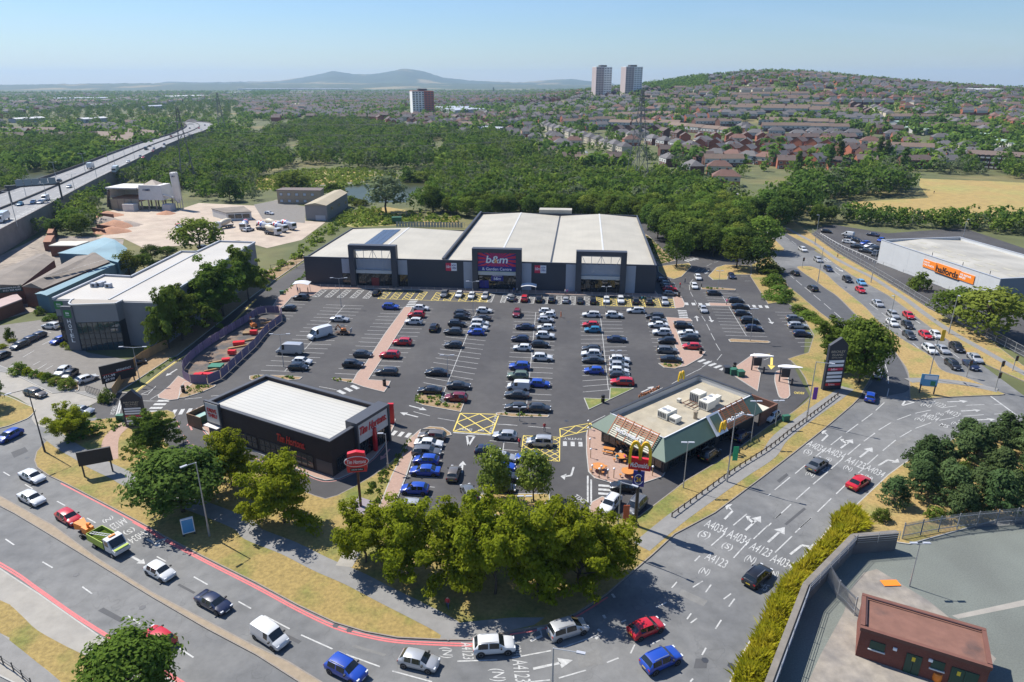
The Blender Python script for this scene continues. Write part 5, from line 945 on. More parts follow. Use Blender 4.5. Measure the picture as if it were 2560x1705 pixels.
# ---------------- brick substation in the corner ----------------
def substation():
 h=3.6;P=[g('D4',850,1050,h),g('D4',2068,1425,h),g('D4',1960,1045,h),g('D4',862,738,h)];fr=Fr(P[0],P[1]);L=fr.L;D=(fr.I@P[3]).y
 T=thing('brick_substation','single storey red brick substation with brown flat roof and green doors','building',fr.O,fr.a)
 rb=brickmat('dark_red_brick',(.2,.055,.035),(.13,.09,.075),1.0);w=MB();w.box(.1,.1,0,L-.1,D-.1,h-.15);w.build('wall',rb,T)
 pbox(T,'roof',mat('brown_felt_roof',(.18,.088,.064),.9,noise=.2,scale=.8,patch=(.35,(.1,.06,.05),.56,.72)),.15,.15,h-.15,L-.15,D-.15,h)
 up=MB();up.box(0,0,h-.3,L,.4,h+.1);up.box(0,D-.4,h-.3,L,D,h+.22);up.box(0,.402,h-.3,.4,D-.402,h+.18);up.box(L-.4,.402,h-.3,L,D-.402,h+.18);up.build('roof_upstand',mat('brown_felt_edge',(.15,.065,.048),.9,noise=.15,scale=1),T)
 pp=MB();pp.bar((.5,.5,h+.2),(.5,D-.6,h+.2),.12,.12);pp.bar((.5,D-.6,h+.25),(L-.5,D-.6,h+.25),.12,.12);pp.build('roof_conduit',mat('dark_conduit',(.06,.03,.03),.6),T)
 gd=mat('dark_green_door',(.008,.05,.035),.5);
 for a,b,z0,z1 in((.39,.51,0,2.35),(.73,.93,0,2.4)):
  d=pbox(T,'door',gd,L*a,-.0,z0,L*(a+b)/2-.02,.098,z1);pbox(T,'door',gd,L*(a+b)/2+.02,0,z0,L*b,.098,z1);pbox(d,'warning_sign',mat('warning_yellow',(.7,.5,.03),.5),L*a+.5,-.02,1.6,L*a+.8,-.002,2.1)
 for a,b in((.1,.22),(.58,.68)):
  f=pbox(T,'window',gd,L*a,.02,1.5,L*b,.098,2.5);pbox(f,'sill',mat('white_sill',(.6,.6,.58),.6),L*a-.1,-.08,1.38,L*b+.1,.097,1.498)
 for x in(.28,.555):pbox(T,'wall_lamp',SIGNWHITE,L*x,-.05,2.2,L*x+.35,.098,2.5)
 b=g('D4',1545,1530);o=thing('orange_barrel','orange plastic barrel standing by the substation doors','barrel',b);m=MB();m.lathe((0,0,0),[(.3,0),(.42,.12),(.46,.5),(.42,.95),(.38,1.0),(.34,.96)],16);m.build('drum',ORANGE,o,40);m=MB();m.lathe((0,0,.95),[(.36,0),(.36,.04),(.05,.06)],16);m.build('lid',ORANGE,o)
 top=[(D4)for D4 in(('D4',1190,165),('D4',785,200),('D4',345,650),('D4',130,1215),('D4',0,1560))]
 hw=2.6;Tw=thing('yard_wall','tall concrete retaining wall with steel rail round the substation yard','wall');pts=[g(*q,hw)for q in top];cm=mat('weathered_wall_cap',(.17,.152,.13),.9,noise=.25,scale=1);dm=mat('dark_wall_face',(.13,.125,.12),.9,noise=.2,scale=.8)
 pts.append(pts[-1]+(pts[-1]-pts[-2])*1.2)
 off_=[]
 for i,p in enumerate(pts):
  d=(pts[min(i+1,len(pts)-1)]-pts[max(i-1,0)]).normalized();off_.append(Vector((-d.y,d.x,0)))
 for a,b,na,nb in zip(pts,pts[1:],off_,off_[1:]):
  m=MB();m.add([(*(a-na*.3).xy,0),(*(b-nb*.3).xy,0),(*(b+nb*.3).xy,0),(*(a+na*.3).xy,0),(*(a-na*.3).xy,hw-.1),(*(b-nb*.3).xy,hw-.1),(*(b+nb*.3).xy,hw-.1),(*(a+na*.3).xy,hw-.1)],[(0,1,5,4),(1,2,6,5),(2,3,7,6),(3,0,4,7),(4,5,6,7)]);m.build('wall_section',dm,Tw,fix=True)
  m=MB();m.bar((*a.xy,hw),(*b.xy,hw),.62,.18);m.build('wall_cap',cm,Tw)
  n=max(2,int((b-a).length/2.2));r=MB()
  for k in range(n+1):p=a.lerp(b,k/n)+na.lerp(nb,k/n)*.55;r.bar((*p.xy,hw-.9),(*p.xy,hw+.5),.06,.06)
  for z in(hw-.7,hw-.4,hw-.1,hw+.2,hw+.48):r.bar((*(a+na*.55).xy,z),(*(b+nb*.55).xy,z),.035,.035)
  r.build('steel_rail',GALV,Tw)
substation()
# ================= vehicles =================
PAINT={}
for k,c in dict(white=(.55,.56,.56),black=(.012,.012,.014),silver=(.42,.43,.44),grey=(.14,.145,.15),dark_grey=(.05,.053,.058),navy=(.012,.018,.05),blue=(.012,.055,.34),light_blue=(.12,.3,.5),teal=(.02,.16,.28),red=(.45,.012,.02),maroon=(.16,.01,.018),bronze=(.16,.14,.12),green=(.1,.14,.09)).items():
 PAINT[k]=mat('car_paint_'+k,c,.32,metal=.35 if k in('silver','grey','bronze','dark_grey')else 0,coat=.6,spec=.5)
M_TRIM=mat('car_trim',(.015,.015,.016),.6);M_CGLASS=mat('car_glass',(.012,.016,.018),.05,spec=.8);M_TYRE=mat('tyre',(.014,.014,.014),.85);M_RIM=mat('alloy_rim',(.38,.38,.39),.35,metal=.7)
M_HEAD=mat('headlamp',(.6,.62,.64),.15);M_TAIL=mat('tail_lamp',(.35,.01,.01),.25);M_PLW=mat('plate_white',(.7,.7,.68),.5);M_PLY=mat('plate_yellow',(.7,.52,.04),.5)
# per kind: length, width, profile stations (fraction from tail, low, belt, top, belt width, top width); side glass spans; rear and front glass spans; wheel fractions and radius
KINDS={'hatchback':(4.1,1.78,[(0,.4,.62,.66,.8,.7),(.015,.25,.9,.95,.94,.82),(.05,.2,.93,1.06,.97,.8),(.15,.2,.94,1.4,.99,.7),(.19,.2,.94,1.45,1,.72),(.36,.2,.93,1.48,1,.74),(.39,.2,.92,1.48,1,.74),(.57,.2,.9,1.44,1,.73),(.61,.2,.9,1.39,1,.72),(.755,.2,.9,.99,.99,.76),(.8,.2,.87,.95,.98,.78),(.92,.2,.76,.83,.93,.74),(.975,.22,.62,.7,.86,.7),(1,.35,.48,.52,.72,.6)],[(4,5),(6,7),(7,8)],(2,3),(8,9),(.175,.81),.32),'saloon':(4.65,1.82,[(0,.4,.66,.7,.8,.7),(.012,.25,.86,.92,.93,.8),(.05,.2,.92,.98,.96,.8),(.15,.2,.93,1.0,.98,.78),(.28,.2,.93,1.36,1,.68),(.32,.2,.92,1.4,1,.7),(.43,.2,.91,1.43,1,.72),(.455,.2,.91,1.43,1,.72),(.6,.2,.89,1.38,1,.71),(.63,.2,.89,1.34,1,.7),(.76,.2,.88,.97,.99,.75),(.8,.2,.86,.93,.98,.78),(.93,.2,.75,.81,.93,.74),(.978,.22,.6,.68,.86,.7),(1,.35,.47,.51,.72,.6)],[(4,5),(5,6),(7,8),(8,9)],(3,4),(9,10),(.19,.815),.33),'estate':(4.65,1.82,[(0,.4,.66,.7,.8,.7),(.012,.25,.9,.96,.93,.82),(.03,.2,.94,1.05,.96,.82),(.09,.2,.94,1.38,.99,.74),(.12,.2,.94,1.43,1,.75),(.34,.2,.93,1.49,1,.76),(.365,.2,.92,1.49,1,.76),(.58,.2,.9,1.45,1,.74),(.615,.2,.9,1.4,1,.73),(.755,.2,.9,.99,.99,.76),(.8,.2,.87,.95,.98,.78),(.93,.2,.76,.83,.93,.74),(.978,.22,.62,.7,.86,.7),(1,.35,.48,.52,.72,.6)],[(3,4),(4,5),(6,7),(7,8)],(2,3),(8,9),(.18,.815),.33),'suv':(4.4,1.86,[(0,.48,.72,.78,.82,.72),(.015,.32,1.0,1.06,.95,.84),(.04,.28,1.04,1.14,.97,.82),(.12,.28,1.05,1.56,.99,.74),(.155,.28,1.05,1.61,1,.76),(.35,.28,1.04,1.66,1,.78),(.38,.28,1.03,1.66,1,.78),(.57,.28,1.01,1.62,1,.76),(.61,.28,1.01,1.56,1,.75),(.735,.28,1.02,1.12,.99,.8),(.79,.28,1.0,1.08,.98,.82),(.93,.28,.9,.97,.94,.78),(.978,.3,.74,.82,.88,.74),(1,.42,.55,.6,.74,.62)],[(3,4),(4,5),(6,7),(7,8)],(2,3),(8,9),(.18,.81),.36),'people_carrier':(4.4,1.82,[(0,.4,.68,.74,.82,.74),(.015,.25,1.0,1.06,.95,.84),(.03,.2,1.02,1.14,.97,.84),(.08,.2,1.03,1.58,.99,.78),(.11,.2,1.03,1.63,1,.8),(.35,.2,1.02,1.68,1,.8),(.38,.2,1.01,1.68,1,.8),(.6,.2,1.0,1.62,1,.78),(.64,.2,1.0,1.54,1,.76),(.82,.2,.98,1.06,.98,.78),(.86,.2,.94,1.0,.97,.78),(.94,.2,.82,.88,.93,.74),(.978,.22,.66,.74,.88,.72),(1,.35,.5,.56,.74,.62)],[(3,4),(4,5),(6,7),(7,8)],(2,3),(8,9),(.18,.82),.33),'small_van':(4.4,1.82,[(0,.4,.7,.8,.86,.84),(.012,.3,1.0,1.7,.96,.86),(.03,.24,1.05,1.82,.98,.84),(.12,.24,1.05,1.86,1,.86),(.3,.24,1.05,1.87,1,.86),(.5,.24,1.05,1.87,1,.86),(.52,.24,1.05,1.87,1,.86),(.66,.24,1.02,1.8,1,.82),(.69,.24,1.02,1.74,1,.8),(.83,.24,1.0,1.08,.98,.78),(.86,.24,.96,1.02,.97,.78),(.95,.24,.82,.88,.93,.74),(.98,.25,.66,.74,.88,.72),(1,.35,.5,.56,.76,.64)],[(6,7)],None,(8,9),(.18,.82),.32),'panel_van':(5.8,2.05,[(0,.5,.9,1.0,.92,.9),(.008,.36,1.2,2.3,.98,.88),(.02,.32,1.25,2.46,1,.88),(.12,.3,1.25,2.52,1,.88),(.3,.3,1.25,2.54,1,.88),(.6,.3,1.25,2.54,1,.88),(.63,.3,1.25,2.53,1,.88),(.73,.3,1.2,2.38,1,.84),(.76,.3,1.2,2.25,1,.82),(.88,.3,1.15,1.3,.98,.8),(.9,.3,1.1,1.2,.97,.8),(.965,.3,.95,1.05,.94,.78),(.985,.32,.74,.86,.9,.76),(1,.4,.55,.65,.8,.7)],[(6,7)],None,(8,9),(.18,.84),.34)}
def make_vehicle(kind):
 L,W,st,sides,rear,front,wf,r=KINDS[kind];hw=W/2;n=len(st)
 T=bpy.data.objects.new(kind,None);col.objects.link(T);T.empty_display_size=.2
 rows=[]
 for(f,zl,zb,zt,wb,wt)in st:
  x=(f-.5)*L;cab=zt-zb>.2
  half=[(0,zl),(.86*hw*wb,zl),(hw*wb*.985,zl+.14),(hw*wb,zl+(zb-zl)*.62),(hw*wb*.965,zb),(hw*wt,zt-(.07 if cab else .015)),(hw*wt*.55,zt-.008),(0,zt)]
  rows.append([(x,y,z)for y,z in half]+[(x,-y,z)for y,z in half[-2:0:-1]])
 k=len(rows[0]);V=[p for rw in rows for p in rw];body=MB();parts={}
 body.v=V
 def put(nm,f):
  m=parts.setdefault(nm,MB());o=len(m.v);m.v+=[V[i]for i in f];m.f.append(tuple(range(o,o+len(f))));m.m.append(0)
 for i in range(n-1):
  for j in range(k):
   j2=(j+1)%k;f=(i*k+j,i*k+j2,(i+1)*k+j2,(i+1)*k+j);nm=None
   top=j in(5,6,7,8)
   if any(i==a for a,b in sides)and j in(4,9):nm='side_window_%d_%s'%(i,'l' if j==4 else 'r')
   if(front and i==front[0]and top):nm='windscreen'
   if(rear and i==rear[0]and top):nm='rear_window'
   if nm:put(nm,f)
   else:body.f.append(f);body.m.append(1 if j in(0,k-1)else 0)
 body.f+=[tuple(range(k)),tuple(range(n*k-1,(n-1)*k-1,-1))];body.m+=[0,0]
 for x in wf:
  for s in(-1,1):
   c=Vector(((x-.5)*L,s*(hw+.004),r+.02));o=len(body.v);q=14
   body.v+=[tuple(c+Vector((math.cos(2*math.pi*t/q)*r*1.17,0,math.sin(2*math.pi*t/q)*r*1.17)))for t in range(q)];body.f.append(tuple(range(o,o+q))if s<0 else tuple(range(o+q-1,o-1,-1)));body.m.append(1)
 b=body.build('body',[PAINT['white'],M_TRIM],T,44,fix=True);b.material_slots[0].link='OBJECT';b.material_slots[0].material=PAINT['white']
 for nm,m in parts.items():m.build(nm.split('_%')[0]if not nm.startswith('side')else 'side_window',M_CGLASS,T,50,fix=False)
 tb=MB();tb.lathe((0,0,0),[(r*.62,-.1),(r*.97,-.1),(r,-.06),(r,.06),(r*.97,.1),(r*.62,.1)],16,ax='y');tm=None
 rm=MB();rm.lathe((0,0,0),[(r*.64,-.085),(r*.6,-.102),(r*.2,-.09)],10,ax='y')
 me_t=me_r=None
 for x in wf:
  for s in(-1,1):
   if me_t is None:wo=tb.build('wheel',M_TYRE,T,40,fix=True);me_t=wo.data;ri=rm.build('rim',M_RIM,wo,30,fix=True);me_r=ri.data
   else:wo=link('wheel',me_t,T);ri=link('rim',me_r,wo)
   wo.location=((x-.5)*L,s*(hw-.085),r)
   if s>0:wo.rotation_euler=(0,0,math.pi)
 zl=st[-3][2];zr=st[1][2]
 for s in(-1,1):
  m=MB();y0,y1=s*hw*.5,s*hw*.86;y0,y1=sorted((y0,y1));m.box(L*.445,y0,zl-.17,L*.487,y1,zl-.03);m.build('headlight',M_HEAD,T)
  m=MB();y0,y1=sorted((s*hw*.66,s*hw*.93));m.box(-L*.497,y0,zr-.24,-L*.46,y1,zr-.04);m.build('tail_light',M_TAIL,T)
  m=MB();y0,y1=sorted((s*hw*.98,s*(hw+.2)));xm=(st[front[1]][0]-.5)*L-.35;zm=st[front[1]][2];m.box(xm-.08,y0,zm,xm+.08,y1,zm+.16);m.build('mirror',M_TRIM,T)
 m=MB();m.box(L*.497,-.26,st[-1][1]+.02,L*.503,.26,st[-1][1]+.13);m.build('number_plate',M_PLW,T);m=MB();m.box(-L*.503,-.26,st[0][1]+.16,-L*.497,.26,st[0][1]+.27);m.build('number_plate',M_PLY,T)
 if kind in('suv','estate','people_carrier'):
  m=MB();zt=st[5][3]-.02
  for s in(-1,1):m.bar((-L*.32,s*hw*.68,zt+.04),(L*.08,s*hw*.68,zt+.03),.05,.05)
  m.build('roof_rail',M_RIM,T)
 return T
PROTO={k:make_vehicle(k)for k in KINDS}
for p in PROTO.values():p.location=(0,-500,0)
USED=set();VEH={}
CODE=dict(h='hatchback',s='saloon',e='estate',u='suv',m='people_carrier',v='small_van',V='panel_van')
CCOD=dict(w='white',k='black',g='silver',y='grey',d='dark_grey',n='navy',b='blue',c='light_blue',t='teal',r='red',a='maroon',z='bronze',G='green')
ORDX=['first','second','third','fourth','fifth','sixth','seventh','eighth','ninth','tenth','eleventh','twelfth','thirteenth','fourteenth','fifteenth','sixteenth','seventeenth','eighteenth','nineteenth','twentieth','twenty-first','twenty-second','twenty-third','twenty-fourth']
TENS=['twent','thirt','fort','fift','sixt','sevent','eight','ninet']
ORD=ORDX[:20]+[(TENS[i//10]+('y-'+ORDX[i%10-1]if i%10 else 'ieth'))for i in range(80)if i][0:0]+[TENS[(n-20)//10]+('ieth' if n%10==0 else 'y-'+ORDX[n%10-1])for n in range(21,100)]
WORD=dict(suv='SUV',people_carrier='people carrier',small_van='small van',panel_van='high roofed van')
def heading(t,x,y,d):
 """picture direction of the bonnet -> heading on the ground"""
 if isinstance(d,str):
  return{'R':SF.a,'L':SF.a+math.pi,'U':SF.a+math.pi/2,'D':SF.a-math.pi/2}[d]
 a=g(t,x,y);b=g(t,x+d[0],y+d[1]);return math.atan2(b.y-a.y,b.x-a.x)
def place(kind,colour,loc,ang,label,group,lite=False,scale=1.0):
 src=PROTO[kind]
 if kind not in USED:o=src;USED.add(kind)
 elif lite:
  o=src.copy();col.objects.link(o)
  for ch in src.children:
   if ch.name.split('.')[0]in('body','windscreen','rear_window','side_window','wheel'):c=ch.copy();col.objects.link(c);c.parent=o
 else:o=copy_tree(src)
 o.location=loc;o.rotation_euler=(0,0,ang);o.scale=(scale,)*3
 tag(o,label,WORD.get(kind,kind)if kind not in('small_van','panel_van')else 'van',group)
 o['category']='van' if 'van' in kind else 'car'
 for ch in o.children:
  if ch.name.split('.')[0]=='body':ch.material_slots[0].link='OBJECT';ch.material_slots[0].material=PAINT[colour]
 return o
def row(rowname,anchor,recs,group,default='L',lite=False,z=0.0,key=None):
 """recs: (tile, x, y, kind+colour, direction); order given runs away from the anchor"""
 for i,rc in enumerate(recs):
  t,x,y,kc=rc[:4];d=rc[4]if len(rc)>4 else default;kind,colour=CODE[kc[0]],CCOD[kc[1]]
  hh=KINDS[kind][2][5][3]*.45;p=g(t,x,y,z+hh);ang=heading(t,x,y,d)if not isinstance(d,float)else d
  lab='%s %s, %s %s'%(colour.replace('_',' '),WORD.get(kind,kind),ORD[i]+' '+anchor,rowname)
  place(kind,colour,(p.x,p.y,z+(.0 if z else .005)),ang+R.uniform(-.03,.03),lab,group,lite)
CP='cars parked in the retail car park';RD='cars on the roads round the retail park'
row('in the far left bays','from the shop front',[('B2',415,893,'ud'),('B2',295,992,'hd')],CP)
row('in the shop front disabled bays','from the left',[('B2',1110,850,'hk','U'),('B2',1735,860,'uy','D'),('B2',1870,865,'hw','D'),('B2',1985,876,'hw','D'),('B2',2110,876,'hg','D'),('B2',2340,890,'hg','U'),('B3',5,900,'hy','U'),('B3',115,900,'ur','U'),('B3',250,905,'uk','U'),('B3',365,908,'ud','U'),('B3',495,915,'hg','U'),('B3',625,920,'sd','U'),('B3',745,920,'mk','U'),('B3',870,918,'hw','D'),('B3',1000,916,'uw','D'),('B3',1135,920,'md','U'),('B3',1260,925,'ud','U'),('B3',1405,930,'ug','D')],CP)
row('in the leftmost double bay row','from the shop',[('B2',770,1093,'sg','R'),('B2',585,1220,'Vw',(-200,60)),('B2',310,1368,'Vg','L'),('B2',425,1480,'hw','R'),('C2',390,62,'hk','R')],CP)
row('left of the pink walkway','from the shop',[('B2',1240,978,'ub','R'),('B2',985,1415,'hd','R'),('C2',895,35,'uk','R')],CP)
row('right of the pink walkway','from the shop',[('B2',1520,990,'hw','R'),('B2',1475,1052,'ur'),('B2',1450,1115,'uw'),('B2',1345,1303,'ur'),('B2',1230,1420,'ur'),('C2',1200,103,'ed')],CP)
row('driving in the car park aisles','from the left',[('B2',1640,1168,'uk','U'),('B3',45,1037,'ua','D'),('B3',1140,1013,'ew','L'),('B3',1757,1000,'sg','D'),('B3',1677,788,'hw','D'),('B3',1710,708,'hw','D')],CP)
row('in the centre left bays','from the shop',[('B2',1895,1036,'hd','R'),('B2',1895,1072,'hk','R'),('B2',1850,1135,'uk','R'),('B2',1815,1208,'ud'),('B2',1815,1328,'hd'),('C2',1660,110,'sk'),('C2',1600,276,'sk')],CP)
row('in the right half of the centre left bays','from the shop',[('B2',2100,1013,'hw','R'),('B2',2080,1085,'sd'),('B2',2060,1128,'mw','R'),('B2',2050,1172,'uw','R'),('B2',2025,1213,'hb'),('C2',1865,232,'sd','R'),('C2',1840,342,'ua')],CP)
row('in the left half of the central bays','from the shop',[('B3',120,1165,'sn'),('B3',75,1272,'hn'),('B3',95,1355,'hw'),('B3',70,1525,'ub'),('C3',55,140,'uG'),('C3',60,232,'vw'),('C3',45,315,'sd'),('C3',35,430,'hd')],CP)
row('in the right half of the central bays','from the shop',[('B3',320,1020,'hw','R'),('B3',330,1055,'hw'),('B3',310,1098,'hg','R'),('B3',310,1170,'hw'),('B3',305,1243,'uw','R'),('B3',260,1323,'hk','R'),('B3',280,1445,'uw','R'),('C3',255,213,'hb','R'),('C3',255,438,'hd','R')],CP)
row('in the left half of the right hand bays','from the shop',[('B3',730,1050,'ew'),('B3',725,1143,'hr'),('B3',745,1190,'ht'),('B3',730,1365,'hd'),('B3',730,1412,'uw'),('B3',745,1470,'sd'),('C3',755,93,'hb')],CP)
row('in the right half of the right hand bays','from the shop',[('B3',940,1055,'uw','R'),('B3',965,1278,'sn','R'),('B3',990,1465,'uw','R'),('B3',985,1517,'hg','R'),('C3',985,95,'hw','R'),('C3',990,140,'hd','R'),('C3',1015,196,'er')],CP)
row('left of the short pink walkway','from the shop',[('B3',1315,1065,'ed'),('B3',1345,1104,'hy','R'),('B3',1345,1145,'sw'),('B3',1380,1213,'uw'),('B3',1425,1290,'hk'),('B3',1430,1377,'ey','R'),('B3',1465,1463,'sk','R')],CP)
row('right of the short pink walkway','from the shop',[('B3',1575,1150,'uk','R'),('B3',1620,1222,'sw'),('B3',1630,1262,'hd'),('B3',1655,1343,'hr')],CP)
row('beside the right end of the shop','from the back',[('B3',1395,733,'hn','R'),('B3',1430,765,'hy','R'),('B3',1440,793,'hd','R'),('B3',1455,815,'hr','R'),('B3',1455,858,'hy','R')],CP)
row('in the far right bays','from the shop end',[('B3',2020,695,'hn','D'),('B3',1860,852,'hd','R'),('B3',2060,918,'hd','R'),('B3',2100,978,'sk','R'),('B3',2120,1038,'hd','R'),('B3',2185,1105,'uk','R'),('B3',2225,1175,'hn','R')],CP)
row('beside the roadside shrubs','from the shop end',[('B4',245,1160,'hy','R'),('B4',275,1225,'eg','R'),('B4',315,1300,'hn','R')],CP)
row('in the bays beside the coffee restaurant','from the far end',[('C2',1620,692,'ez'),('C2',1590,765,'sw','R'),('C2',1570,838,'ey','R'),('C2',1565,915,'hb'),('C2',1555,1015,'sb'),('C2',1460,1180,'hb'),('C2',1385,1340,'ug')],CP)
row('in the aisle beside the coffee restaurant','from the far end',[('C2',1820,1035,'hz','U'),('C2',1955,1210,'hy',(-70,-130))],CP)
row('in the bays left of the yellow hatching','from the far end',[('C2',2290,690,'hg'),('C2',2130,830,'hn','R'),('C2',2275,893,'hg','R'),('C2',2265,975,'hb','R'),('C2',2290,1065,'hd','R'),('C2',2245,1170,'sk','R')],CP)
row('beside the burger restaurant','from the left',[('C3',145,892,'hb'),('C3',255,745,'mg'),('C3',1030,1160,'hk','L'),('C3',905,1318,'uw',(-110,120)),('C3',1140,1330,'my',(-110,120)),('C3',1820,858,'uk',(150,-110)),('C3',2110,690,'hn',(150,-110)),('C4',35,508,'hw',(-100,70))],CP)
row('in the hotel car park','from the left',[('B1',180,1110,'hd',(-120,50)),('B1',260,1066,'hn',(-120,50)),('B1',345,1028,'hn',(-120,50)),('B1',470,935,'uw',(-120,-10)),('B1',545,1065,'hb',(-80,30)),('C1',575,98,'hw',(-80,60)),('C1',640,128,'hk',(-80,60)),('C1',800,168,'hw',(120,-40)),('B1',1245,1270,'hk',(100,-20)),('B1',0,1215,'hd',(-120,50))],'cars in the hotel car park')
row('on the concrete entrance road','from the left',[('C1',85,690,'hb',(-100,50)),('C1',325,300,'ez',(120,25)),('C1',750,462,'hg',(120,5))],RD)
row('on the near dual carriageway','from the left',[('C1',290,1265,'sw',(110,60)),('C1',295,1065,'sw',(110,55)),('C1',630,1440,'hr',(110,65)),('D1',1470,520,'hw',(120,65)),('D1',1460,1125,'hr',(-120,-75)),('D1',1965,808,'sn',(120,60)),('D2',125,1105,'vw',(120,70)),('D2',830,1418,'ub',(130,60)),('D2',1500,1342,'hg',(140,35)),('D2',2190,1200,'uw',(150,-10))],RD)
row('at the big junction','from the left',[('D3',515,1048,'mg',(140,-40)),('D3',1235,1040,'hr',(140,-62)),('D3',1375,1330,'ub',(140,-62)),('D3',2260,560,'uk',(100,-88)),('C4',455,955,'sy',(100,-70)),('C4',835,1120,'sr',(100,-70)),('C4',942,332,'hb',(30,-130)),('C4',1012,120,'hg',(5,-130))],RD)
SB=(100,82)
row('in the queue towards the junction','from the back',[('B4',82,378,'hw',(100,55)),('B4',322,525,'ew',(100,65)),('B4',462,620,'eg',SB),('B4',555,702,'en',SB),('B4',860,830,'hc',SB),('B4',730,800,'uk',SB),('B4',850,898,'hr',SB),('B4',1010,1020,'sg',SB),('B4',1150,1125,'eg',SB),('B4',1295,1132,'hr',SB),('B4',1145,1200,'hw',SB),('B4',1285,1218,'hk',SB),('B4',1300,1312,'hd',SB),('B4',1450,1312,'hr',SB),('B4',1545,1310,'hw',SB),('B4',1490,1440,'ew',SB),('B4',1605,1442,'sg',SB),('B4',1738,1425,'uk',SB),('C4',1705,38,'ek',SB),('B4',1905,1522,'sg',SB),('C4',1870,42,'sn',SB)],RD)
row('on the carriageway leaving the junction','from the far end',[('B3',2065,100,'ht',(-60,-40)),('B4',250,742,'hk',(-90,-70)),('B4',412,880,'ek',(-90,-70)),('B4',825,1290,'hw',(-90,-85))],RD)
row('on the far right hand road','from the far end',[('A3',1945,1312,'sw',(100,40)),('A3',2092,1375,'un',(90,60)),('B3',2120,85,'hy',(90,60)),('B3',2182,157,'sd',(90,50)),('B3',2320,228,'hb',(90,50))],RD)
row('in the parts warehouse yard','from the back',[('B4',738,385,'vw',(-120,-20)),('B4',965,390,'sn',(-120,-20)),('B4',760,424,'sk',(100,20)),('B4',812,440,'sk',(120,25)),('B4',745,457,'ew',(120,20)),('B4',1040,437,'hb',(-80,30)),('B4',895,467,'hb',(-100,15)),('B4',935,492,'sw',(-100,15)),('B4',825,502,'sk',(120,15)),('B4',978,515,'hd',(-100,15)),('B4',900,540,'sd',(100,15)),('B4',988,562,'ud',(-60,60)),('B4',540,360,'hk',(100,10))],'cars in the parts warehouse yard')
row('in the concrete yard','from the left',[('A1',2290,1447,'uw',(120,-25)),('A2',122,1297,'ew',(130,12)),('A1',1870,1610,'sk',(100,10))],'cars in the concrete yard',lite=True)
row('on the cream terrace street','from the left',[('A3',685,888,'vw',(60,30)),('A3',735,905,'hk',(60,30)),('A3',620,880,'hw',(60,30))],'cars on the terrace street',lite=True)
# ================= trees and planting =================
LEAF={'dark':leafmat('leaf_dark_green',(.06,.105,.022),(.125,.175,.038),.4),'mid':leafmat('leaf_mid_green',(.085,.14,.022),(.165,.21,.038),.42),'yellow':leafmat('leaf_yellow_green',(.17,.215,.014),(.32,.335,.03),.5,.1),'bright':leafmat('leaf_bright_green',(.11,.155,.026),(.2,.235,.045),.42),'pine':leafmat('leaf_blue_green',(.06,.1,.036),(.115,.16,.06),.32),'grey':leafmat('leaf_grey_green',(.1,.125,.06),(.17,.19,.1),.35),'copper':leafmat('leaf_copper',(.03,.012,.014),(.06,.025,.022),.2),'grass':leafmat('leaf_tall_grass',(.36,.37,.02),(.52,.46,.04),.5,.1)}
BARK=mat('bark',(.075,.058,.042),.95,noise=.3,scale=4)
def qmesh(name,V,Q,mats,idx=None,smooth=False):
 me=bpy.data.meshes.new(name);V=np.asarray(V,np.float32);Q=np.asarray(Q,np.int32);k=Q.shape[1]
 me.vertices.add(len(V));me.vertices.foreach_set('co',V.ravel());me.loops.add(Q.size);me.loops.foreach_set('vertex_index',Q.ravel())
 me.polygons.add(len(Q));me.polygons.foreach_set('loop_start',np.arange(0,Q.size,k,dtype=np.int32));me.polygons.foreach_set('loop_total',np.full(len(Q),k,np.int32))
 for m in(mats if isinstance(mats,(list,tuple))else[mats]):me.materials.append(m)
 if idx is not None:me.polygons.foreach_set('material_index',np.asarray(idx,np.int32))
 me.update(calc_edges=True)
 return me
def unit(v):return v/np.maximum(np.linalg.norm(v,axis=-1,keepdims=True),1e-9)
def leaves(C,N,size,rng,asp=.6):
 """one four-sided leaf cluster per centre C with normal N"""
 n=len(C);a=unit(np.cross(N,rng.normal(size=(n,3))));b=np.cross(N,a);s=size*rng.uniform(.6,1.35,(n,1))
 V=np.stack([C+a*s,C+b*s*asp,C-a*s,C-b*s*asp],1).reshape(-1,3);return V,np.arange(4*n).reshape(n,4)
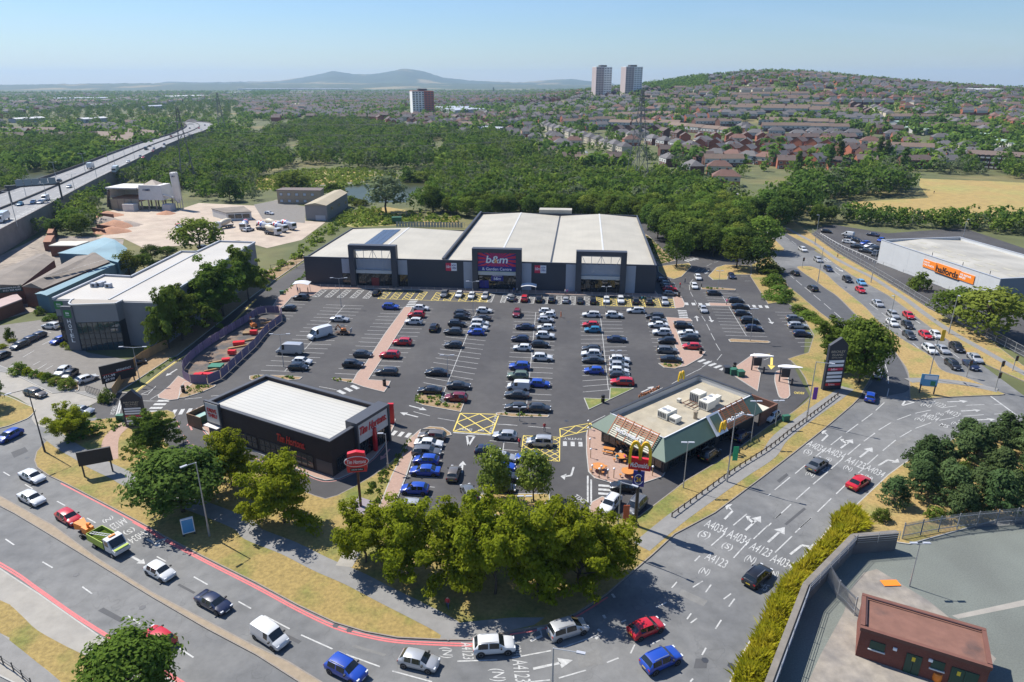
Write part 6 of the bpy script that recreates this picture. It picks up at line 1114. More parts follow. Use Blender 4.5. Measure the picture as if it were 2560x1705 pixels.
def crown(seed,kind,ncl,per,leaf,rx=1.0,rz=1.0):
 """unit tree of height 1: leaf clusters spread over boughs; returns centres and normals, and bough ends"""
 rng=np.random.default_rng(seed);cl=[]
 if kind=='round':
  d=unit(rng.normal(size=(ncl,3)));d[:,2]=np.where(d[:,2]<-.8,-d[:,2],d[:,2]);r=rng.uniform(.45,1,(ncl,1))**.45*rng.uniform(.82,1.08,(ncl,1));c=d*r*np.array([.40,.40,.40])+[0,0,.54];cr=rng.uniform(.085,.16,ncl)
 elif kind=='loose':
  nb_=30;az=np.arange(nb_)*2.4+rng.normal(size=nb_)*.3;el=rng.uniform(-.1,1.25,nb_);ln=rng.uniform(.3,.56,nb_)*(1-.12*np.sin(el));st=np.stack([np.zeros(nb_),np.zeros(nb_),rng.uniform(.14,.48,nb_)],1);dr=np.stack([np.cos(az)*np.cos(el),np.sin(az)*np.cos(el),np.sin(el)],1)
  b_=rng.integers(0,nb_,ncl);tt=rng.uniform(.28,1.06,ncl)[:,None];c=st[b_]+dr[b_]*ln[b_][:,None]*tt+rng.normal(size=(ncl,3))*.03-np.array([0,0,.1])*(tt-.5)*np.cos(el[b_])[:,None];c[:,2]*=.93/c[:,2].max();cr=rng.uniform(.05,.1,ncl)*(1.25-.5*tt[:,0])
 elif kind=='poplar':
  t=rng.uniform(0,1,ncl);az=rng.uniform(0,2*np.pi,ncl);r=.125*np.sin(np.pi*(t*.9+.08))**.6*rng.uniform(.4,1,ncl);c=np.stack([np.cos(az)*r,np.sin(az)*r,.1+t*.86],1);cr=rng.uniform(.04,.07,ncl)
 elif kind=='pine':
  t=rng.uniform(0,1,ncl)**.8;az=rng.uniform(0,2*np.pi,ncl);r=(.46*(1-t)**.7+.05)*rng.uniform(.45,1,ncl);c=np.stack([np.cos(az)*r,np.sin(az)*r,.14+t*.8],1);cr=rng.uniform(.07,.13,ncl)
 else:
  d=unit(rng.normal(size=(ncl,3)));d[:,2]=np.abs(d[:,2]);c=d*rng.uniform(.6,1,(ncl,1))*np.array([.55,.55,.78])+[0,0,.06];cr=rng.uniform(.13,.22,ncl)
 c*=[rx,rx,rz]
 k=np.repeat(np.arange(ncl),per);d=unit(rng.normal(size=(len(k),3))+[0,0,.25]);rad=cr[k][:,None]*rng.uniform(.35,1.1,(len(k),1))**.6
 sq=np.array([1.15,1.15,.8])if kind!='loose' else np.array([1.35,1.35,.55]);P=c[k]+d*rad*sq
 out=unit(P-np.array([0,0,.5]));N=unit(d*.8+out*.5+rng.normal(size=d.shape)*.45+[0,0,.3]);return P,N,c,rng
def trunk_mesh(name,c,seed,r=.022,top=.72,nb=8):
 mb=MB();rg=random.Random(seed);p=Vector((0,0,-.02));q=None;segs=4
 for i in range(segs):
  q=Vector((rg.uniform(-.02,.02),rg.uniform(-.02,.02),top*(i+1)/segs));mb.tube(p,q,r*(1-.75*i/segs),r*(1-.75*(i+1)/segs),7);p=q
 idx=np.random.default_rng(seed).permutation(len(c))[:nb]
 for i in idx:
  e=Vector(c[i]);s=Vector((0,0,max(.16,min(top*.85,e.z*rg.uniform(.45,.7)))));m=s.lerp(e,.5)+Vector((0,0,.03));mb.tube(s,m,r*.45,r*.3,5);mb.tube(m,e,r*.3,r*.1,5)
 me=bpy.data.meshes.new(name);me.from_pydata(mb.v,[],mb.f);me.materials.append(BARK);me.shade_smooth();return me
TREES={}
def tree_type(key,kind,leafkey,nvar,ncl,per,leaf,rx=1.0,rz=1.0,tr=.022,top=.72,nb=8):
 L=[]
 for v in range(nvar):
  P,N,c,rng=crown(hash((kind,v,ncl))%9999 if False else 31*v+len(key)*7+ncl,kind,ncl,per,leaf,rx,rz);V,Q=leaves(P,N,leaf,rng)
  L.append((qmesh('crown',V,Q,LEAF[leafkey]),trunk_mesh('trunk',c,v,tr,top,nb),P,N))
 TREES[key]=L
tree_type('broadleaf_near','round','dark',1,110,95,.0235);tree_type('maple_near','round','mid',1,100,95,.025);tree_type('loose_near','loose','yellow',3,300,52,.019,tr=.018,top=.6,nb=26);tree_type('young_near','round','bright',2,55,60,.028,.8,tr=.018)
tree_type('hotel_near','loose','mid',2,280,55,.022,1.0,tr=.02,nb=14);tree_type('round_mid','round','dark',3,70,34,.034);tree_type('green_mid','round','mid',3,70,34,.034,1.05);tree_type('bright_mid','round','bright',2,65,34,.034);tree_type('grey_mid','round','grey',1,60,30,.034)
tree_type('poplar_mid','poplar','dark',2,80,24,.026,tr=.014,top=.9);tree_type('pine_mid','pine','pine',3,90,42,.034,1.1,tr=.02);tree_type('bush_mid','bush','mid',2,34,36,.06,tr=.02,top=.3,nb=5);tree_type('bush_bright','bush','bright',1,34,36,.06,tr=.02,top=.3,nb=5);tree_type('bush_yellow','bush','yellow',1,34,36,.06,tr=.02,top=.3,nb=5);tree_type('copper_mid','round','copper',1,60,30,.036);tree_type('bush_pine','bush','pine',1,40,40,.06,tr=.02,top=.3,nb=5)
NTREE=[0]
def tree(key,loc,h,wd=None,label=None,cat='tree',group=None,name=None):
 L=TREES[key];cm,tm,_,_=L[NTREE[0]%len(L)];NTREE[0]+=1
 nm=name or('shrub' if key.startswith('bush')else 'poplar_tree' if 'poplar' in key else 'pine_tree' if key=='pine_mid' else 'broadleaf_tree')
 o=thing(nm,label,'shrub' if key.startswith('bush')else cat,loc,R.uniform(0,6.28),group)
 base={'poplar_mid':.3,'pine_mid':.95}.get(key,1.1 if key.startswith('bush')else .88);s=(wd/base)if wd else h
 o.scale=(s,s*R.uniform(.92,1.08),h);link('trunk',tm,o);link('crown',cm,o);return o
def ptree(key,t,x,y,ytop,wpx,label,**k):
 b=g(t,x,y);h=hgt(b,t,x,ytop);px,py=S(t,x,y);dep=b.y*math.cos(PIT)+H*math.sin(PIT);wd=wpx/3.68*dep/F
 return tree(key,(b.x,b.y,0),h*(1.12 if 'near' in key else 1.0),wd,label,**k)
ptree('broadleaf_near','C1',1690,1400,900,800,'large dark green round tree beside the road sign at the near kerb')
ptree('loose_near','C1',2140,1170,690,520,'yellow green tree at the corner of the coffee drive-through lane');ptree('loose_near','C2',260,1500,890,660,'spreading yellow green tree left of the red pole sign')
for i,(t,x,y,yt,wp)in enumerate((('D2',1010,450,-20,560),('D2',1400,560,-100,680),('D2',1820,650,-60,720),('D2',2200,740,-70,680),('D3',230,760,-10,720),('D3',620,690,-30,680),('D3',850,590,60,580),('D3',420,480,-90,560),('D2',2050,420,-120,560))):
 ptree('loose_near',t,x,y,yt,wp,'%s from the left in the front row of yellow green trees'%ORD[i],group='front row of yellow green trees')
ptree('young_near','C2',2175,1305,850,400,'left of two small bright green trees on the car park island');ptree('young_near','C3',200,1305,870,420,'right of two small bright green trees on the car park island')
ptree('hotel_near','C1',1450,850,480,420,'small green tree on the lawn beside the drive-through lane');ptree('loose_near','C1',660,740,450,380,'thin young tree by the entrance road shrubs');ptree('bush_mid','C1',790,690,550,300,'dark green shrub clump by the entrance road')
ptree('maple_near','D1',1240,1800,1215,800,'yellowish maple tree at the bottom left edge');ptree('hotel_near','C4',610,60,-380,440,'left of two trees beside the tall tenant sign');ptree('maple_near','C4',840,215,-330,470,'right of two trees beside the tall tenant sign')
ptree('green_mid','B4',1700,1190,890,430,'left of two roadside trees before the parts warehouse');ptree('bright_mid','B4',2010,1320,860,640,'large bright tree before the end of the parts warehouse');ptree('bush_mid','B4',1400,895,720,190,'round shrub against the white warehouse wall')
for i,(x,y,yt,wp,k)in enumerate(((1510,615,280,270,'green_mid'),(2060,625,320,300,'green_mid'),(2250,650,340,300,'round_mid'),(2300,470,150,330,'green_mid'))):ptree(k,'B3',x,y,yt,wp,['single round tree on the dry bed right of the shop','tree on the island near the side entrance','darker tree behind the side entrance island','tall roadside tree above the side entrance'][i])
for i,(x,y,yt,wp)in enumerate(((100,985,850,260),(60,860,740,220),(280,1100,1030,150),(370,1160,1080,190),(450,1200,1140,150),(30,760,640,220))):ptree('bush_mid','B4',x,y,yt,wp,'%s from the junction end of the shrubs between car park and road'%ORD[5-i],group='shrubs between car park and road')
for i,(x,y,yt,wp)in enumerate(((1560,1150,600,340),(1680,1075,580,420),(1900,930,470,450),(2060,850,330,480),(2290,700,240,330))):ptree('hotel_near','B1',x,y,yt,wp,'%s tree from the car park end in the row beside the hotel'%ORD[i],group='trees beside the hotel')
for i,(x,y,yt,wp,k)in enumerate(((1190,465,245,240,'bright_mid'),(1330,430,270,200,'green_mid'),(1400,340,190,200,'round_mid'),(1540,300,205,190,'round_mid'),(1850,260,-50,420,'green_mid'))):ptree(k,'B1',x,y,yt,wp,'%s from the left of the trees behind the hotel roof'%ORD[i],group='trees behind the hotel')
ptree('round_mid','C1',-70,440,120,260,'dark tree cut by the left edge near the entrance road')
for i,(t,x,y,yt,wp,k)in enumerate((('B1',180,1370,1260,150,'bush_mid'),('B1',260,1385,1310,90,'bush_yellow'),('B1',330,1410,1340,110,'bush_mid'),('B1',395,1420,1360,80,'bush_yellow'),('B1',440,1440,1360,120,'bush_mid'),('B1',520,1470,1400,130,'bush_bright'),('B1',630,1510,1400,150,'bush_bright'),('C1',985,385,250,140,'bush_mid'),('B1',100,1060,940,90,'bush_mid'),('B1',110,1085,1050,70,'bush_yellow'),('B1',20,1140,1100,90,'bush_yellow'),('B1',590,1125,1080,60,'bush_yellow'),('B1',690,1140,1090,130,'bush_mid'),('B1',470,880,820,120,'bush_mid'),('B1',370,830,750,90,'bush_mid'),('B1',1430,1180,1120,60,'bush_mid'))):
 ptree(k,t,x,y,yt,wp,['leafy green','small yellow flowering','low green','small yellow','spiky green','bright green','rounded bright green','broad green','upright green','yellow','yellow','yellow','dark green','green','small green','small green'][i]+' shrub, '+['at the left end of the hotel hedge bed','second in the hotel hedge bed','third in the hotel hedge bed','fourth in the hotel hedge bed','fifth in the hotel hedge bed','sixth in the hotel hedge bed','at the gate end of the hotel hedge bed','at the fence corner by the hotel gate','beside the left hotel bays','under the upright shrub by the hotel bays','at the far left of the hotel bays','at the left foot of the hotel','along the foot of the hotel glazing','by the white car at the hotel','beside the workshop yard gate','between fence and hotel corner'][i])
# pines and scrub right of the junction
rp=random.Random(3);PP=[S('C4',*q)for q in((1000,1480),(1120,1250),(1250,1130),(1420,1010),(1640,880),(1760,790),(2080,740),(2355,660),(2700,620),(2700,1380),(2355,1400),(1900,1450),(1500,1500))];spots=[]
while len(spots)<30:
 x,y=rp.uniform(2190,2660),rp.uniform(1060,1310)
 if inpoly(x,y,PP):
  p=g('S',x,y)
  if all((p-q).length>2.9 for q in spots):spots.append(p)
spots.sort(key=lambda p:proj(p)[0])
for i,p in enumerate(spots):
 k='pine_mid' if i%5 else 'bush_bright';h=rp.uniform(4.2,6.8)if k=='pine_mid' else rp.uniform(2,3);tree(k,p,h,h*.95,'%s, %s plant from the left in the thicket right of the junction'%('dark pine-like tree' if k=='pine_mid' else 'bright green shrub',ORD[i]),group='thicket right of the junction')
# tall yellow-green grass along the yard wall
def hedge():
 rng=np.random.default_rng(4);A=path('C4 640 1500 800 1400 / D4 950 120 780 190 350 640 130 1210 0 1500 -160 2100');B=path('C4 600 1560 720 1470 / D4 600 110 470 290 210 560 0 830 / D3 2110 1330 2010 1560 / D3 1980 2000');A=smooth(A,8);B=smooth(B,8);n=24000
 t=rng.random(n);u=rng.random(n);P=[]
 for a,b in zip(t,u):
  p=A[min(len(A)-1,int(a*(len(A)-1)))].lerp(A[min(len(A)-1,int(a*(len(A)-1))+1)],(a*(len(A)-1))%1);q=B[min(len(B)-1,int(a*(len(B)-1)))].lerp(B[min(len(B)-1,int(a*(len(B)-1))+1)],(a*(len(B)-1))%1);P.append(p.lerp(q,.08+b*.8))
 P=np.array([tuple(p)for p in P]);hh=1.25*(.55+.6*np.sin(np.pi*np.clip(u,.08,.92)))*rng.uniform(.6,1.2,n)*(1+.25*np.sin(t*90))
 az=rng.uniform(0,2*np.pi,n);wv=np.stack([np.cos(az),np.sin(az),0*az],1)*.07;lean=np.stack([rng.normal(size=n)*.3,rng.normal(size=n)*.3,hh],1);b0=P+[0,0,.1]
 V=np.stack([b0-wv,b0+wv,b0+lean*.7+wv*.8,b0+lean*[1.4,1.4,1]],1).reshape(-1,3);o=link('tall_grass',qmesh('tall_grass',V,np.arange(4*n).reshape(n,4),LEAF['grass']));tag(o,'tall yellow green grass along the substation yard wall','grass',kind='stuff')
hedge()
# low planting in the car park beds
def tufts(name,label,specs,n_m2,hh,leafkey,seed):
 rng=np.random.default_rng(seed);Vs=[];
 for sp in specs:
  P=path(sp);poly=[(p.x,p.y)for p in P];xs=[p[0]for p in poly];ys=[p[1]for p in poly];area=abs(sum(poly[i][0]*poly[(i+1)%len(poly)][1]-poly[(i+1)%len(poly)][0]*poly[i][1]for i in range(len(poly))))/2;want=int(area*n_m2);c=0;tries=0
  while c<want and tries<want*20:
   tries+=1;x,y=rng.uniform(min(xs),max(xs)),rng.uniform(min(ys),max(ys))
   if not inpoly(x,y,poly):continue
   c+=1;s=rng.uniform(.6,1.4);k=12;d=unit(rng.normal(size=(k,3))+[0,0,.6]);C=np.array([x,y,.12])+d*hh*s*.5*[1.2,1.2,1];V,_=leaves(C,unit(d+rng.normal(size=d.shape)*.5),hh*s*.38,rng);Vs.append(V)
 V=np.concatenate(Vs);o=link(name,qmesh(name,V,np.arange(len(V)).reshape(-1,4),LEAF[leafkey]));tag(o,label,'plants',kind='stuff')
tufts('bed_planting','low green planting in the car park islands',['C2 1485 325 1465 360 1480 390 1880 470 1905 410 1700 398 1685 335','C2 2215 495 2240 490 2340 500 2340 515 2215 508','C3 0 497 335 513 325 525 0 520','C2 -50 152 200 145 420 160 400 178 0 200','C2 700 178 890 185 875 210','B3 1350 1508 1550 1512 1500 1545','B3 1205 305 1260 340 1470 535 1500 555 1350 595','B3 1745 808 2050 824 1750 824','C1 1690 250 1960 245 1860 295 1700 345','B1 1150 1540 1560 1250 1590 1235 1640 1215 1300 1450','C1 900 560 1150 530 1190 600 1000 680 930 650','B2 460 660 470 700 250 880 230 870 400 720'],1.3,.55,'mid',8)
tufts('verge_planting','leafy ground cover between footpath and drive-through lane',['C2 1330 860 1400 740 1440 740 1260 1050 1120 1330 1010 1440 970 1430 1090 1300 990 1240 1090 1075 1255 945','C2 760 1290 850 1340 830 1400 760 1400','C1 1080 880 1230 700 1500 640 1510 700 1520 770 1590 850 1400 900 1250 1000'],1.6,.6,'bright',9)
tufts('bank_scrub','rough grass and scrub on the bank left of the shop',['B2 460 560 250 640 60 780 0 700 300 540 480 380 700 200 820 110 1100 60 1250 150 1200 210 850 230 700 330 470 490','A2 740 1330 1000 1260 1250 1330 1500 1290 1850 1330 1900 1390 1300 1400 900 1440','A2 0 980 400 900 1000 880 1600 1030 1300 1000 700 1080 0 1100'],.13,1.9,'bright',10)
ptree('grey_mid','A2',1200,1300,935,430,'large rounded willow in front of the pond');ptree('bush_bright','A2',340,1060,890,330,'big bright bush behind the beige office');ptree('bush_mid','A2',690,1130,1010,240,'wide green bush beside the beige office');ptree('round_mid','A1',2120,1190,960,190,'dark tree behind the weighbridge hut')
for i,(x,y,yt,wp)in enumerate(((880,1200,1130,130),(960,1230,1160,140),(1660,1080,960,170),(1760,1090,1000,150),(1420,1010,920,180),(1530,1010,900,200))):ptree('bush_bright' if i%2 else 'bush_mid','A2',x,y,yt,wp,'%s from the left of the bushes round the pond'%ORD[i],group='bushes round the pond')
# --- woods: scatter, then the 230 that show largest are trees of their own, the rest one wood
WOODS=[([S('A2',*q)for q in((1400,1280),(1460,1190),(1850,1160),(2355,1190),(2355,1330),(1900,1390),(1800,1330))],6.5,6,10,('round_mid','green_mid','green_mid')),([(1250,500),(1650,520),(1640,560),(1600,556),(1250,545)],6,7,10,('green_mid','round_mid','bright_mid')),([(1040,545),(1180,505),(1330,508),(1590,532),(1640,600),(1700,640),(1790,645),(1870,640),(1890,560),(1830,505),(1760,470),(1690,455),(1600,448),(1480,462),(1380,465),(1250,475),(1150,490)],6.6,8,12,('green_mid','green_mid','bright_mid','round_mid')),([(880,480),(1000,445),(1100,425),(1250,418),(1330,398),(1400,403),(1480,440),(1600,450),(1480,462),(1250,475),(1100,495),(1060,500),(1090,470),(1000,462)],7.5,6,10,('green_mid','bright_mid','bright_mid','grey_mid')),([(330,470),(420,440),(500,410),(600,370),(690,330),(780,312),(900,312),(1000,330),(1100,347),(1230,347),(1290,362),(1360,395),(1250,415),(1100,420),(1000,425),(860,420),(760,410),(680,440),(560,450),(480,470),(400,480)],9.5,9,14,('green_mid','bright_mid','round_mid','green_mid','grey_mid')),([S('A1',*q)for q in((380,1530),(380,1400),(570,1250),(700,1140),(860,1030),(1190,970),(1240,890),(1700,660),(1900,620),(2355,720),(2355,1200),(1830,1190),(1690,1060),(1500,1190),(1480,1000),(1200,1020),(1000,1080),(900,1290),(850,1545))],7.5,6,10,('green_mid','round_mid','bright_mid')),([S('A1',*q)for q in((-100,900),(230,860),(480,850),(770,800),(880,760),(1000,700),(880,640),(600,660),(300,680),(-100,690))],8.5,9,13,('round_mid','round_mid','green_mid')),([S('A1',*q)for q in((-60,1110),(-60,900),(180,950),(230,1000),(120,1090))],7,7,10,('round_mid','green_mid')),([(1900,570),(1940,520),(1990,485),(2080,468),(2250,458),(2300,488),(2180,497),(2080,505),(2000,540),(1960,585)],7.5,10,15,('round_mid','round_mid','green_mid')),([S('B4',*q)for q in((380,340),(600,290),(1100,320),(1800,360),(2500,420),(2500,330),(1800,290),(1200,262),(700,250),(450,250))],5.2,6,9.5,('green_mid','round_mid','bright_mid')),([S('A4',*q)for q in((1540,1100),(1960,1100),(1900,1010),(1700,1010))],7.5,7,11,('round_mid','green_mid')),([S('A4',*q)for q in((2060,1105),(2600,1160),(2600,900),(2250,960))],9,9,14,('round_mid','green_mid')),([S('B3',*q)for q in((1340,330),(1440,330),(1640,500),(1960,520),(2180,480),(2060,320),(1870,160),(1500,190),(1330,200))],6.2,7,10,('green_mid','round_mid','green_mid')),([S('B1',*q)for q in((480,120),(640,60),(860,60),(860,-20),(560,-20))],6,4,7,('green_mid','round_mid')),([(1480,395),(1600,425),(1760,445),(1860,460),(1890,440),(1760,420),(1640,385),(1560,360),(1500,350)],26,7,12,('round_mid','green_mid','copper_mid','round_mid')),([(1930,440),(2050,455),(2250,440),(2330,420),(2200,430),(2050,440)],13,8,14,('round_mid','green_mid')),([(0,330),(250,320),(430,310),(600,300),(600,255),(350,265),(200,275),(0,290)],27,8,13,('round_mid','green_mid'))]
CLEAR=[[S('A2',*q)for q in pl]for pl in(((470,910),(620,890),(960,910),(1280,950),(1300,985),(1050,1010),(860,1020),(640,1050),(480,1035),(440,980)),((190,780),(300,630),(430,680),(460,740),(300,840)),((1590,650),(1740,625),(1760,760),(1640,790),(1570,700)),((1330,700),(1400,640),(1430,780),(1230,870)),((740,1090),(860,1030),(1620,1010),(1600,1060),(1380,1215),(1010,1210)),((180,1240),(180,1060),(640,1060),(850,1100),(850,1250),(640,1390)))]
WT=[]
DECK=[g('A1',*q,7)for q in((-900,2030),(20,1480),(570,1185),(1220,850),(1750,600),(1960,520),(1960,475),(1800,450),(1640,450),(1690,500),(1540,575),(1000,755),(400,975),(-300,1200),(-1800,1750))];DECK=[(p.x,p.y)for p in DECK]
def scatter_woods():
 rg=random.Random(21)
 for poly,sp,h0,h1,kinds in WOODS:
  W_=[g('S',*q)for q in poly];xs=[p.x for p in W_];ys=[p.y for p in W_];y0,y1=min(ys),max(ys);wp=[(p.x,p.y)for p in W_];y=y0
  while y<y1:
   x=min(xs)
   while x<max(xs):
    px,py=x+rg.uniform(-.4,.4)*sp,y+rg.uniform(-.4,.4)*sp;x+=sp
    if not inpoly(px,py,wp)or inpoly(px,py,DECK):continue
    s=proj((px,py,0))
    if any(inpoly(*s,c)for c in CLEAR)or s[0]<-60 or s[0]>2620:continue
    WT.append((px,py,rg.uniform(h0,h1),rg.choice(kinds)))
   y+=sp*.9
 for t,x,y,hh in(('A4',262,1130,17),('A4',560,1050,18),('A4',640,1040,19),('A4',1010,985,19),('A4',1075,990,17),('A4',1235,1080,17),('A3',330,285,24),('A3',365,285,25),('A3',400,285,24),('A3',555,265,26),('A3',578,265,25),('A3',262,240,24),('A2',835,215,22),('A2',868,210,20),('A2',2185,190,30),('A2',1060,100,30)):
  p=gt(t,x,y);WT.append((p.x,p.y,hh,'poplar_mid'))
scatter_woods()
WT.sort(key=lambda a:a[0]**2+a[1]**2)
big=WT[:205]+[a for a in WT[205:]if a[3]=='poplar_mid'];rest=[a for a in WT[205:]if a[3]!='poplar_mid']
WL={'green_mid':'mid green tree in the wood','round_mid':'dark green tree in the wood','bright_mid':'bright green tree in the wood','grey_mid':'grey green tree in the wood','poplar_mid':'tall narrow poplar rising','copper_mid':'copper leaved tree in the wood'}
def where(x,y):
 px,py=proj((x,y,0))
 if y>480:return 'above the distant roofs'
 return 'left of the viaduct' if px<330 and py<480 else 'beside the concrete yard' if px<660 else 'behind the left of the shop' if px<1060 else 'behind the shop' if px<1500 else 'right of the shop' if px<1900 else 'beside the mown field'
WG={}
for x,y,h,k in big:
 gk=WL[k]+' '+where(x,y);WG.setdefault(gk,[]).append((x,y,h,k))
for gk,L_ in WG.items():
 for i,(x,y,h,k)in enumerate(sorted(L_,key=lambda a:proj((a[0],a[1],0))[0])):tree(k,(x,y,tz(x,y)),h,h*R.uniform(.75,.95)if k!='poplar_mid' else h*.3,gk+(', %s from the left'%ORD[min(i,97)]if len(L_)>1 else ''),group=gk)
def merged(name,label,items,keys,sub,lsize):
 """many small trees as one mass: every crown a cloud of leaf faces; items (x, y, z, h, w, matindex)"""
 rng=np.random.default_rng(77);mats=[LEAF[k]for k in keys];VV=[];MI=[]
 base=[crown(500+i,'round',26,12,.1)[:2]for i in range(4)]
 BP=np.stack([b_[0]for b_ in base]);BN=np.stack([b_[1]for b_ in base]);A=np.array(items)
 for n in sorted(set(A[:,6].astype(int))):
  q=A[A[:,6]==n];m=len(q);bi=np.repeat(np.arange(m)%4,n);k=rng.integers(0,BP.shape[1],m*n);r=np.repeat(q,n,0);C=BP[bi,k]*np.stack([r[:,4]/.88,r[:,4]/.88,r[:,3]],1)+r[:,:3];V,_=leaves(C,BN[bi,k],lsize*r[:,3:4],rng,.75);VV.append(V);MI.append(r[:,5].astype(int))
 V=np.concatenate(VV);o=link(name,qmesh(name,V,np.arange(len(V)).reshape(-1,4),mats,np.concatenate(MI)));return tag(o,label,'trees',kind='stuff')
if rest:
 ks=['dark','mid','bright','grey','yellow'];km={'round_mid':0,'green_mid':1,'bright_mid':2,'grey_mid':3,'copper_mid':0}
 merged('distant_wood','massed trees of the further woods and thickets',[(x,y,tz(x,y)-.3,h,h*R.uniform(.8,1.15),R.choice((km[k],km[k],1,2,3,0)),260)for x,y,h,k in rest],ks,1,.062)
# ================= viaduct, pylons, towers, suburbs, hills =================
M_DECK=mat('motorway_asphalt',(.2,.2,.2),.85,noise=.12,scale=.3);M_VCON=mat('viaduct_concrete',(.2,.175,.155),.9,noise=.25,scale=.25)
def viaduct():
 z=7.0;Rr=smooth([g('A1',*q,z)for q in((-900,2010),(-300,1640),(20,1462),(300,1315),(570,1168),(900,990),(1220,832),(1500,692),(1750,588),(1870,548),(1945,508),(1950,482),(1900,466),(1800,458))],4)
 Ll=smooth([g('A1',*q,z)for q in((-1800,1760),(-900,1400),(-300,1212),(60,1100),(400,985),(700,880),(1000,765),(1300,655),(1540,585),(1640,545),(1700,515),(1715,492),(1680,470),(1640,460))],4)
 T=thing('motorway_viaduct','elevated concrete motorway viaduct crossing the left background','viaduct');n=len(Rr);mb=MB()
 mb.add([(*p.xy,z)for p in Ll]+[(*p.xy,z)for p in Rr],[(n+i,n+i+1,i+1,i)for i in range(n-1)]);mb.build('deck',M_DECK,T)
 for i in range(0,n-1):
  for S_,sg,hh in((Rr,1,1.0),(Ll,-1,1.3)):
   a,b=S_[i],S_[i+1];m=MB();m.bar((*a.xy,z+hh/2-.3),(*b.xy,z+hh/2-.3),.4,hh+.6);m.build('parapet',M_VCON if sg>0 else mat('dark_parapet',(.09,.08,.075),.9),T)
 for i in range(0,n-1):
  a,b=Rr[i],Rr[i+1];m=MB();m.add([(*a.xy,-.05),(*b.xy,-.05),(*b.xy,z-.1),(*a.xy,z-.1)],[(0,1,2,3)]);m.build('side_wall',M_VCON,T);a,b=Ll[i],Ll[i+1];m=MB();m.add([(*a.xy,-.05),(*b.xy,-.05),(*b.xy,z-.1),(*a.xy,z-.1)],[(0,1,2,3)]);m.build('side_wall',M_VCON,T)
 C_=[a.lerp(b,.5)for a,b in zip(Ll,Rr)];m=MB()
 for a,b in zip(C_,C_[1:]):m.bar((*a.xy,z+.4),(*b.xy,z+.4),.5,.8)
 m.build('median_barrier',mat('dark_barrier',(.11,.1,.09),.9),T);m=MB()
 for f in(.13,.25,.38,.62,.75,.87):
  Pp=[a.lerp(b,f)for a,b in zip(Ll,Rr)]
  for i in range(len(Pp)-1):
   d=(Pp[i+1]-Pp[i]);L_=d.length;k=1 if f in(.13,.87)else max(1,int(L_/9))
   for j in range(k):a=Pp[i]+d*(j/k);b=Pp[i]+d*((j+(.9 if f in(.13,.87)else .35))/k);m.strip([a,b],.25,z+.012)
 m.build('lane_marking',M_MARK,T);m=MB()
 for i in range(22):a=g('A1',-200+i*27,1520-i*15.4,z);m.strip([a,a+Vector((3.2,2.2,0))],.9,z+.014)
 m.build('hatched_marking',M_MARK,T)
 a,b=g('A1',110,1215,z),g('A1',575,1175,z);fr=Fr(a,b);Tg=thing('sign_gantry','dark steel gantry with grey sign panels spanning the viaduct','gantry',(*a.xy,z),fr.a);h=6.6
 for x in(0,fr.L):pbox(Tg,'post',DARK,x-.35,-.35,0,x+.35,.35,h)
 pbox(Tg,'beam',DARK,-1,-.6,h,fr.L+.4,.6,h+1.1);n2=5
 for k in range(n2):pbox(Tg,'sign_panel',mat('sign_back_grey',(.2,.24,.26),.5),fr.L*(.16+k*.16),-.8,h+.6,fr.L*(.16+k*.16)+fr.L*.15,-.61,h+3.2)
 for i,(x,y,yt)in enumerate(((160,1420,1100),(690,1100,950),(440,1200,1050),(245,1160,1000),(515,970,830),(890,970,830),(790,935,750),(1000,850,680),(1240,800,690),(1150,790,690),(1060,860,760),(1285,735,640),(1520,640,570),(1420,690,610))):
  p=g('A1',x,y,z);hh=max(8,min(14,hgt(p,'A1',x,yt)-z));Tl=thing('motorway_lamp','%s lamp column from the near end along the viaduct'%ORD[i],'lamp post',(*p.xy,z),.5,'lamp columns on the viaduct');q=MB();q.tube((0,0,0),(0,0,hh),.14,.08,6);q.build('column',GALV,Tl);q=MB()
  for s in(-1,1):q.tube((0,0,hh),(s*1.6,0,hh+.15),.05,.05,5)
  q.build('bracket',GALV,Tl)
  for s in(-1,1):pbox(Tl,'lantern',M_LGREY,s*1.6-.35,-.15,hh+.08,s*1.6+.35,.15,hh+.26)
 UPV=(100,-48)
 row('on the viaduct','from the near end',[('A1',50,1300,'hn',(-100,52)),('A1',185,1213,'ht',(-100,50)),('A1',305,1193,'hw',(-100,50)),('A1',370,1195,'ew',(-100,50)),('A1',415,1158,'Vw',(-100,50)),('A1',545,995,'hd',(100,-42)),('A1',635,1052,'hg',(-100,50)),('A1',1180,822,'hw',(-100,50)),('A1',1290,775,'hn',(-100,50)),('A1',1318,785,'hr',(-100,50)),('A1',1405,728,'hr',(-100,48)),('A1',1415,704,'hn',(-100,48)),('A1',1345,702,'Vd',UPV),('A1',1378,678,'hd',UPV),('A1',1510,663,'hn',(-100,46)),('A1',1510,688,'hw',(-100,46)),('A1',1575,590,'hr',UPV),('A1',1660,604,'vw',(-100,45)),('A1',1735,572,'hw',(-100,45)),('A1',1745,515,'hk',(30,-60)),('A1',1830,515,'hr',(-60,45)),('A1',1850,530,'hw',(-60,45)),('A1',1885,488,'hn',(0,60))],'vehicles on the viaduct',lite=True,z=z)
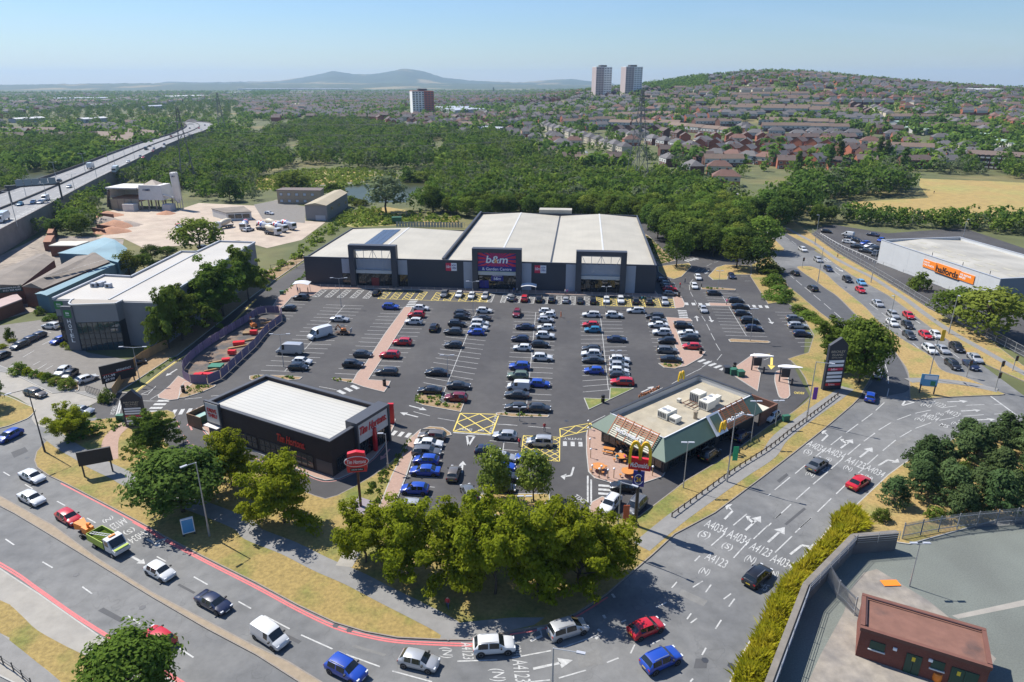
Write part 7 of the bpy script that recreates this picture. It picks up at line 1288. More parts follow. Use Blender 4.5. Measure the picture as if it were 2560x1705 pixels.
 def lorry(t,x,y,d,label,box,cab='white',L_=8.5):
  p=g(t,x,y,z+1.6);T2=thing('lorry',label,'lorry',(*p.xy,z),heading(t,x,y,d),'vehicles on the viaduct')
  pbox(T2,'box_body',box,-L_/2,-1.2,.9,L_/2-2.1,1.2,3.5);pbox(T2,'cab',PAINT[cab],L_/2-2.0,-1.15,.5,L_/2,1.15,2.7);pbox(T2,'windscreen',M_CGLASS,L_/2+.002,-1.0,1.5,L_/2+.03,1.0,2.4)
  for xx in(-L_/2+1.3,L_/2-1.2):
   for s in(-1,1):q=MB();q.lathe((xx,s*1.05,.5),[(.25,-.15),(.5,-.15),(.5,.15),(.25,.15)],14,ax='y');q.build('wheel',M_TYRE,T2)
 lorry('A1',20,1335,(-100,52),'white box lorry at the left edge of the viaduct',PAINT['white']);lorry('A1',1060,895,(-100,52),'white box lorry near the middle of the viaduct',PAINT['white']);lorry('A1',830,862,(100,-42),'white caravan-like lorry on the far carriageway of the viaduct',PAINT['white'],L_=7.5)
viaduct()
def pylon(t,x,y,ytop,label,wtop=1.0):
 p=g(t,x,y);h=hgt(p,t,x,ytop);T=thing('pylon',label,'pylon',p,.5);mm=mat('pylon_steel',(.12,.125,.13),.6,metal=.3);b=h*.085;lv=[0,.18,.34,.48,.6,.7,.78,.86,.93,1];r=lambda f:b*(1-f)**1.15+.5
 for sx in(-1,1):
  for sy in(-1,1):
   q=MB()
   for a,c in zip(lv,lv[1:]):q.bar((sx*r(a),sy*r(a),h*a),(sx*r(c),sy*r(c),h*c),.28,.28)
   q.build('leg',mm,T)
 q=MB()
 for a,c in zip(lv,lv[1:]):
  for k in range(4):
   c0=[(-1,-1),(1,-1),(1,1),(-1,1)][k];c1=[(1,-1),(1,1),(-1,1),(-1,-1)][k];q.bar((c0[0]*r(a),c0[1]*r(a),h*a),(c1[0]*r(c),c1[1]*r(c),h*c),.14,.14);q.bar((c1[0]*r(a),c1[1]*r(a),h*a),(c0[0]*r(c),c0[1]*r(c),h*c),.14,.14)
 q.build('lattice_bracing',mm,T);arms=[]
 for f,w_ in((.66,6.0),(.79,7.2),(.91,5.0)):
  q=MB();z0=h*f
  for s in(-1,1):
   q.bar((s*r(f),.4,z0),(s*w_,0,z0+.3),.16,.16);q.bar((s*r(f),-.4,z0),(s*w_,0,z0+.3),.16,.16);q.bar((s*r(f),0,z0+1.6),(s*w_,0,z0+.3),.16,.16);q.bar((s*w_,0,z0+.3),(s*w_,0,z0-1.6),.1,.1);arms.append(T.matrix_basis@Vector((s*w_,0,z0-1.6)))
  q.build('cross_arm',mm,T)
 return T,arms
T1,a1=pylon('A1',1745,1060,330,'nearest lattice pylon standing beside the concrete plant');T2,a2=pylon('A1',2050,575,190,'further lattice pylon beyond the motorway bend');T3,a3=pylon('A3',1145,1215,305,'lattice pylon rising from the wood behind the shop')
R_=[Matrix.Rotation(.5,4,'Z')]
def cables(A,B,nm):
 for k,(a,b)in enumerate(zip(A,B)):
  q=MB();pr=None
  for i in range(13):
   t=i/12;p=a.lerp(b,t);p.z-=7*4*t*(1-t)
   if pr is not None:q.tube(pr,p,.035,n=4)
   pr=p
  tag(q.build('power_cable',mat('cable',(.1,.1,.11),.5)),nm+', %s from the bottom'%ORD[k],'cable',nm)
a1w=[Vector((T1.location.x,T1.location.y,0))+R_[0]@Vector((s*w_,0,f*hgt(T1.location,'A1',1745,330)-1.6))for f,w_ in((.66,6),(.79,7.2),(.91,5))for s in(-1,1)]
a2w=[Vector((T2.location.x,T2.location.y,0))+R_[0]@Vector((s*w_,0,f*hgt(T2.location,'A1',2050,190)-1.6))for f,w_ in((.66,6),(.79,7.2),(.91,5))for s in(-1,1)]
a3w=[Vector((T3.location.x,T3.location.y,0))+R_[0]@Vector((s*w_,0,f*hgt(T3.location,'A3',1145,305)-1.6))for f,w_ in((.66,6),(.79,7.2),(.91,5))for s in(-1,1)]
cables(a1w,a3w,'thin power cable strung between the pylons over the wood');cables(a1w,a2w,'thin power cable strung to the further pylon')
# ---------------- tower blocks ----------------
def tower(label,base,width,depth,floors,fh,ang,wall1,wall2,win,cols,panel=None,top=True,split=.5):
 T=thing('tower_block',label,'tower block',base,ang);W=width/2;Dp=depth/2;h=floors*fh
 pbox(T,'wall',wall1,-W,-Dp,-3,W*(2*split-1),Dp,h);pbox(T,'wall',wall2,W*(2*split-1)+.02,-Dp-.6,-3,W,Dp,h+.4)
 pbox(T,'parapet',wall2,-W-.1,-Dp-.1,h+.002,W*(2*split-1),Dp+.1,h+.8)
 if top:pbox(T,'lift_house',mat('tower_dark',(.06,.06,.065),.7),-W*.35,-Dp*.5,h+.85,W*.45,Dp*.5,h+4)
 wm={}
 def win_at(x0,x1,z0,z1,yy,m,nm='window'):
  k=(round(x1-x0,2),round(z1-z0,2),m.name)
  if k not in wm:q=MB();q.box(0,-.12,0,x1-x0,0,z1-z0);o=q.build(nm,m,T);wm[k]=o.data
  else:o=link(nm,wm[k],T)
  o.location=(x0,yy,z0)
 for f in range(floors):
  for c in range(cols):
   x0=-W+width*(c+.18)/cols;x1=x0+width*.62/cols;right=x0>=W*(2*split-1)-.01
   if x0<W*(2*split-1)<x1:continue
   win_at(x0,x1,f*fh+.9,f*fh+2.3,(-Dp-.6 if right else-Dp)-.01,win)
   if panel and not right:win_at(x0,x1,f*fh+.05,f*fh+.8,-Dp-.01,panel[(f+c)%len(panel)],'panel')
 qs=None
 for f in range(floors):
  for c in range(3):
   y0=-Dp+depth*(c+.25)/3
   if qs is None:q=MB();q.box(0,0,0,.12,depth*.16,1.4);o=q.build('window',win,T);qs=o.data
   else:o=link('window',qs,T)
   o.location=(W+.005,y0,f*fh+.9)
 return T
TWH=mat('tower_white_render',(.78,.77,.74),.7,noise=.06,scale=.1);TGR=mat('tower_grey_pink',(.46,.38,.36),.8,noise=.06,scale=.1);TRD=mat('tower_red_brick',(.4,.1,.065),.8,noise=.06,scale=.2);TWN=mat('tower_window',(.07,.08,.1),.2);TGY=mat('tower_grey',(.3,.31,.33),.8)
def place_tower(x0,x1,yb,yt,t,d=0,**k):
 b=gt(t,(x0+x1)/2,yb)
 if d:u_=ray(*S(t,(x0+x1)/2,yb));u_=u_/math.hypot(u_.x,u_.y)*d;b=Vector((u_.x,u_.y,tz(u_.x,u_.y)))
 dep=b.y*math.cos(PIT)-(b.z-H)*math.sin(PIT);wd=(x1-x0)/3.68*dep/F;h=hgt(b,t,(x0+x1)/2,yt)-b.z;fl=k.pop('floors');return tower(base=b,width=wd*.86,depth=wd*.62,floors=fl,fh=h/(fl+.4),**k)
place_tower(735,910,268,95,'A3',1500,floors=13,label='left of two pale tower blocks on the skyline',ang=.25,wall1=TGR,wall2=TWH,win=TWN,cols=6,split=.5);place_tower(1000,1187,282,95,'A3',1450,floors=14,label='right of two pale tower blocks on the skyline',ang=.25,wall1=TGR,wall2=TWH,win=TWN,cols=6,split=.5)
place_tower(1418,1645,392,168,'A2',floors=11,label='red and white tower block with dark top among the houses',ang=.3,wall1=TWH,wall2=TRD,win=TWN,cols=7,split=.55,panel=[mat('panel_cream',(.5,.42,.25),.7),mat('panel_lilac',(.4,.38,.45),.7)])
# ---------------- houses ----------------
ROOFS={'brown':mat('roof_brown',(.105,.075,.064),.85,noise=.15,scale=.5,rnd=.2),'grey':mat('roof_grey',(.105,.098,.098),.85,noise=.15,scale=.5,rnd=.2),'red':mat('roof_red',(.145,.075,.056),.85,noise=.15,scale=.5,rnd=.15),'green':mat('roof_pale_green',(.3,.4,.33),.7,rnd=.1),'tan':mat('roof_tan',(.15,.105,.078),.85,noise=.15,scale=.5,rnd=.15)}
WALLS={'brick':mat('house_brick',(.32,.105,.055),.9,noise=.12,scale=.6,rnd=.15),'dark':mat('house_dark_brick',(.13,.06,.042),.9,noise=.12,scale=.6,rnd=.15),'cream':mat('house_cream',(.52,.46,.36),.85,noise=.06,scale=.6,rnd=.1),'white':mat('house_white',(.5,.49,.46),.8,rnd=.08)}
WIN=mat('house_window',(.05,.06,.07),.15);WFR=mat('house_window_frame',(.65,.65,.65),.6)
def house_meshes(wall,roof,L,D,h,rise,hip,wall2=None):
 """meshes of one house: x along the street, front at -y"""
 out=[];x,y=L/2,D/2
 m=MB();m.box(-x,-y,-1.5,x,y,h)
 if not hip:m.add([(-x,-y,h),(-x,y,h),(-x,0,h+rise-.05),(x,-y,h),(x,y,h),(x,0,h+rise-.05)],[(0,2,1),(3,4,5)])
 out.append(('wall',m,WALLS[wall]))
 if wall2:m=MB();m.box(-x-.01,-y-.06,h*.5,x+.01,-y-.005,h);out.append(('render_band',m,WALLS[wall2]))
 o=.35;m=MB();k=min(D/2,L*.42)if hip else 0
 V=[(-x-o,-y-o,h-.1),(x+o,-y-o,h-.1),(x+o,y+o,h-.1),(-x-o,y+o,h-.1),(-x-o+k,0,h+rise),(x+o-k,0,h+rise)];m.add(V,[(0,1,5,4),(2,3,4,5),(1,2,5),(3,0,4)]if hip else[(0,1,5,4),(2,3,4,5)]);out.append(('roof',m,ROOFS[roof]))
 m=MB();m.box(-.35,-.1,h+rise-.8,.35,.6,h+rise+.9);out.append(('chimney',m,WALLS['dark' if wall!='brick' else 'brick']))
 return out
HP={}
def house_proto(key,wall,roof,L,D,h,rise,hip,wall2=None):
 HP[key]=dict(meshes=[],L=L,D=D,h=h)
 for nm,m,mt in house_meshes(wall,roof,L,D,h,rise,hip,wall2):
  me=bpy.data.meshes.new(nm);me.from_pydata(m.v,[],m.f);me.materials.append(mt);HP[key]['meshes'].append((nm,me));
 HP[key]['raw']=[(nm,m,mt)for nm,m,mt in house_meshes(wall,roof,L,D,h,rise,hip,wall2)]
 q=MB();q.box(-.85,-.09,0,.85,0,1.25);me=bpy.data.meshes.new('window');me.from_pydata(q.v,[],q.f);me.materials.append(WFR);HP[key]['win']=me
 q=MB();q.box(-.72,-.11,.12,.72,-.0901,1.13);me=bpy.data.meshes.new('pane');me.from_pydata(q.v,[],q.f);me.materials.append(WIN);HP[key]['pane']=me
 q=MB();q.box(-.5,-.08,0,.5,0,2.1);me=bpy.data.meshes.new('door');me.from_pydata(q.v,[],q.f);me.materials.append(M_WHITE);HP[key]['door']=me
house_proto('cream_hip','cream','grey',15,9.5,5.8,3.2,True);house_proto('red_hip','dark','grey',15,9.5,5.8,3.2,True,'white');house_proto('tile_hip','brick','red',15,9.5,5.8,3.2,True,'cream');house_proto('gable','brick','brown',13,9.5,5.8,3.1,False);house_proto('gable_dark','dark','brown',13,9.5,5.8,3,False);house_proto('terrace','dark','tan',27,9.5,5.8,2.8,False,'white');house_proto('gable_white','brick','grey',13,9.5,5.8,3.1,False,'white');house_proto('green_flat','white','green',14,8,5.0,.9,False)
HDES=dict(cream_hip='cream hipped house',red_hip='brick hipped house',tile_hip='red tiled house',gable='red brick gabled house',gable_dark='dark brick gabled house',terrace='brown roofed terrace block',gable_white='white banded gabled house',green_flat='white house with pale green roof')
HN=[0];PLACED=[]
def house(key,p,ang,label,group,parts=True):
 HN[0]+=1;hp=HP[key];T=thing('house' if key!='terrace' else 'terrace_block',label,'house',p,ang,group)
 for nm,me in hp['meshes']:link(nm,me,T)
 if parts:
  n=max(2,round(hp['L']/4.4))
  for side in((-1,)if p.y>700 else(-1,)):
   for i in range(n):
    for z in(.95,3.45):w_=link('window',hp['win'],T);w_.location=(-hp['L']/2+hp['L']*(i+.5)/n+(.6 if z<2 else 0),-hp['D']/2-(.065 if True else 0),z);pn=link('pane',hp['pane'],w_)
  d=link('door',hp['door'],T);d.location=(-hp['L']*.5+.8,-hp['D']/2-.07,0)
 PLACED.append((p.x,p.y,max(hp['L'],hp['D'])*.75));return T
def hrow(t,x0,y0,x1,y1,n,keys,desc,face=0):
 a,b=gt(t,x0,y0),gt(t,x1,y1);ang=math.atan2(b.y-a.y,b.x-a.x)+face
 for i in range(n):
  p=a.lerp(b,i/max(1,n-1));p.z=tz(p.x,p.y);k=keys[i%len(keys)];house(k,p,ang,'%s, %s from left %s'%(HDES[k],ORD[i],desc),'houses '+desc)
hrow('A3',300,672,1030,893,13,['cream_hip'],'in the cream street beyond the wood');hrow('A3',1290,812,1640,880,4,['red_hip'],'in the short row behind the pylon');hrow('A3',1880,960,2330,1000,4,['red_hip','tile_hip'],'in the hipped roadside row')
hrow('A3',1440,1010,1660,1085,2,['red_hip'],'nearest to the right hand road');hrow('A3',1900,1090,1960,1190,2,['tile_hip'],'at the mouth of the side street',math.pi/2)
hrow('A3',1590,790,2290,790,6,['gable'],'in the back brick estate row',math.pi/2);hrow('A3',1730,850,2290,850,5,['gable','gable_white'],'in the middle brick estate row',math.pi*.42);hrow('A3',1900,905,2310,925,4,['gable_white','gable'],'in the front brick estate row',math.pi*.42)
hrow('A4',20,830,560,860,5,['gable','gable_white'],'in the row furthest left of the poplars',math.pi*.42);hrow('A4',0,900,500,950,4,['gable','gable_white'],'in the middle row left of the poplars',math.pi*.42);hrow('A4',100,985,430,1010,3,['gable_white','gable'],'in the front row left of the poplars',math.pi*.42)
hrow('A4',40,805,720,800,5,['gable_dark'],'in the dark row left of the poplars');hrow('A4',700,900,900,940,3,['gable_dark','gable'],'between the poplars',math.pi/2);hrow('A4',1080,890,1330,900,3,['terrace'],'behind the tall poplars');hrow('A4',1290,1030,1620,1030,3,['gable_dark','gable','gable_white'],'at the edge of the mown field')
hrow('A3',1540,690,1980,735,4,['terrace'],'in the long terraces behind the estate');hrow('A3',1000,655,1440,660,3,['terrace'],'in the terraces behind the pylon');hrow('A4',30,635,620,660,4,['terrace'],'in the terraces above the estate');hrow('A4',60,690,600,700,4,['terrace'],'in the terraces nearest the estate')
hrow('A4',1170,645,1440,655,4,['green_flat'],'in the top green roofed row',math.pi*.3);hrow('A4',1260,700,1480,720,3,['green_flat'],'in the middle green roofed row',math.pi*.3);hrow('A4',1740,700,2060,790,5,['green_flat'],'in the long green roofed row',math.pi*.15);hrow('A4',2150,830,2330,870,3,['green_flat'],'in the right hand green roofed row');hrow('A4',1680,770,1860,800,3,['green_flat'],'in the small green roofed row');hrow('A4',1200,790,1300,840,3,['gable','gable_dark'],'by the brown flats',math.pi/2)
hrow('A4',1500,690,1900,690,4,['terrace'],'behind the green roofs');hrow('A4',1200,600,1700,605,5,['terrace'],'far above the green roofs');hrow('A3',660,540,1560,510,11,['cream_hip','tile_hip','red_hip'],'in the hipped street above the pylon');hrow('A3',560,640,850,620,3,['terrace'],'above the cream street');hrow('A3',960,580,1380,570,4,['terrace'],'below the hipped street')
hrow('A3',980,715,1320,710,4,['gable_dark'],'behind the short pylon row',math.pi*.4);hrow('A3',1400,740,1520,760,2,['gable_dark'],'left of the red brick estate');hrow('A1',20,640,640,630,6,['terrace','gable_dark'],'beyond the canal trees');hrow('A1',700,640,860,630,2,['gable_dark'],'left of the tiled hall');hrow('A2',1690,590,1810,590,1,['tile_hip'],'behind the wood clearing');hrow('A2',1950,520,2100,525,2,['terrace'],'in the shops beyond the wood');hrow('A2',1840,450,1960,465,2,['gable_dark'],'by the shops beyond the wood');hrow('A2',1960,375,2130,400,2,['cream_hip'],'right of the red tower block');hrow('A2',1140,450,1230,470,2,['gable'],'left of the red tower block');hrow('A2',1440,470,1560,480,3,['gable_dark'],'below the red tower block',math.pi/2)
shed('tiled_hall','large brown tiled hall beside the viaduct and canal',[('A1',900,615),('A1',1220,640),('A1',1240,575),('A1',920,570)],5,5,WALLS['dark'],ROOFS['tan']);shed('tiled_hall','second brown tiled hall with red gable nearer the viaduct',[('A1',1170,565),('A1',1400,590),('A1',1450,560),('A1',1210,545)],6,4,WALLS['dark'],ROOFS['tan'])
T,f,L_,D_=shed('flats_block','long three storey brown flats with white balcony bands by the mown field',[('A4',1905,905),('A4',2420,935),('A4',2420,890),('A4',1830,860)],9.5,1.4,WALLS['dark'],ROOFS['tan'])
for k in range(3):
 for j in range(10):pbox(T,'balcony_panel',WALLS['white'],L_*j/10+.4,-.5,1.2+k*3.1,L_*(j+1)/10-.4,-.02,2.2+k*3.1);pbox(T,'window',WIN,L_*j/10+.6,-.06,2.4+k*3.1,L_*(j+1)/10-.6,-.01,3.6+k*3.1)
for i,(t,x0,y0,x1,y1,h,m)in enumerate((('A1',160,470,430,455,6,M_WHITE),('A1',490,268,1000,262,9,M_LGREY),('A1',560,290,1130,272,7,AGED),('A1',1580,248,1920,235,9,M_WHITE),('A1',780,470,1000,455,6,M_WHITE),('A1',870,330,1040,322,7,M_WHITE),('A1',1390,350,1530,340,8,M_LGREY),('A1',2030,555,2160,530,5,M_WHITE),('A2',360,205,700,195,8,AGED),('A2',870,165,1180,145,10,M_WHITE),('A2',1640,350,1830,395,7,M_LGREY),('A4',1900,355,2155,350,9,M_WHITE),('A2',2010,545,2240,560,5,M_LGREY),('A2',340,320,520,315,6,WALLS['cream']),('A1',2140,205,2260,200,9,M_WHITE))):
 a,b=gt(t,x0,y0),gt(t,x1,y1);fr=Fr(a,b);T=thing('far_warehouse','%s warehouse roof, %s from the left in the distance'%('white' if m is M_WHITE else 'pale grey' if m is M_LGREY else 'weathered' if m is AGED else 'cream',ORD[i]),'warehouse',(a.x,a.y,a.z),fr.a,'distant warehouses');D_=max(14,fr.L*.35);pbox(T,'wall',WALLS['white']if i%2 else M_LGREY,0,0,-3,fr.L,D_,h-.5);q=MB();q.add([(-.3,-.3,h-.49),(fr.L+.3,-.3,h-.49),(fr.L+.3,D_/2,h+1.2),(-.3,D_/2,h+1.2),(fr.L+.3,D_+.3,h-.49),(-.3,D_+.3,h-.49)],[(0,1,2,3),(3,2,4,5)]);q.build('roof',m,T)
 for k in range(max(2,int(fr.L/12))):pbox(T,'window',WIN,3+k*12,-.08,2,8+k*12,-.01,h*.6)
 PLACED.append((a.x+(b.x-a.x)/2,a.y+(b.y-a.y)/2,fr.L*.6))
# the rest of the suburbs: districts of parallel streets
def suburbs():
 rg=random.Random(99);seeds=[]
 while len(seeds)<60:
  d=rg.uniform(450,4600)**1;a=rg.uniform(-.72,.72);seeds.append((d*math.sin(a),d*math.cos(a),rg.choice([rg.uniform(-.35,.35),rg.uniform(.9,1.5),rg.uniform(-.35,.35)]),rg.random()))
 wpoly=[w_[0]for w_ in WOODS]+[[S('A4',*q)for q in((700,1390),(1380,1110),(2560,1060),(2700,1600),(700,1500))],[S('A2',*q)for q in((-20,460),(640,440),(1180,470),(1690,610),(2260,570),(2355,700),(1000,1100),(-20,1100))],[S('A1',*q)for q in((-50,600),(1650,560),(2000,440),(2355,440),(2355,1200),(-50,1300))]]
 green=[[S('A3',*q)for q in((1190,250),(1400,180),(1750,190),(1790,290),(1500,320),(1250,300))],[S('A4',*q)for q in((560,160),(900,170),(1500,205),(2400,235),(2400,330),(1900,290),(1300,250),(800,200))],[S('A2',*q)for q in((-20,140),(330,160),(300,200),(-20,240))]]
 out=[];trees_=[]
 SD=np.array([q[:2]for q in seeds])
 for si,(sx,sy,ang,sty)in enumerate(seeds):
  ca,sa=math.cos(ang),math.sin(ang);far=math.hypot(sx,sy)
  for iv in range(-16,17):
   v=iv*34+rg.uniform(-2,2)+(7 if iv%2 else-7);key=rg.choice(['cream_hip','red_hip','tile_hip','gable_dark','gable','terrace','gable_white','cream_hip','red_hip']);u=-430.0
   while u<430:
    L_=HP[key]['L'];u+=L_+rg.choice([1.5,3,3,5]);uu=u-L_/2;x=sx+uu*ca-v*sa;y=sy+uu*sa+v*ca;d=math.hypot(x,y)
    if d<470 or d>4300 or abs(math.atan2(x,y))>.69 or(math.atan2(x,y)<-.36 and rg.random()<.45)or rg.random()<(.3 if d<1100 else .42 if d<1800 else .6):continue
    if int(((SD[:,0]-x)**2+(SD[:,1]-y)**2).argmin())!=si:continue
    z=tz(x,y);s=proj((x,y,z))
    if s[1]>425 or any(inpoly(*s,w_)for w_ in wpoly)or any(inpoly(*s,w_)for w_ in green):continue
    if d<1500 and any((x-a)**2+(y-b)**2<(r+L_*.5)**2 for a,b,r in PLACED[:NPL]):continue
    out.append((d,x,y,z,ang+(math.pi if iv%2 and False else 0)+rg.uniform(-.05,.05),key))
 EST=[(1250,330),(1500,275),(1900,270),(2300,300),(2330,420),(1950,470),(1700,450),(1400,400)];n=0
 while n<26000:
  d=460+4600*rg.random()**1.25;a=rg.uniform(-.7,.7);x,y=d*math.sin(a),d*math.cos(a);z=tz(x,y);s=proj((x,y,z));n+=1
  ing=any(inpoly(*s,w_)for w_ in green);c=math.sin(x*.011+3)*math.cos(y*.009)+.5*math.sin(x*.03+y*.023)
  if any(inpoly(*s,w_)for w_ in wpoly[:-1]):continue
  if s[1]>430 or inpoly(x,y,DECK):continue
  if not ing and rg.random()>(.58+.35*c+(.3 if s[0]<560 else 0)):continue
  if inpoly(*s,EST)and rg.random()<(.75 if d<800 else .35):continue
  h=rg.uniform(7,13.5)*(1.1 if ing else 1)*(1.2 if d>2500 else 1);trees_.append((x,y,z-.5,h,h*rg.uniform(.8,1.25)*(1.25 if d>2200 else 1),rg.choice([0,0,1,1,2]),64 if d<900 else 34 if d<1800 else 20))
 for i in range(900):
  px=rg.uniform(-30,2600);lo=float(np.interp(px,[0,1280,1500,1900,2560],[3600,3200,1900,1780,1750]));d=lo*rg.uniform(.96,1.5);a=math.atan((px-CX)/1822);x,y=d*math.sin(a),d*math.cos(a)
  if 1380<px<1520 and rg.random()<.6:continue
  h=rg.uniform(8,13);trees_.append((x,y,tz(x,y)-.5,h,h*1.3,rg.choice([0,0,1]),34))
 for i in range(1300):
  pl=rg.choice(green);xs=[q[0]for q in pl];ys=[q[1]for q in pl];px,py=rg.uniform(min(xs),max(xs)),rg.uniform(min(ys),max(ys))
  if inpoly(px,py,pl)and py>172:p=gt('S',px,py);h=rg.uniform(7,11);trees_.append((p.x,p.y,p.z-.5,h,h*1.2,rg.choice([0,1]),34))
 return out,trees_
NPL=len(PLACED);HOUSES,FTREES=suburbs();HOUSES.sort()
need=max(0,300-HN[0])
def sector(x,y):
 px,py=proj((x,y,tz(x,y)));return 'far left' if px<640 else 'left beyond the wood' if px<1100 else 'beyond the wood' if px<1500 else 'below the hill' if px<1950 else 'right of the hill'
HG={}
for d,x,y,z,ang,key in HOUSES[:need]:HG.setdefault((key,sector(x,y)),[]).append((d,x,y,z,ang))
for(key,s_),L_ in HG.items():
 for i,(d,x,y,z,ang)in enumerate(sorted(L_,key=lambda a:a[1]/a[2])):house(key,Vector((x,y,z)),ang,'%s in the suburb %s, %s from the left'%(HDES[key],s_,ORD[i]),'%ss in the suburb %s'%(HDES[key],s_),parts=d<900)
def far_houses():
 mats=[];VV=[];FF3=[];V=[];Fc=[];MI=[]
 for d,x,y,z,ang,key in HOUSES[need:]:
  c,s=math.cos(ang),math.sin(ang)
  for nm,m,mt in HP[key]['raw']:
   if nm=='chimney' and d>1600:continue
   if mt not in mats:mats.append(mt)
   o=len(V);k=mats.index(mt);V+=[(x+a*c-b*s,y+a*s+b*c,z+q)for a,b,q in m.v];Fc+=[tuple(i+o for i in f)for f in m.f];MI+=[k]*len(m.f)
 me=bpy.data.meshes.new('distant_houses');me.from_pydata(V,[],Fc)
 for m in mats:me.materials.append(m)
 me.polygons.foreach_set('material_index',MI);tag(link('distant_houses',me),'massed roofs of the distant suburbs running up the hill','houses',kind='stuff')
far_houses()
merged('suburb_trees','scattered trees among the distant suburbs and along the skyline',FTREES,['dark','mid','bright'],1,.15)
print('houses',len(HOUSES),'trees',len(FTREES),'woods',len(WT),'indiv',HN[0])
# ---------------- hills on the horizon ----------------
def ridge(name,prof,d0,m,seed,fr0=.82,noise=6):
 rg=np.random.default_rng(seed);xs=np.linspace(prof[0][0],prof[-1][0],160);ys=np.interp(xs,[p[0]for p in prof],[p[1]for p in prof]);rows=[]
 zc=np.maximum(2,H+(HOR-ys)/1822*d0+rg.normal(size=160)*noise*.3)
 for f,k in((fr0*.9,-.02),(fr0,.1),((1+fr0)/2,.55),(1.0,1.0),(1.12,.6),(1.3,-.02)):
  rows.append([(d0*f*(x-CX)/1822,d0*f,max(-2,z*k*(1+(.06*math.sin(x*.05+f*9)if 0<k<1 else 0))))for x,z in zip(xs,zc)])
 V=[p for r_ in rows for p in r_];n=160;mb=MB();mb.add(V,[(j*n+i,j*n+i+1,(j+1)*n+i+1,(j+1)*n+i)for j in range(len(rows)-1)for i in range(n-1)]);return structure(mb.build(name,m,None,180,fix=True))
M_HILL=mat('hill_woods_and_fields',(.05,.07,.03),.95,noise=.3,scale=.004,patch=(.0016,(.2,.17,.08),.55,.62))
ridge('distant_hills',[(380,210),(420,204),(500,206),(560,205),(640,204),(700,202),(760,194),(800,187),(837,179),(860,183),(890,187),(930,187),(975,181),(1005,175),(1017,174),(1060,180),(1110,195),(1180,202),(1300,206),(1390,199),(1430,198),(1480,204),(1560,212)],9800,M_HILL,1)
ridge('low_hills',[(-100,212),(60,211),(150,210),(300,208),(420,208),(560,208),(700,208),(850,207),(1000,208),(1150,209),(1300,210),(1500,213)],7200,M_HILL,2)
# ---------------- air ----------------
def haze():
 mb=MB();mb.box(-9000,-600,-4,9500,13500,262);o=mb.build('haze',None);o.data.materials.clear()
 m=bpy.data.materials.new('hazy_air');m.use_nodes=True;t=m.node_tree
 for n in list(t.nodes):
  if n.type=='BSDF_PRINCIPLED':t.nodes.remove(n)
 v=t.nodes.new('ShaderNodeVolumePrincipled');v.inputs['Color'].default_value=(.5,.72,1,1);v.inputs['Density'].default_value=6.5e-5;v.inputs['Anisotropy'].default_value=.15
 t.links.new(v.outputs[0],[n for n in t.nodes if n.type=='OUTPUT_MATERIAL'][0].inputs['Volume']);o.data.materials.append(m);tag(o,'thin blue haze over the whole scene','haze',kind='stuff');o.visible_shadow=True
haze()
# ================= street furniture, fences, people, special vehicles =================
def lamp(t,x,y,yt,ax,ay,label,double=False,m=GALV,group=None,r=.11):
 """column from base to the row of its top; (ax, ay): picture point of the lantern"""
 b=g(t,x,y);h=hgt(b,t,x,yt);a=g(t,ax,ay,h);d=Vector((a.x-b.x,a.y-b.y,0));L=min(2.6,max(.5,d.length));d=d.normalized()*L
 T=thing('street_lamp',label,'lamp post',b,0,group);q=MB();q.tube((0,0,0),(0,0,h*.18),r*1.4,r*1.35,8);q.tube((0,0,h*.18),(0,0,h),r,r*.6,8);q.build('column',m,T)
 for s in((1,-1)if double else(1,)):
  q=MB();q.tube((0,0,h-.05),(*(d*s).xy,h+.12),.05,.045,6);q.build('arm',m,T);q=MB();e=d.normalized()*.42;c=d*s;q.bar((*(c-e).xy,h+.12),(*(c+e).xy,h+.14),.3,.12);q.build('lantern',M_LGREY,T)
MD=mat('dark_lamp_column',(.05,.052,.055),.5)
for i,a in enumerate((('C1',415,850,265,40,330,'dark street lamp on the grass by the left entrance',False,MD),('D1',1930,210,-476,1690,-430,'grey street lamp in front of the large dark tree',False),('C3',1975,1125,490,2190,515,'tall street lamp with green banner by the burger restaurant',False),('D3',960,345,-297,1130,-250,'street lamp with orange banner beside the arches sign',False),('C4',350,570,15,590,40,'tall street lamp with purple banner near the tenant sign',False),('D3',370,1640,1232,700,1300,'street lamp cut off by the bottom edge',False),('B4',457,835,515,500,520,'street lamp on the central reservation nose',False),('B4',945,838,540,990,540,'street lamp on the verge opposite the warehouse',False),('B4',1090,1330,955,1150,960,'street lamp half way along the central reservation',False),('B4',1660,1310,950,1760,960,'street lamp under the large roadside tree',False),('B4',430,485,215,470,215,'street lamp at the start of the warehouse fence',False),('B4',55,270,25,80,28,'street lamp by the bus shelter',False),('C4',1478,175,-210,1540,-230,'street lamp behind the blue direction sign',False),('C2',1215,1005,680,1145,682,'street lamp beside the coffee drive-through lane',False),('B4',1795,412,250,1845,255,'lamp behind the parts warehouse',False),('A3',1165,1535,1425,1190,1420,'lamp behind the right end of the shop roof',False))):lamp(*a)
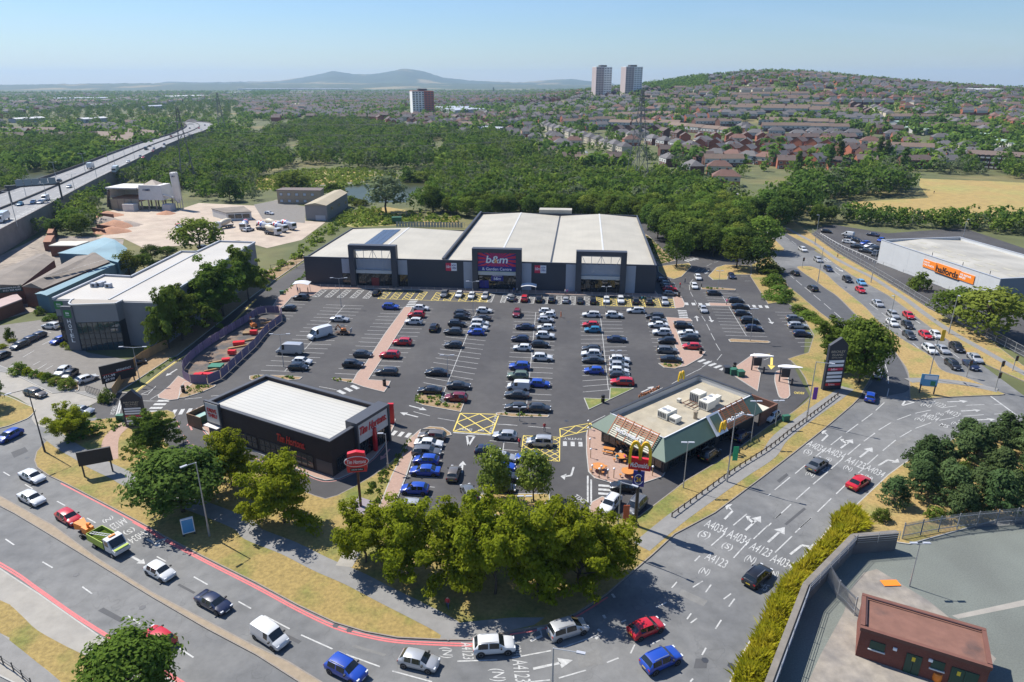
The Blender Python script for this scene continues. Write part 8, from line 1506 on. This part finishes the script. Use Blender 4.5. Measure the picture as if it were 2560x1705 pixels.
for i,(t,x,y,yt)in enumerate((('B2',785,985,720),('C2',255,60,-235),('C2',1765,155,-40),('B2',1998,1045,752),('B3',860,990,800),('B3',1895,822,655),('B3',2190,1302,1005),('C3',70,560,440),('C3',115,1505,1260),('B1',1290,1460,1135),('C3',1575,1182,765),('C3',2195,762,385),('C4',65,612,380),('D4',1300,665,275),('B3',950,1500,1390))):lamp(t,x,y,yt,x+40,yt,'slim car park lamp '+['in the leftmost bay row','at the lower end of the leftmost bays','in the lower centre left bays','at the top of the centre left bays','at the top of the right hand bays','on the side entrance island','at the end of the far right bays','below the central bays','on the island by the two small trees','by the hotel fence','on the verge beside the arches sign','at the rear corner of the burger restaurant','beside the green cabinet','in the substation gravel yard','in the lower right hand bays'][i],True,GALV,'car park lamps',.07)
def board(name,label,cat,t,bx,by,w_,z0,h,ang,mats,posts=True,txts=(),stripes_=None,dp=.35):
 b=g(t,bx,by);T=thing(name,label,cat,b,ang)
 if posts:
  for s in(-1,1):pbox(T,'post',MD,s*w_*.42-.1,-.1,0,s*w_*.42+.1,.1,z0+.3)
 pbox(T,'board',mats,-w_/2,-dp/2,z0,w_/2,dp/2,h)
 for(s,m,x0,x1,za,zb)in txts:wtext(T,'sign_letters',s,m,x0,x1,za,zb,-dp/2-.005,th=.015)
 for(m,x0,x1,za,zb)in stripes_ or():pbox(T,'sign_strip',m,x0,-dp/2-.03,za,x1,-dp/2-.004,zb)
 return T
NAVY=mat('totem_navy',(.02,.025,.038),.5);DBLK=mat('billboard_black',(.015,.015,.017),.6);GOLD=mat('sign_beige',(.42,.36,.27),.5)
for nm,t,x,y,yt,w_,an in(('left','C1',1262,608,345,3.3,.12),('right','C4',575,272,-140,3.6,.1)):
 b=g(t,x,y);h=hgt(b,t,x,yt);rows_=[(SIGNWHITE if k not in((3,)if nm=='left' else(2,6))else SIGNPINK if k!=6 else SIGNRED,-w_*.41,w_*.41,h*(.62-k*.085),h*(.62-k*.085)+h*.055)for k in range(7)]
 T=board('tenant_totem','dark tenant totem sign at the %s entrance of the retail park'%nm,'sign',t,x,y,w_,0,h,an,NAVY,False,[('BIRCHLEY',GOLD,-w_*.38,w_*.38,h*.84,h*.89),('ISLAND',GOLD,-w_*.3,w_*.3,h*.77,h*.82),('RETAIL PARK',GOLD,-w_*.3,w_*.3,h*.72,h*.745)],rows_,.7)
 q=MB();q.add([(-w_/2,-.35,h),(w_/2,-.35,h),(w_/2,.35,h),(-w_/2,.35,h),(w_*.1,-.35,h+1.5),(w_*.1,.35,h+1.5)],[(0,1,4),(1,2,5,4),(2,3,5),(3,0,4,5)]);q.build('peaked_cap',NAVY,T)
 for(m,x0,x1,za,zb)in rows_:
  if m is not SIGNWHITE:wtext(T,'sign_letters','b&m' if m is SIGNPINK else 'Tim Hortons',SIGNWHITE,-w_*.25,w_*.1,za+.06,zb-.06,-.385,th=.01,shear=.2)
b=g('C1',910,1060);T=board('billboard','blank black billboard on two posts by the left verge','sign','C1',912,1055,4.4,2.0,4.3,.42,DBLK)
board('hotel_billboard','dark billboard with white prices at the end of the timber fence','sign','C1',1110,225,6.0,1.0,4.6,.75,DBLK,True,[('£11.99',SIGNWHITE,-2.6,-.6,2.1,2.6),('£9.99',SIGNWHITE,-2.4,-.8,1.4,1.9),('BREAKFAST',SIGNWHITE,-.2,2.4,2.9,3.3)],[(SIGNRED,-2.7,2.7,2.7,2.78)])
board('direction_sign','blue and white road direction sign on the junction island','sign','C4',1455,312,2.9,1.6,4.0,-.25,mat('sign_sky_blue',(.1,.32,.5),.4),True,(),[(SIGNWHITE,-.9,1.3,3.0,3.8),(mat('sign_green',(.02,.2,.09),.4),.3,1.1,1.8,2.7)],.1)
board('bus_stop_panel','blue advertising panel under the large dark tree','sign','D1',1745,200,1.5,.5,2.7,.5,SIGNWHITE,True,(),[(mat('poster_blue',(.08,.3,.55),.4),-.65,.65,.65,2.55)],.25)
for i,(t,x,y,c,z0,s)in enumerate((('C3',1987,1122,mat('banner_green',(.02,.35,.14),.6),3.6,''),('C4',360,565,mat('banner_purple',(.2,.05,.35),.6),4.2,''),('D3',985,350,mat('banner_orange',(.7,.15,.05),.6),4.6,''),('C4',1490,172,mat('banner_yellow',(.75,.45,.02),.6),8,''))):
 b=g(t,x,y);o=pbox(None,'lamp_banner',c,.2,-.02,z0,.95,.02,z0+2.3);o.location=b;tag(o,['green','purple','orange','yellow'][i]+' banner hung from a roadside lamp column','banner')
def signal(t,x,y,yt,label,tall=False):
 b=g(t,x,y);h=max(3.4,min(7,hgt(b,t,x,yt)));T=thing('traffic_signal',label,'traffic light',b,.4);q=MB();q.tube((0,0,0),(0,0,h),.09,.08,8);q.build('pole',GALV,T)
 for z in((h-1,h*.45)if tall else(h-1,)):
  o=pbox(T,'signal_head',SIGNBLACK,-.28,-.35,z,.28,-.1,z+1.1)
  for k in range(3):q=MB();q.lathe((0,-.352,z+.2+k*.34),[(.13,0),(.13,-.06),(.1,-.07)],10,ax='y');q.build('lens',[mat('lens_green',(.02,.1,.05),.3),mat('lens_amber',(.2,.1,.02),.3),mat('lens_red',(.25,.02,.02),.3)][k],o)
signal('C4',2085,285,10,'tall traffic signal at the tip of the junction island',True);signal('C4',1825,158,5,'traffic signal by the queue stop line');signal('C4',2248,105,-30,'traffic signal on the far side of the junction');signal('B4',312,705,605,'traffic signal at the central reservation nose')
# fences
def fence(name,label,spec,h,post,sp,m,rails=(),pale=None,pm=None,r=.05):
 P=smooth(path(spec),4)if len(path(spec))>2 and name!='site_fence' else path(spec);T=thing(name,label,'fence');L=0;ac=[0]
 for a,b in zip(P,P[1:]):ac.append(ac[-1]+(b-a).length)
 def at(s):
  for i in range(len(P)-1):
   if s<=ac[i+1]or i==len(P)-2:return P[i].lerp(P[i+1],(s-ac[i])/max(1e-6,ac[i+1]-ac[i]))
 n=max(1,int(ac[-1]/sp));me=None
 for i in range(n+1):
  p=at(ac[-1]*i/n)
  if me is None:q=MB();q.box(-r,-r,0,r,r,h);o=q.build('post',m,T);me=o.data
  else:o=link('post',me,T)
  o.location=(*p.xy,.1)
 for z in rails:
  q=MB()
  for i in range(n):q.bar((*at(ac[-1]*i/n).xy,z),(*at(ac[-1]*(i+1)/n).xy,z),r*1.4,r*1.8)
  q.build('rail',m,T)
 if pale:
  w_,gap,nm=pale;k=int(ac[-1]/(w_+gap));me=None;J=MB()
  for i in range(k):
   a,b=at((w_+gap)*i),at((w_+gap)*i+w_);d=b-a
   if nm=='board':
    if me is None:q=MB();q.box(0,-.02,0,w_,.02,h-.05);o=q.build('board',pm or m,T);me=o.data
    else:o=link('board',me,T)
    o.location=(*a.xy,.1+R.uniform(-.02,.02));o.rotation_euler=(0,0,math.atan2(d.y,d.x))
   else:J.bar((*a.xy,.1),(*a.xy,h),w_,.02)
  if nm!='board':J.build('pales',pm or m,T)['kind']='stuff'
 return T,at,ac[-1]
TIMB=mat('fresh_timber',(.4,.24,.1),.8,noise=.15,scale=2,rnd=.12);fence('timber_fence','long close boarded timber fence beside the hotel','B1 1545 1140 / C1 1250 60 1045 350',2.0,0,2.4,TIMB,(),(.42,.02,'board'))
KN=mat('dark_timber_rail',(.05,.035,.025),.9);fence('knee_rail_fence','low dark timber knee rail along the verge by the burger restaurant','C3 1470 1450 1800 1205 2100 990 2355 830 / C4 200 670 400 520 640 335',.75,0,1.5,KN,(.68,),r=.07)
fence('chain_link_fence','tall grey chain link fence along the warehouse yard','B4 400 395 640 565 980 765 1200 900 1500 1085 2000 1335 2360 1530',2.3,0,3.2,GALV,(2.3,1.2,.4),(.02,.28,'wire'),r=.04)
fence('palisade_fence','grey palisade fence along the top of the gravel yard','D4 1230 235 1700 150 2355 85 2800 50',2.5,0,2.7,mat('palisade_grey',(.19,.2,.21),.6),(.6,2.1),(.07,.13,'pale'),r=.05)
fence('palisade_gate','leaning galvanised palisade fence inside the substation yard','D4 545 620 640 780 790 930',2.4,0,2.7,GALV,(.6,2.1),(.07,.09,'pale'),r=.05);fence('guard_rail','dark guard rail at the bottom left footpath','D1 -300 1150 0 1370 150 1470 300 1600',1.2,0,1.6,MD,(1.1,.6),r=.04)
fence('park_rail','white post rail between warehouse yard and lane','B4 480 400 650 500 850 590 1000 660',1.0,0,2.5,WHITE,(.9,),r=.05);fence('steel_fence','dark mesh fence at the rear gate left of the shop','B2 140 660 270 640 455 620',2.2,0,2.6,MD,(.3,1.2,2.1),r=.04);fence('hotel_gate','black railing gate at the hotel car park entrance','C1 795 300 930 345',1.6,0,.5,MD,(.3,1.5),r=.03)
fence('rear_fence','grey fence line behind the left roof of the shop','A2 1300 1425 1650 1430 1920 1435',2.2,0,2.4,GALV,(2.1,.4),(.9,.3,'panel'),r=.05)
# works compound with bannered panels
BAN=mat('purple_mesh_banner',(.17,.13,.2),.8,noise=.2,scale=2);T,at,L_=fence('site_fence','works compound fence with purple grey banners at the car park edge','C1 1690 175 1700 205 1790 225 1945 225 2050 165 / B1 2180 1290 2355 1128 / B2 100 1222 245 1112 240 1045 30 1040 / B1 2355 855 2100 1010 1900 1140 1760 1250 1690 1340 / C1 1690 175',2.0,0,3.5,GALV,(),r=.03);n=int(L_/3.5)
for i in range(n):
 a,b=at(3.5*i+.08),at(3.5*i+3.42);d=b-a;o=pbox(T,'banner_panel',BAN,0,-.015,.1,d.length,.015,1.95);o.location=(*a.xy,.02);o.rotation_euler=(0,0,math.atan2(d.y,d.x))
for i,(t,x,y,a_,b_,h,m,s)in enumerate((('C1',1900,150,3.2,1.0,.7,SIGNRED,'stack of red barriers at the near end of the works compound'),('C1',1990,70,2.6,2,.6,mat('green_pipe_coil',(.02,.16,.1),.5),'green pipe bundle in the works compound'),('B1',2200,1110,2.4,1.2,.8,SIGNRED,'red skip in the middle of the works compound'),('B1',2080,1260,1.5,1,.6,SIGNRED,'small red barrier pile in the works compound'),('B1',2300,1010,3,1.5,.5,M_BED,'spoil heap at the far end of the works compound'),('C3',1975,112,1.2,1.3,1.3,DARK,'dark grey bin, first of the waste bins behind the burger restaurant'),('C3',2035,132,1.3,1.3,1.3,mat('bin_green',(.02,.2,.08),.5),'green bin, second of the waste bins behind the burger restaurant'),('C3',2098,150,1.3,1.3,1.3,MATS['bin_green'],'green bin, third of the waste bins behind the burger restaurant'),('C4',160,565,1.2,.6,1.2,MATS['bin_green'],'green utility cabinet on the dry verge'),('C1',1115,560,1.2,.8,1.2,MATS['bin_green'],'green grit bin beside the left tenant totem'),('A2',1297,1390,4,2.4,2.6,MATS['bin_green'],'green site cabin behind the left shop roof'),('D4',1125,640,1.9,.9,.12,ORANGE,'orange plastic barrier lying flat in the yard'),('B2',240,870,1,.6,1.1,MATS['bin_green'],'small green cabinet left of the trolley shelter'))):
 b=g(t,x,y);T=thing(s.split(' in ')[0].split(',')[0].split(' at ')[0].split(' on ')[0].split(' beside')[0].split(' behind')[0].split(' lying')[0].split(' left')[0].replace(' ','_'),s,'container',b,R.uniform(-.3,.3));pbox(T,'body',m,-a_/2,-b_/2,.02,a_/2,b_/2,h*.85);pbox(T,'lid',m,-a_/2-.05,-b_/2-.05,h*.85+.003,a_/2+.05,b_/2+.05,h)
for i,(t,x,y)in enumerate((('C1',1690,300),('C1',1845,555),('C2',1183,240),('C3',835,392),('B3',1735,1418),('C3',2045,85),('B3',1535,895))):
 b=g(t,x,y);T=thing('litter_bin','black litter bin '+['by the works compound crossing','on the paving behind the coffee restaurant','at the end of the pink walkway','on the green triangle by the burger restaurant','at the end of the short pink walkway','near the burger restaurant waste bins','at the right end of the shop pavement'][i],'bin',b);q=MB();q.lathe((0,0,.1),[(.3,0),(.34,.1),(.34,1.15),(.36,1.2),(.3,1.4),(.05,1.45)],12);q.build('body',SIGNBLACK,T,40);q=MB();q.lathe((0,0,.95),[(.345,0),(.345,.08)],12);q.build('band',GOLD,T)
x0,x1=sfx('B2',590,815)[0],sfx('B3',1330,890)[0];dd=SF.at('B2',1000,822)[1];q=MB();q.tube((0,0,0),(0,0,1.0),.06,.06,6);bm_=None
for i in range(44):
 b=SF.world(x0+(x1-x0)*i/43,dd);o=q.build('bollard',GALV)if bm_ is None else link('bollard',bm_);bm_=o.data;o.location=(b.x,b.y,.1);tag(o,'%s slim steel bollard from the left along the shop front'%ORD[i],'bollard','bollards along the shop front')
def canopy(t,x,y,w_,d_,h,label,m,ang=0.0):
 b=g(t,x,y);T=thing('shelter',label,'shelter',b,SF.a+ang)
 for sx in(-1,1):q=MB();q.tube((sx*w_*.42,d_*.3,.1),(sx*w_*.42,d_*.3,h),.06,n=6);q.build('post',GALV,T)
 q=MB();k=8;V=[(-w_/2+w_*i/k,s*d_/2,h+.35*math.sin(math.pi*i/k)+(.25 if s>0 else 0))for s in(-1,1)for i in range(k+1)];q.add(V+[(a,b_,c-.06)for a,b_,c in V],[(i,i+1,k+2+i,k+1+i)for i in range(k)]+[(2*k+2+i,3*k+3+i,3*k+4+i,2*k+3+i)for i in range(k)]);q.build('roof',m,T);return T
FROST=mat('frosted_roof',(.6,.6,.6),.3);canopy('B2',430,850,4.6,2.6,2.6,'curved trolley shelter at the left of the shop',FROST);canopy('B3',155,870,4.2,2.2,2.5,'trolley shelter right of the main entrance',FROST);canopy('B3',2330,165,4,1.5,2.4,'bus shelter beside the right hand road',FROST,-.7)
def leafcanopy(t,x,y,label,ang):
 b=g(t,x,y);T=thing('order_canopy',label,'canopy',b,ang);q=MB();q.tube((-.8,0,0),(-.8,0,3.3),.14,n=8);q.build('post',DARK,T);q=MB();n=14;U=[(-1.4+4.6*i/n,.95*math.sin(math.pi*(i+.4)/(n+.8))**.6*(1-.55*i/n),3.25+.12*math.sin(math.pi*i/n))for i in range(n+1)];V=[(a,s*w_,z)for s in(-1,1)for a,w_,z in U];q.add(V+[(a,b_,c+.12)for a,b_,c in V],[(n+2+i,n+1+i,i,i+1)for i in range(n)]+[(2*n+2+i,3*n+3+i,3*n+4+i,2*n+3+i)for i in range(n)]);q.build('canopy',SIGNWHITE,T)
 pbox(T,'menu_board',DARK,-.2,1.4,.5,1.4,1.6,2.3);pbox(T,'speaker_post',DARK,1.2,-1.2,0,1.5,-.9,1.3)
leafcanopy('C4',140,205,'white leaf shaped canopy over the right drive-through order point',-.15);leafcanopy('B3',2240,1570,'white leaf shaped canopy over the left drive-through order point',-.1)
# patio
rt=mat('orange_table',(.5,.2,.05),.5)
for i,(x,y,r)in enumerate(((795,1020,1.0),(1065,1065,1.0),(1000,925,.9))):
 b=g('C3',x,y);T=thing('patio_table',['left','right','middle'][i]+' round orange table on the burger restaurant patio','table',(b.x,b.y,.11));q=MB();q.lathe((0,0,.72),[(r,0),(r,.06)],20);q.build('top',rt,T);q=MB();q.tube((0,0,0),(0,0,.72),.08,n=8);q.build('stem',DARK,T)
 for k in range(4):a=k*math.pi/2+.4;q=MB();q.lathe((math.cos(a)*r*1.3,math.sin(a)*r*1.3,0),[(.06,0),(.06,.4),(.22,.42),(.22,.47)],10);q.build('stool',rt,T)
b=g('C3',890,855);T=thing('picnic_bench','orange picnic bench by the burger restaurant window','bench',(b.x,b.y,.11),-.4);pbox(T,'top',rt,-.9,-.4,.7,.9,.4,.76)
for s in(-1,1):pbox(T,'seat',rt,-.9,s*.75-.15,.42,.9,s*.75+.15,.47);pbox(T,'leg',DARK,s*.7-.05,-.8,0,s*.7+.05,.8,.06);pbox(T,'upright',DARK,s*.7-.05,-.06,.06,s*.7+.05,.06,.7)
for i,(x,y)in enumerate(((700,640),(700,705),(715,810),(722,905),(735,1060),(820,1065),(935,1090),(1290,1070),(800,1090),(880,1100))):
 b=g('C3',x,y);T=thing('patio_lamp_post','%s patio post with globe lamp, counted from the entrance'%ORD[i],'lamp post',b,0,'patio posts');q=MB();q.tube((0,0,.1),(0,0,1.5),.06,n=6);q.build('post',TIMB,T);q=MB();q.lathe((0,0,1.5),[(.05,0),(.17,.1),(.17,.25),(.05,.34)],10);q.build('globe',SIGNWHITE,T,60)
# people: one skinned body, dressed by height
def body_mesh(sit=False,step=.16):
 me=bpy.data.meshes.new('b');
 if sit:V=[(0,0,.5),(0,0,.75),(0,0,1.0),(0,0,1.12),(0,-.02,1.26),(.1,-.05,.5),(.12,-.45,.5),(.12,-.45,.08),(.12,-.6,.05),(-.1,-.05,.5),(-.12,-.45,.5),(-.12,-.45,.08),(-.12,-.6,.05),(.2,0,1.0),(.24,-.1,.75),(.15,-.35,.72),(-.2,0,1.0),(-.24,-.1,.75),(-.15,-.35,.72)]
 else:V=[(0,0,.95),(0,0,1.2),(0,0,1.42),(0,0,1.54),(0,-.02,1.68),(.09,0,.9),(.1,-step,.48),(.11,-step*.4,.08),(.12,-step*.4-.16,.04),(-.09,0,.9),(-.1,step*.6,.48),(-.11,step*1.3,.1),(-.12,step*1.2-.16,.04),(.19,0,1.42),(.25,.05,1.14),(.24,-.1,.9),(-.19,0,1.42),(-.25,-.02,1.14),(-.24,-.14,.92)]
 E=[(0,1),(1,2),(2,3),(3,4),(0,5),(5,6),(6,7),(7,8),(0,9),(9,10),(10,11),(11,12),(2,13),(13,14),(14,15),(2,16),(16,17),(17,18)];rad=[.15,.14,.15,.06,.105,.1,.075,.05,.045,.1,.075,.05,.045,.07,.05,.04,.07,.05,.04]
 me.from_pydata(V,E,[]);o=link('b',me);o.modifiers.new('s','SKIN');o.modifiers.new('d','SUBSURF').levels=1
 for v,r in zip(me.skin_vertices[0].data,rad):v.radius=(r,r*.8)
 me.skin_vertices[0].data[0].use_root=True;dg=bpy.context.evaluated_depsgraph_get();dg.update();out=bpy.data.meshes.new_from_object(o.evaluated_get(dg));bpy.data.objects.remove(o);out.name='body';hz=1.2 if sit else 1.56;wz=.58 if sit else .98
 out.materials.clear()
 for k in range(4):out.materials.append(None)
 for p in out.polygons:p.use_smooth=True;z=p.center.z;p.material_index=3 if z>hz+.14 else 0 if z>hz-.08 else 1 if z>wz else 2
 return out
BM=[body_mesh(),body_mesh(False,.05),body_mesh(True)];SKIN=mat('skin',(.42,.26,.18),.7);HAIR=mat('hair_dark',(.03,.02,.015),.8);CL={k:mat('cloth_'+k,c,.9)for k,c in dict(black=(.015,.015,.018),blue=(.03,.08,.3),orange=(.7,.16,.03),white=(.6,.6,.58),red=(.4,.03,.04),grey=(.15,.15,.16),teal=(.05,.35,.38),pink=(.5,.08,.25),green=(.05,.2,.08),denim=(.04,.06,.12)).items()}
for i,(t,x,y,top,leg,pose,ds)in enumerate((('B2',388,855,'blue','denim',0,'standing at the trolley shelter'),('B2',408,858,'grey','black',1,'small figure beside the trolley shelter'),('B2',480,855,'black','black',1,'standing at the right of the trolley shelter'),('C2',1200,600,'red','denim',1,'standing by the red totem'),('C3',298,660,'red','grey',0,'walking on the lane above the yellow hatching'),('B3',450,1080,'orange','orange',0,'all in orange walking among the parked cars'),('B3',1590,765,'black','denim',0,'walking by the right end of the shop'),('B3',1545,808,'red','black',0,'crossing towards the right end of the shop'),('B3',1742,805,'grey','black',1,'standing beside the white car on the access lane'),('B3',1972,965,'pink','black',0,'on the crossing island of the far right bays'),('B3',18,860,'blue','denim',0,'left of two at the main entrance'),('B3',46,862,'white','black',0,'right of two at the main entrance'),('B3',488,875,'white','denim',0,'left of two on the shop pavement'),('B3',507,878,'pink','grey',0,'right of two on the shop pavement'),('B3',1193,935,'teal','black',0,'left of two between cars in the disabled bays'),('B3',1220,937,'green','denim',1,'right of two between cars in the disabled bays'),('C3',965,935,'teal','denim',2,'sitting at the left of the patio table'),('C3',1035,935,'pink','black',2,'sitting at the right of the patio table'),('C3',1000,895,'white','denim',2,'sitting behind the patio table'),('B4',638,605,'red','black',0,'pushing along the verge path by the fence'),('A4',1525,1268,'black','black',0,'walking alone across the mown field'),('D2',1765,875,'red','denim',0,'walking on the footpath under the front trees'),('C2',1435,1235,'black','black',1,'standing at the open door of a blue car'),('B2',2330,850,'black','denim',1,'waiting beside the main entrance cars'),('C3',65,800,'red','black',1,'standing beside the motorbike bay'))):
 b=g(t,x,y);z=.11 if pose==2 or 'pavement' in ds or 'entrance' in ds or 'shelter' in ds else .02;T=thing('person','person in %s top and %s trousers, %s'%(top,leg,ds),'person',(b.x,b.y,z),R.uniform(0,6.28));o=link('body',BM[pose],T)
 for k,m in enumerate((SKIN,CL[top],CL[leg],HAIR)):o.material_slots[k].link='OBJECT';o.material_slots[k].material=m
# special vehicles
def wheels(T,xs,w_,r):
 for x in xs:
  for s in(-1,1):q=MB();q.lathe((x,s*w_,r),[(r*.5,-.14),(r,-.14),(r,.14),(r*.5,.14)],16,ax='y');o=q.build('wheel',M_TYRE,T);q=MB();q.lathe((x,s*(w_+.02),r),[(r*.52,-.13),(r*.52,.13)],12,ax='y');q.build('rim',M_RIM,o)
def tipper():
 LIME=mat('lime_green_body',(.28,.38,.03),.5);p=g('D1',1000,260,.9);T=thing('tipper_truck','white and lime green tipper truck with ladder towing an orange chipper','truck',(p.x,p.y,0),heading('D1',1000,260,(120,66)));wheels(T,(-1.6,2.2),.9,.36)
 pbox(T,'chassis',DARK,-2.9,-.8,.45,2.8,.8,.7)
 for s in(-1,1):pbox(T,'side_board',LIME,-2.9,s*1.02-.04,.75,.7,s*1.02+.04,1.75)
 pbox(T,'tail_board',LIME,-2.96,-.98,.75,-2.88,.98,1.75);pbox(T,'head_board',DARK,.62,-1.0,.75,.72,1.0,2.1);pbox(T,'load',LEAF['mid'],-2.8,-.95,.75,.6,.95,1.25)
 q=MB();V=[(.8,.6),(3.0,.6),(3.05,1.1),(2.35,1.35),(1.75,2.25),(.8,2.3)];n=6;q.add([(x,-.98,z)for x,z in V]+[(x,.98,z)for x,z in V],[tuple(range(n-1,-1,-1)),tuple(range(n,2*n))]+[(i,(i+1)%n,n+(i+1)%n,n+i)for i in range(n)]);q.build('cab',PAINT['white'],T,fix=True);q=MB();q.add([(2.36,-.85,1.38),(2.36,.85,1.38),(1.8,.85,2.22),(1.8,-.85,2.22)],[(0,1,2,3)]);q.build('windscreen',M_CGLASS,T).location=(.03,0,.02);pbox(T,'bonnet_stripe',LIME,2.5,-.9,1.22,3.0,.9,1.27);pbox(T,'roof_beacon',ORANGE,1.0,-.4,2.3,1.3,.4,2.42)
 for s in(-1,1):q=MB();q.box(1.0,s*.985-.01,1.4,1.75,s*.985+.01,2.05);q.build('side_window',M_CGLASS,T);pbox(T,'headlight',M_HEAD,3.02,s*.7-.18,.8,3.07,s*.7+.18,1.0)
 q=MB()
 for s in(-.2,.2):q.bar((-2.5,-.6+s,1.8),(1.0,.1+s,2.2),.06,.06)
 for k in range(9):t=k/8;q.bar((-2.5+3.5*t,-.8+.7*t,1.8+.4*t),(-2.5+3.5*t,-.4+.7*t,1.8+.4*t),.04,.04)
 q.build('ladder',GALV,T)
 p=g('D1',800,150,.8);C=thing('chipper_trailer','orange wood chipper trailer behind the tipper truck','trailer',(p.x,p.y,0),T.rotation_euler.z);wheels(C,(0,),.75,.32);pbox(C,'frame',DARK,-1.2,-.6,.4,1.9,.6,.55);q=MB();q.add([(-1.6,-.7,.8),(-.3,-.35,.9),(-.3,.35,.9),(-1.6,.7,.8),(-1.6,-.7,1.8),(-.3,-.35,1.5),(-.3,.35,1.5),(-1.6,.7,1.8)],[(0,1,5,4),(1,2,6,5),(2,3,7,6),(4,5,6,7),(0,3,2,1)]);q.build('feed_hopper',ORANGE,C,fix=True);pbox(C,'engine_cover',ORANGE,-.3,-.5,.6,.9,.5,1.5);q=MB();q.tube((.5,0,1.5),(.5,0,2.1),.16,n=8);q.tube((.5,0,2.05),(1.2,0,2.2),.16,n=8);q.build('chute',ORANGE,C)
tipper()
def digger(t,x,y,ang,label,trailer,s):
 p=g(t,x,y);T=thing('mini_digger',label,'digger',(p.x,p.y,.6 if trailer else .1),ang);T.scale=(s,)*3;DO=mat('digger_orange',(.55,.17,.03),.5)
 for k in(-1,1):pbox(T,'track',M_TYRE,-.8,k*.5-.15,0,.8,k*.5+.15,.4)
 pbox(T,'house',DO,-.7,-.5,.45,.5,.5,1.0);q=MB()
 for a in((-.3,-.4),(-.3,.4),(.4,-.4),(.4,.4)):q.bar((*a,1),(*a,1.9),.06,.06)
 q.box(-.4,-.48,1.9,.5,.48,1.97);q.build('canopy_frame',DARK,T);q=MB();q.bar((.5,0,.8),(1.4,0,2.0),.2,.25);q.bar((1.4,0,2.0),(2.1,0,1.0),.16,.2);q.build('boom',DO,T);q=MB();q.box(1.8,-.25,.5,2.3,.25,1.0);q.build('bucket',DARK,T)
 if trailer:Q=thing('plant_trailer','low plant trailer carrying the mini digger behind the white van','trailer',p,ang);wheels(Q,(-.4,.4),.8,.28);pbox(Q,'bed',mat('trailer_rust',(.13,.08,.05),.8),-1.8,-.75,.45,1.8,.75,.58);pbox(Q,'ramp',GALV,-1.9,-.7,.5,-1.82,.7,1.5);pbox(Q,'drawbar',DARK,1.8,-.1,.42,3.0,.1,.54)
digger('B2',805,1235,SF.a+math.pi,'orange mini digger strapped on the trailer behind the white van',True,.85);digger('B1',2335,960,2.2,'yellow digger working inside the fenced works compound',False,1.2)
def mixer(t,x,y,d,label,i):
 p=g(t,x,y,1.6);T=thing('mixer_truck',label,'truck',(p.x,p.y,0),heading(t,x,y,d)if i!=99 else 0,'mixer trucks in the concrete yard');wheels(T,(-2.8,-1.6,2.4),1.05,.5);pbox(T,'chassis',DARK,-4,-.9,.6,3.8,.9,.95);pbox(T,'cab',PAINT['white'],2.3,-1.2,.7,4.1,1.2,3.0);pbox(T,'windscreen',M_CGLASS,4.102,-1.05,1.7,4.14,1.05,2.7)
 q=MB();q.lathe((0,0,0),[(.5,-3.6),(1.1,-2.2),(1.25,-.6),(1.2,.6),(.6,1.9)],14,ax='x');o=q.build('drum',[PAINT['white'],mat('drum_cream',(.55,.48,.36),.6)][i%3==1],T,50);o.location=(0,0,2.3);o.rotation_euler=(0,.2,0)
 if i%3!=1:
  for a,r0,r1,m in((-1.6,1.17,1.22,SIGNRED),(-.2,1.27,1.26,mat('drum_blue',(.04,.08,.3),.5))):q=MB();q.lathe((a,0,0),[(r0,-.35),(r1,.35)],14,ax='x');q.build('drum_stripe',m,o,50)
 q=MB();q.bar((-3.6,0,2.4),(-4.4,0,1.3),.7,.2);q.build('chute',DARK,T)
for i,(t,x,y,d)in enumerate((('A1',1650,1450,(40,90)),('A1',2060,1400,(-100,20)),('A1',2255,1410,(-80,60)),('A2',70,1420,(120,20)),('A2',150,1400,(120,20)),('A2',210,1430,(120,20)),('A2',290,1410,(120,20)),('A2',150,1460,(120,20)))):mixer(t,x,y,d,'%s of the concrete mixer trucks, counted from the left'%ORD[i],i)
# trench, pipes and barriers in the works compound
for i in range(9):
 t=i/8;a=g('C1',1830+60*(i%2),170).lerp(g('B2',120,1130),t);q=MB();u=Vector((.85,.55,0))
 q.bar(a-u*2,a+u*2,.3,.3,0)if i%3 else q.box(a.x-.8,a.y-.5,.05,a.x+.8,a.y+.5,.9)
 o=q.build('timber_baulk' if i%3 else 'red_barrier',TIMB if i%3 else SIGNRED);o.location=(0,0,.2);tag(o,'%s loose %s from the near end of the works compound'%(ORD[i],'timber baulk' if i%3 else 'red barrier'),'building material','materials in the works compound')
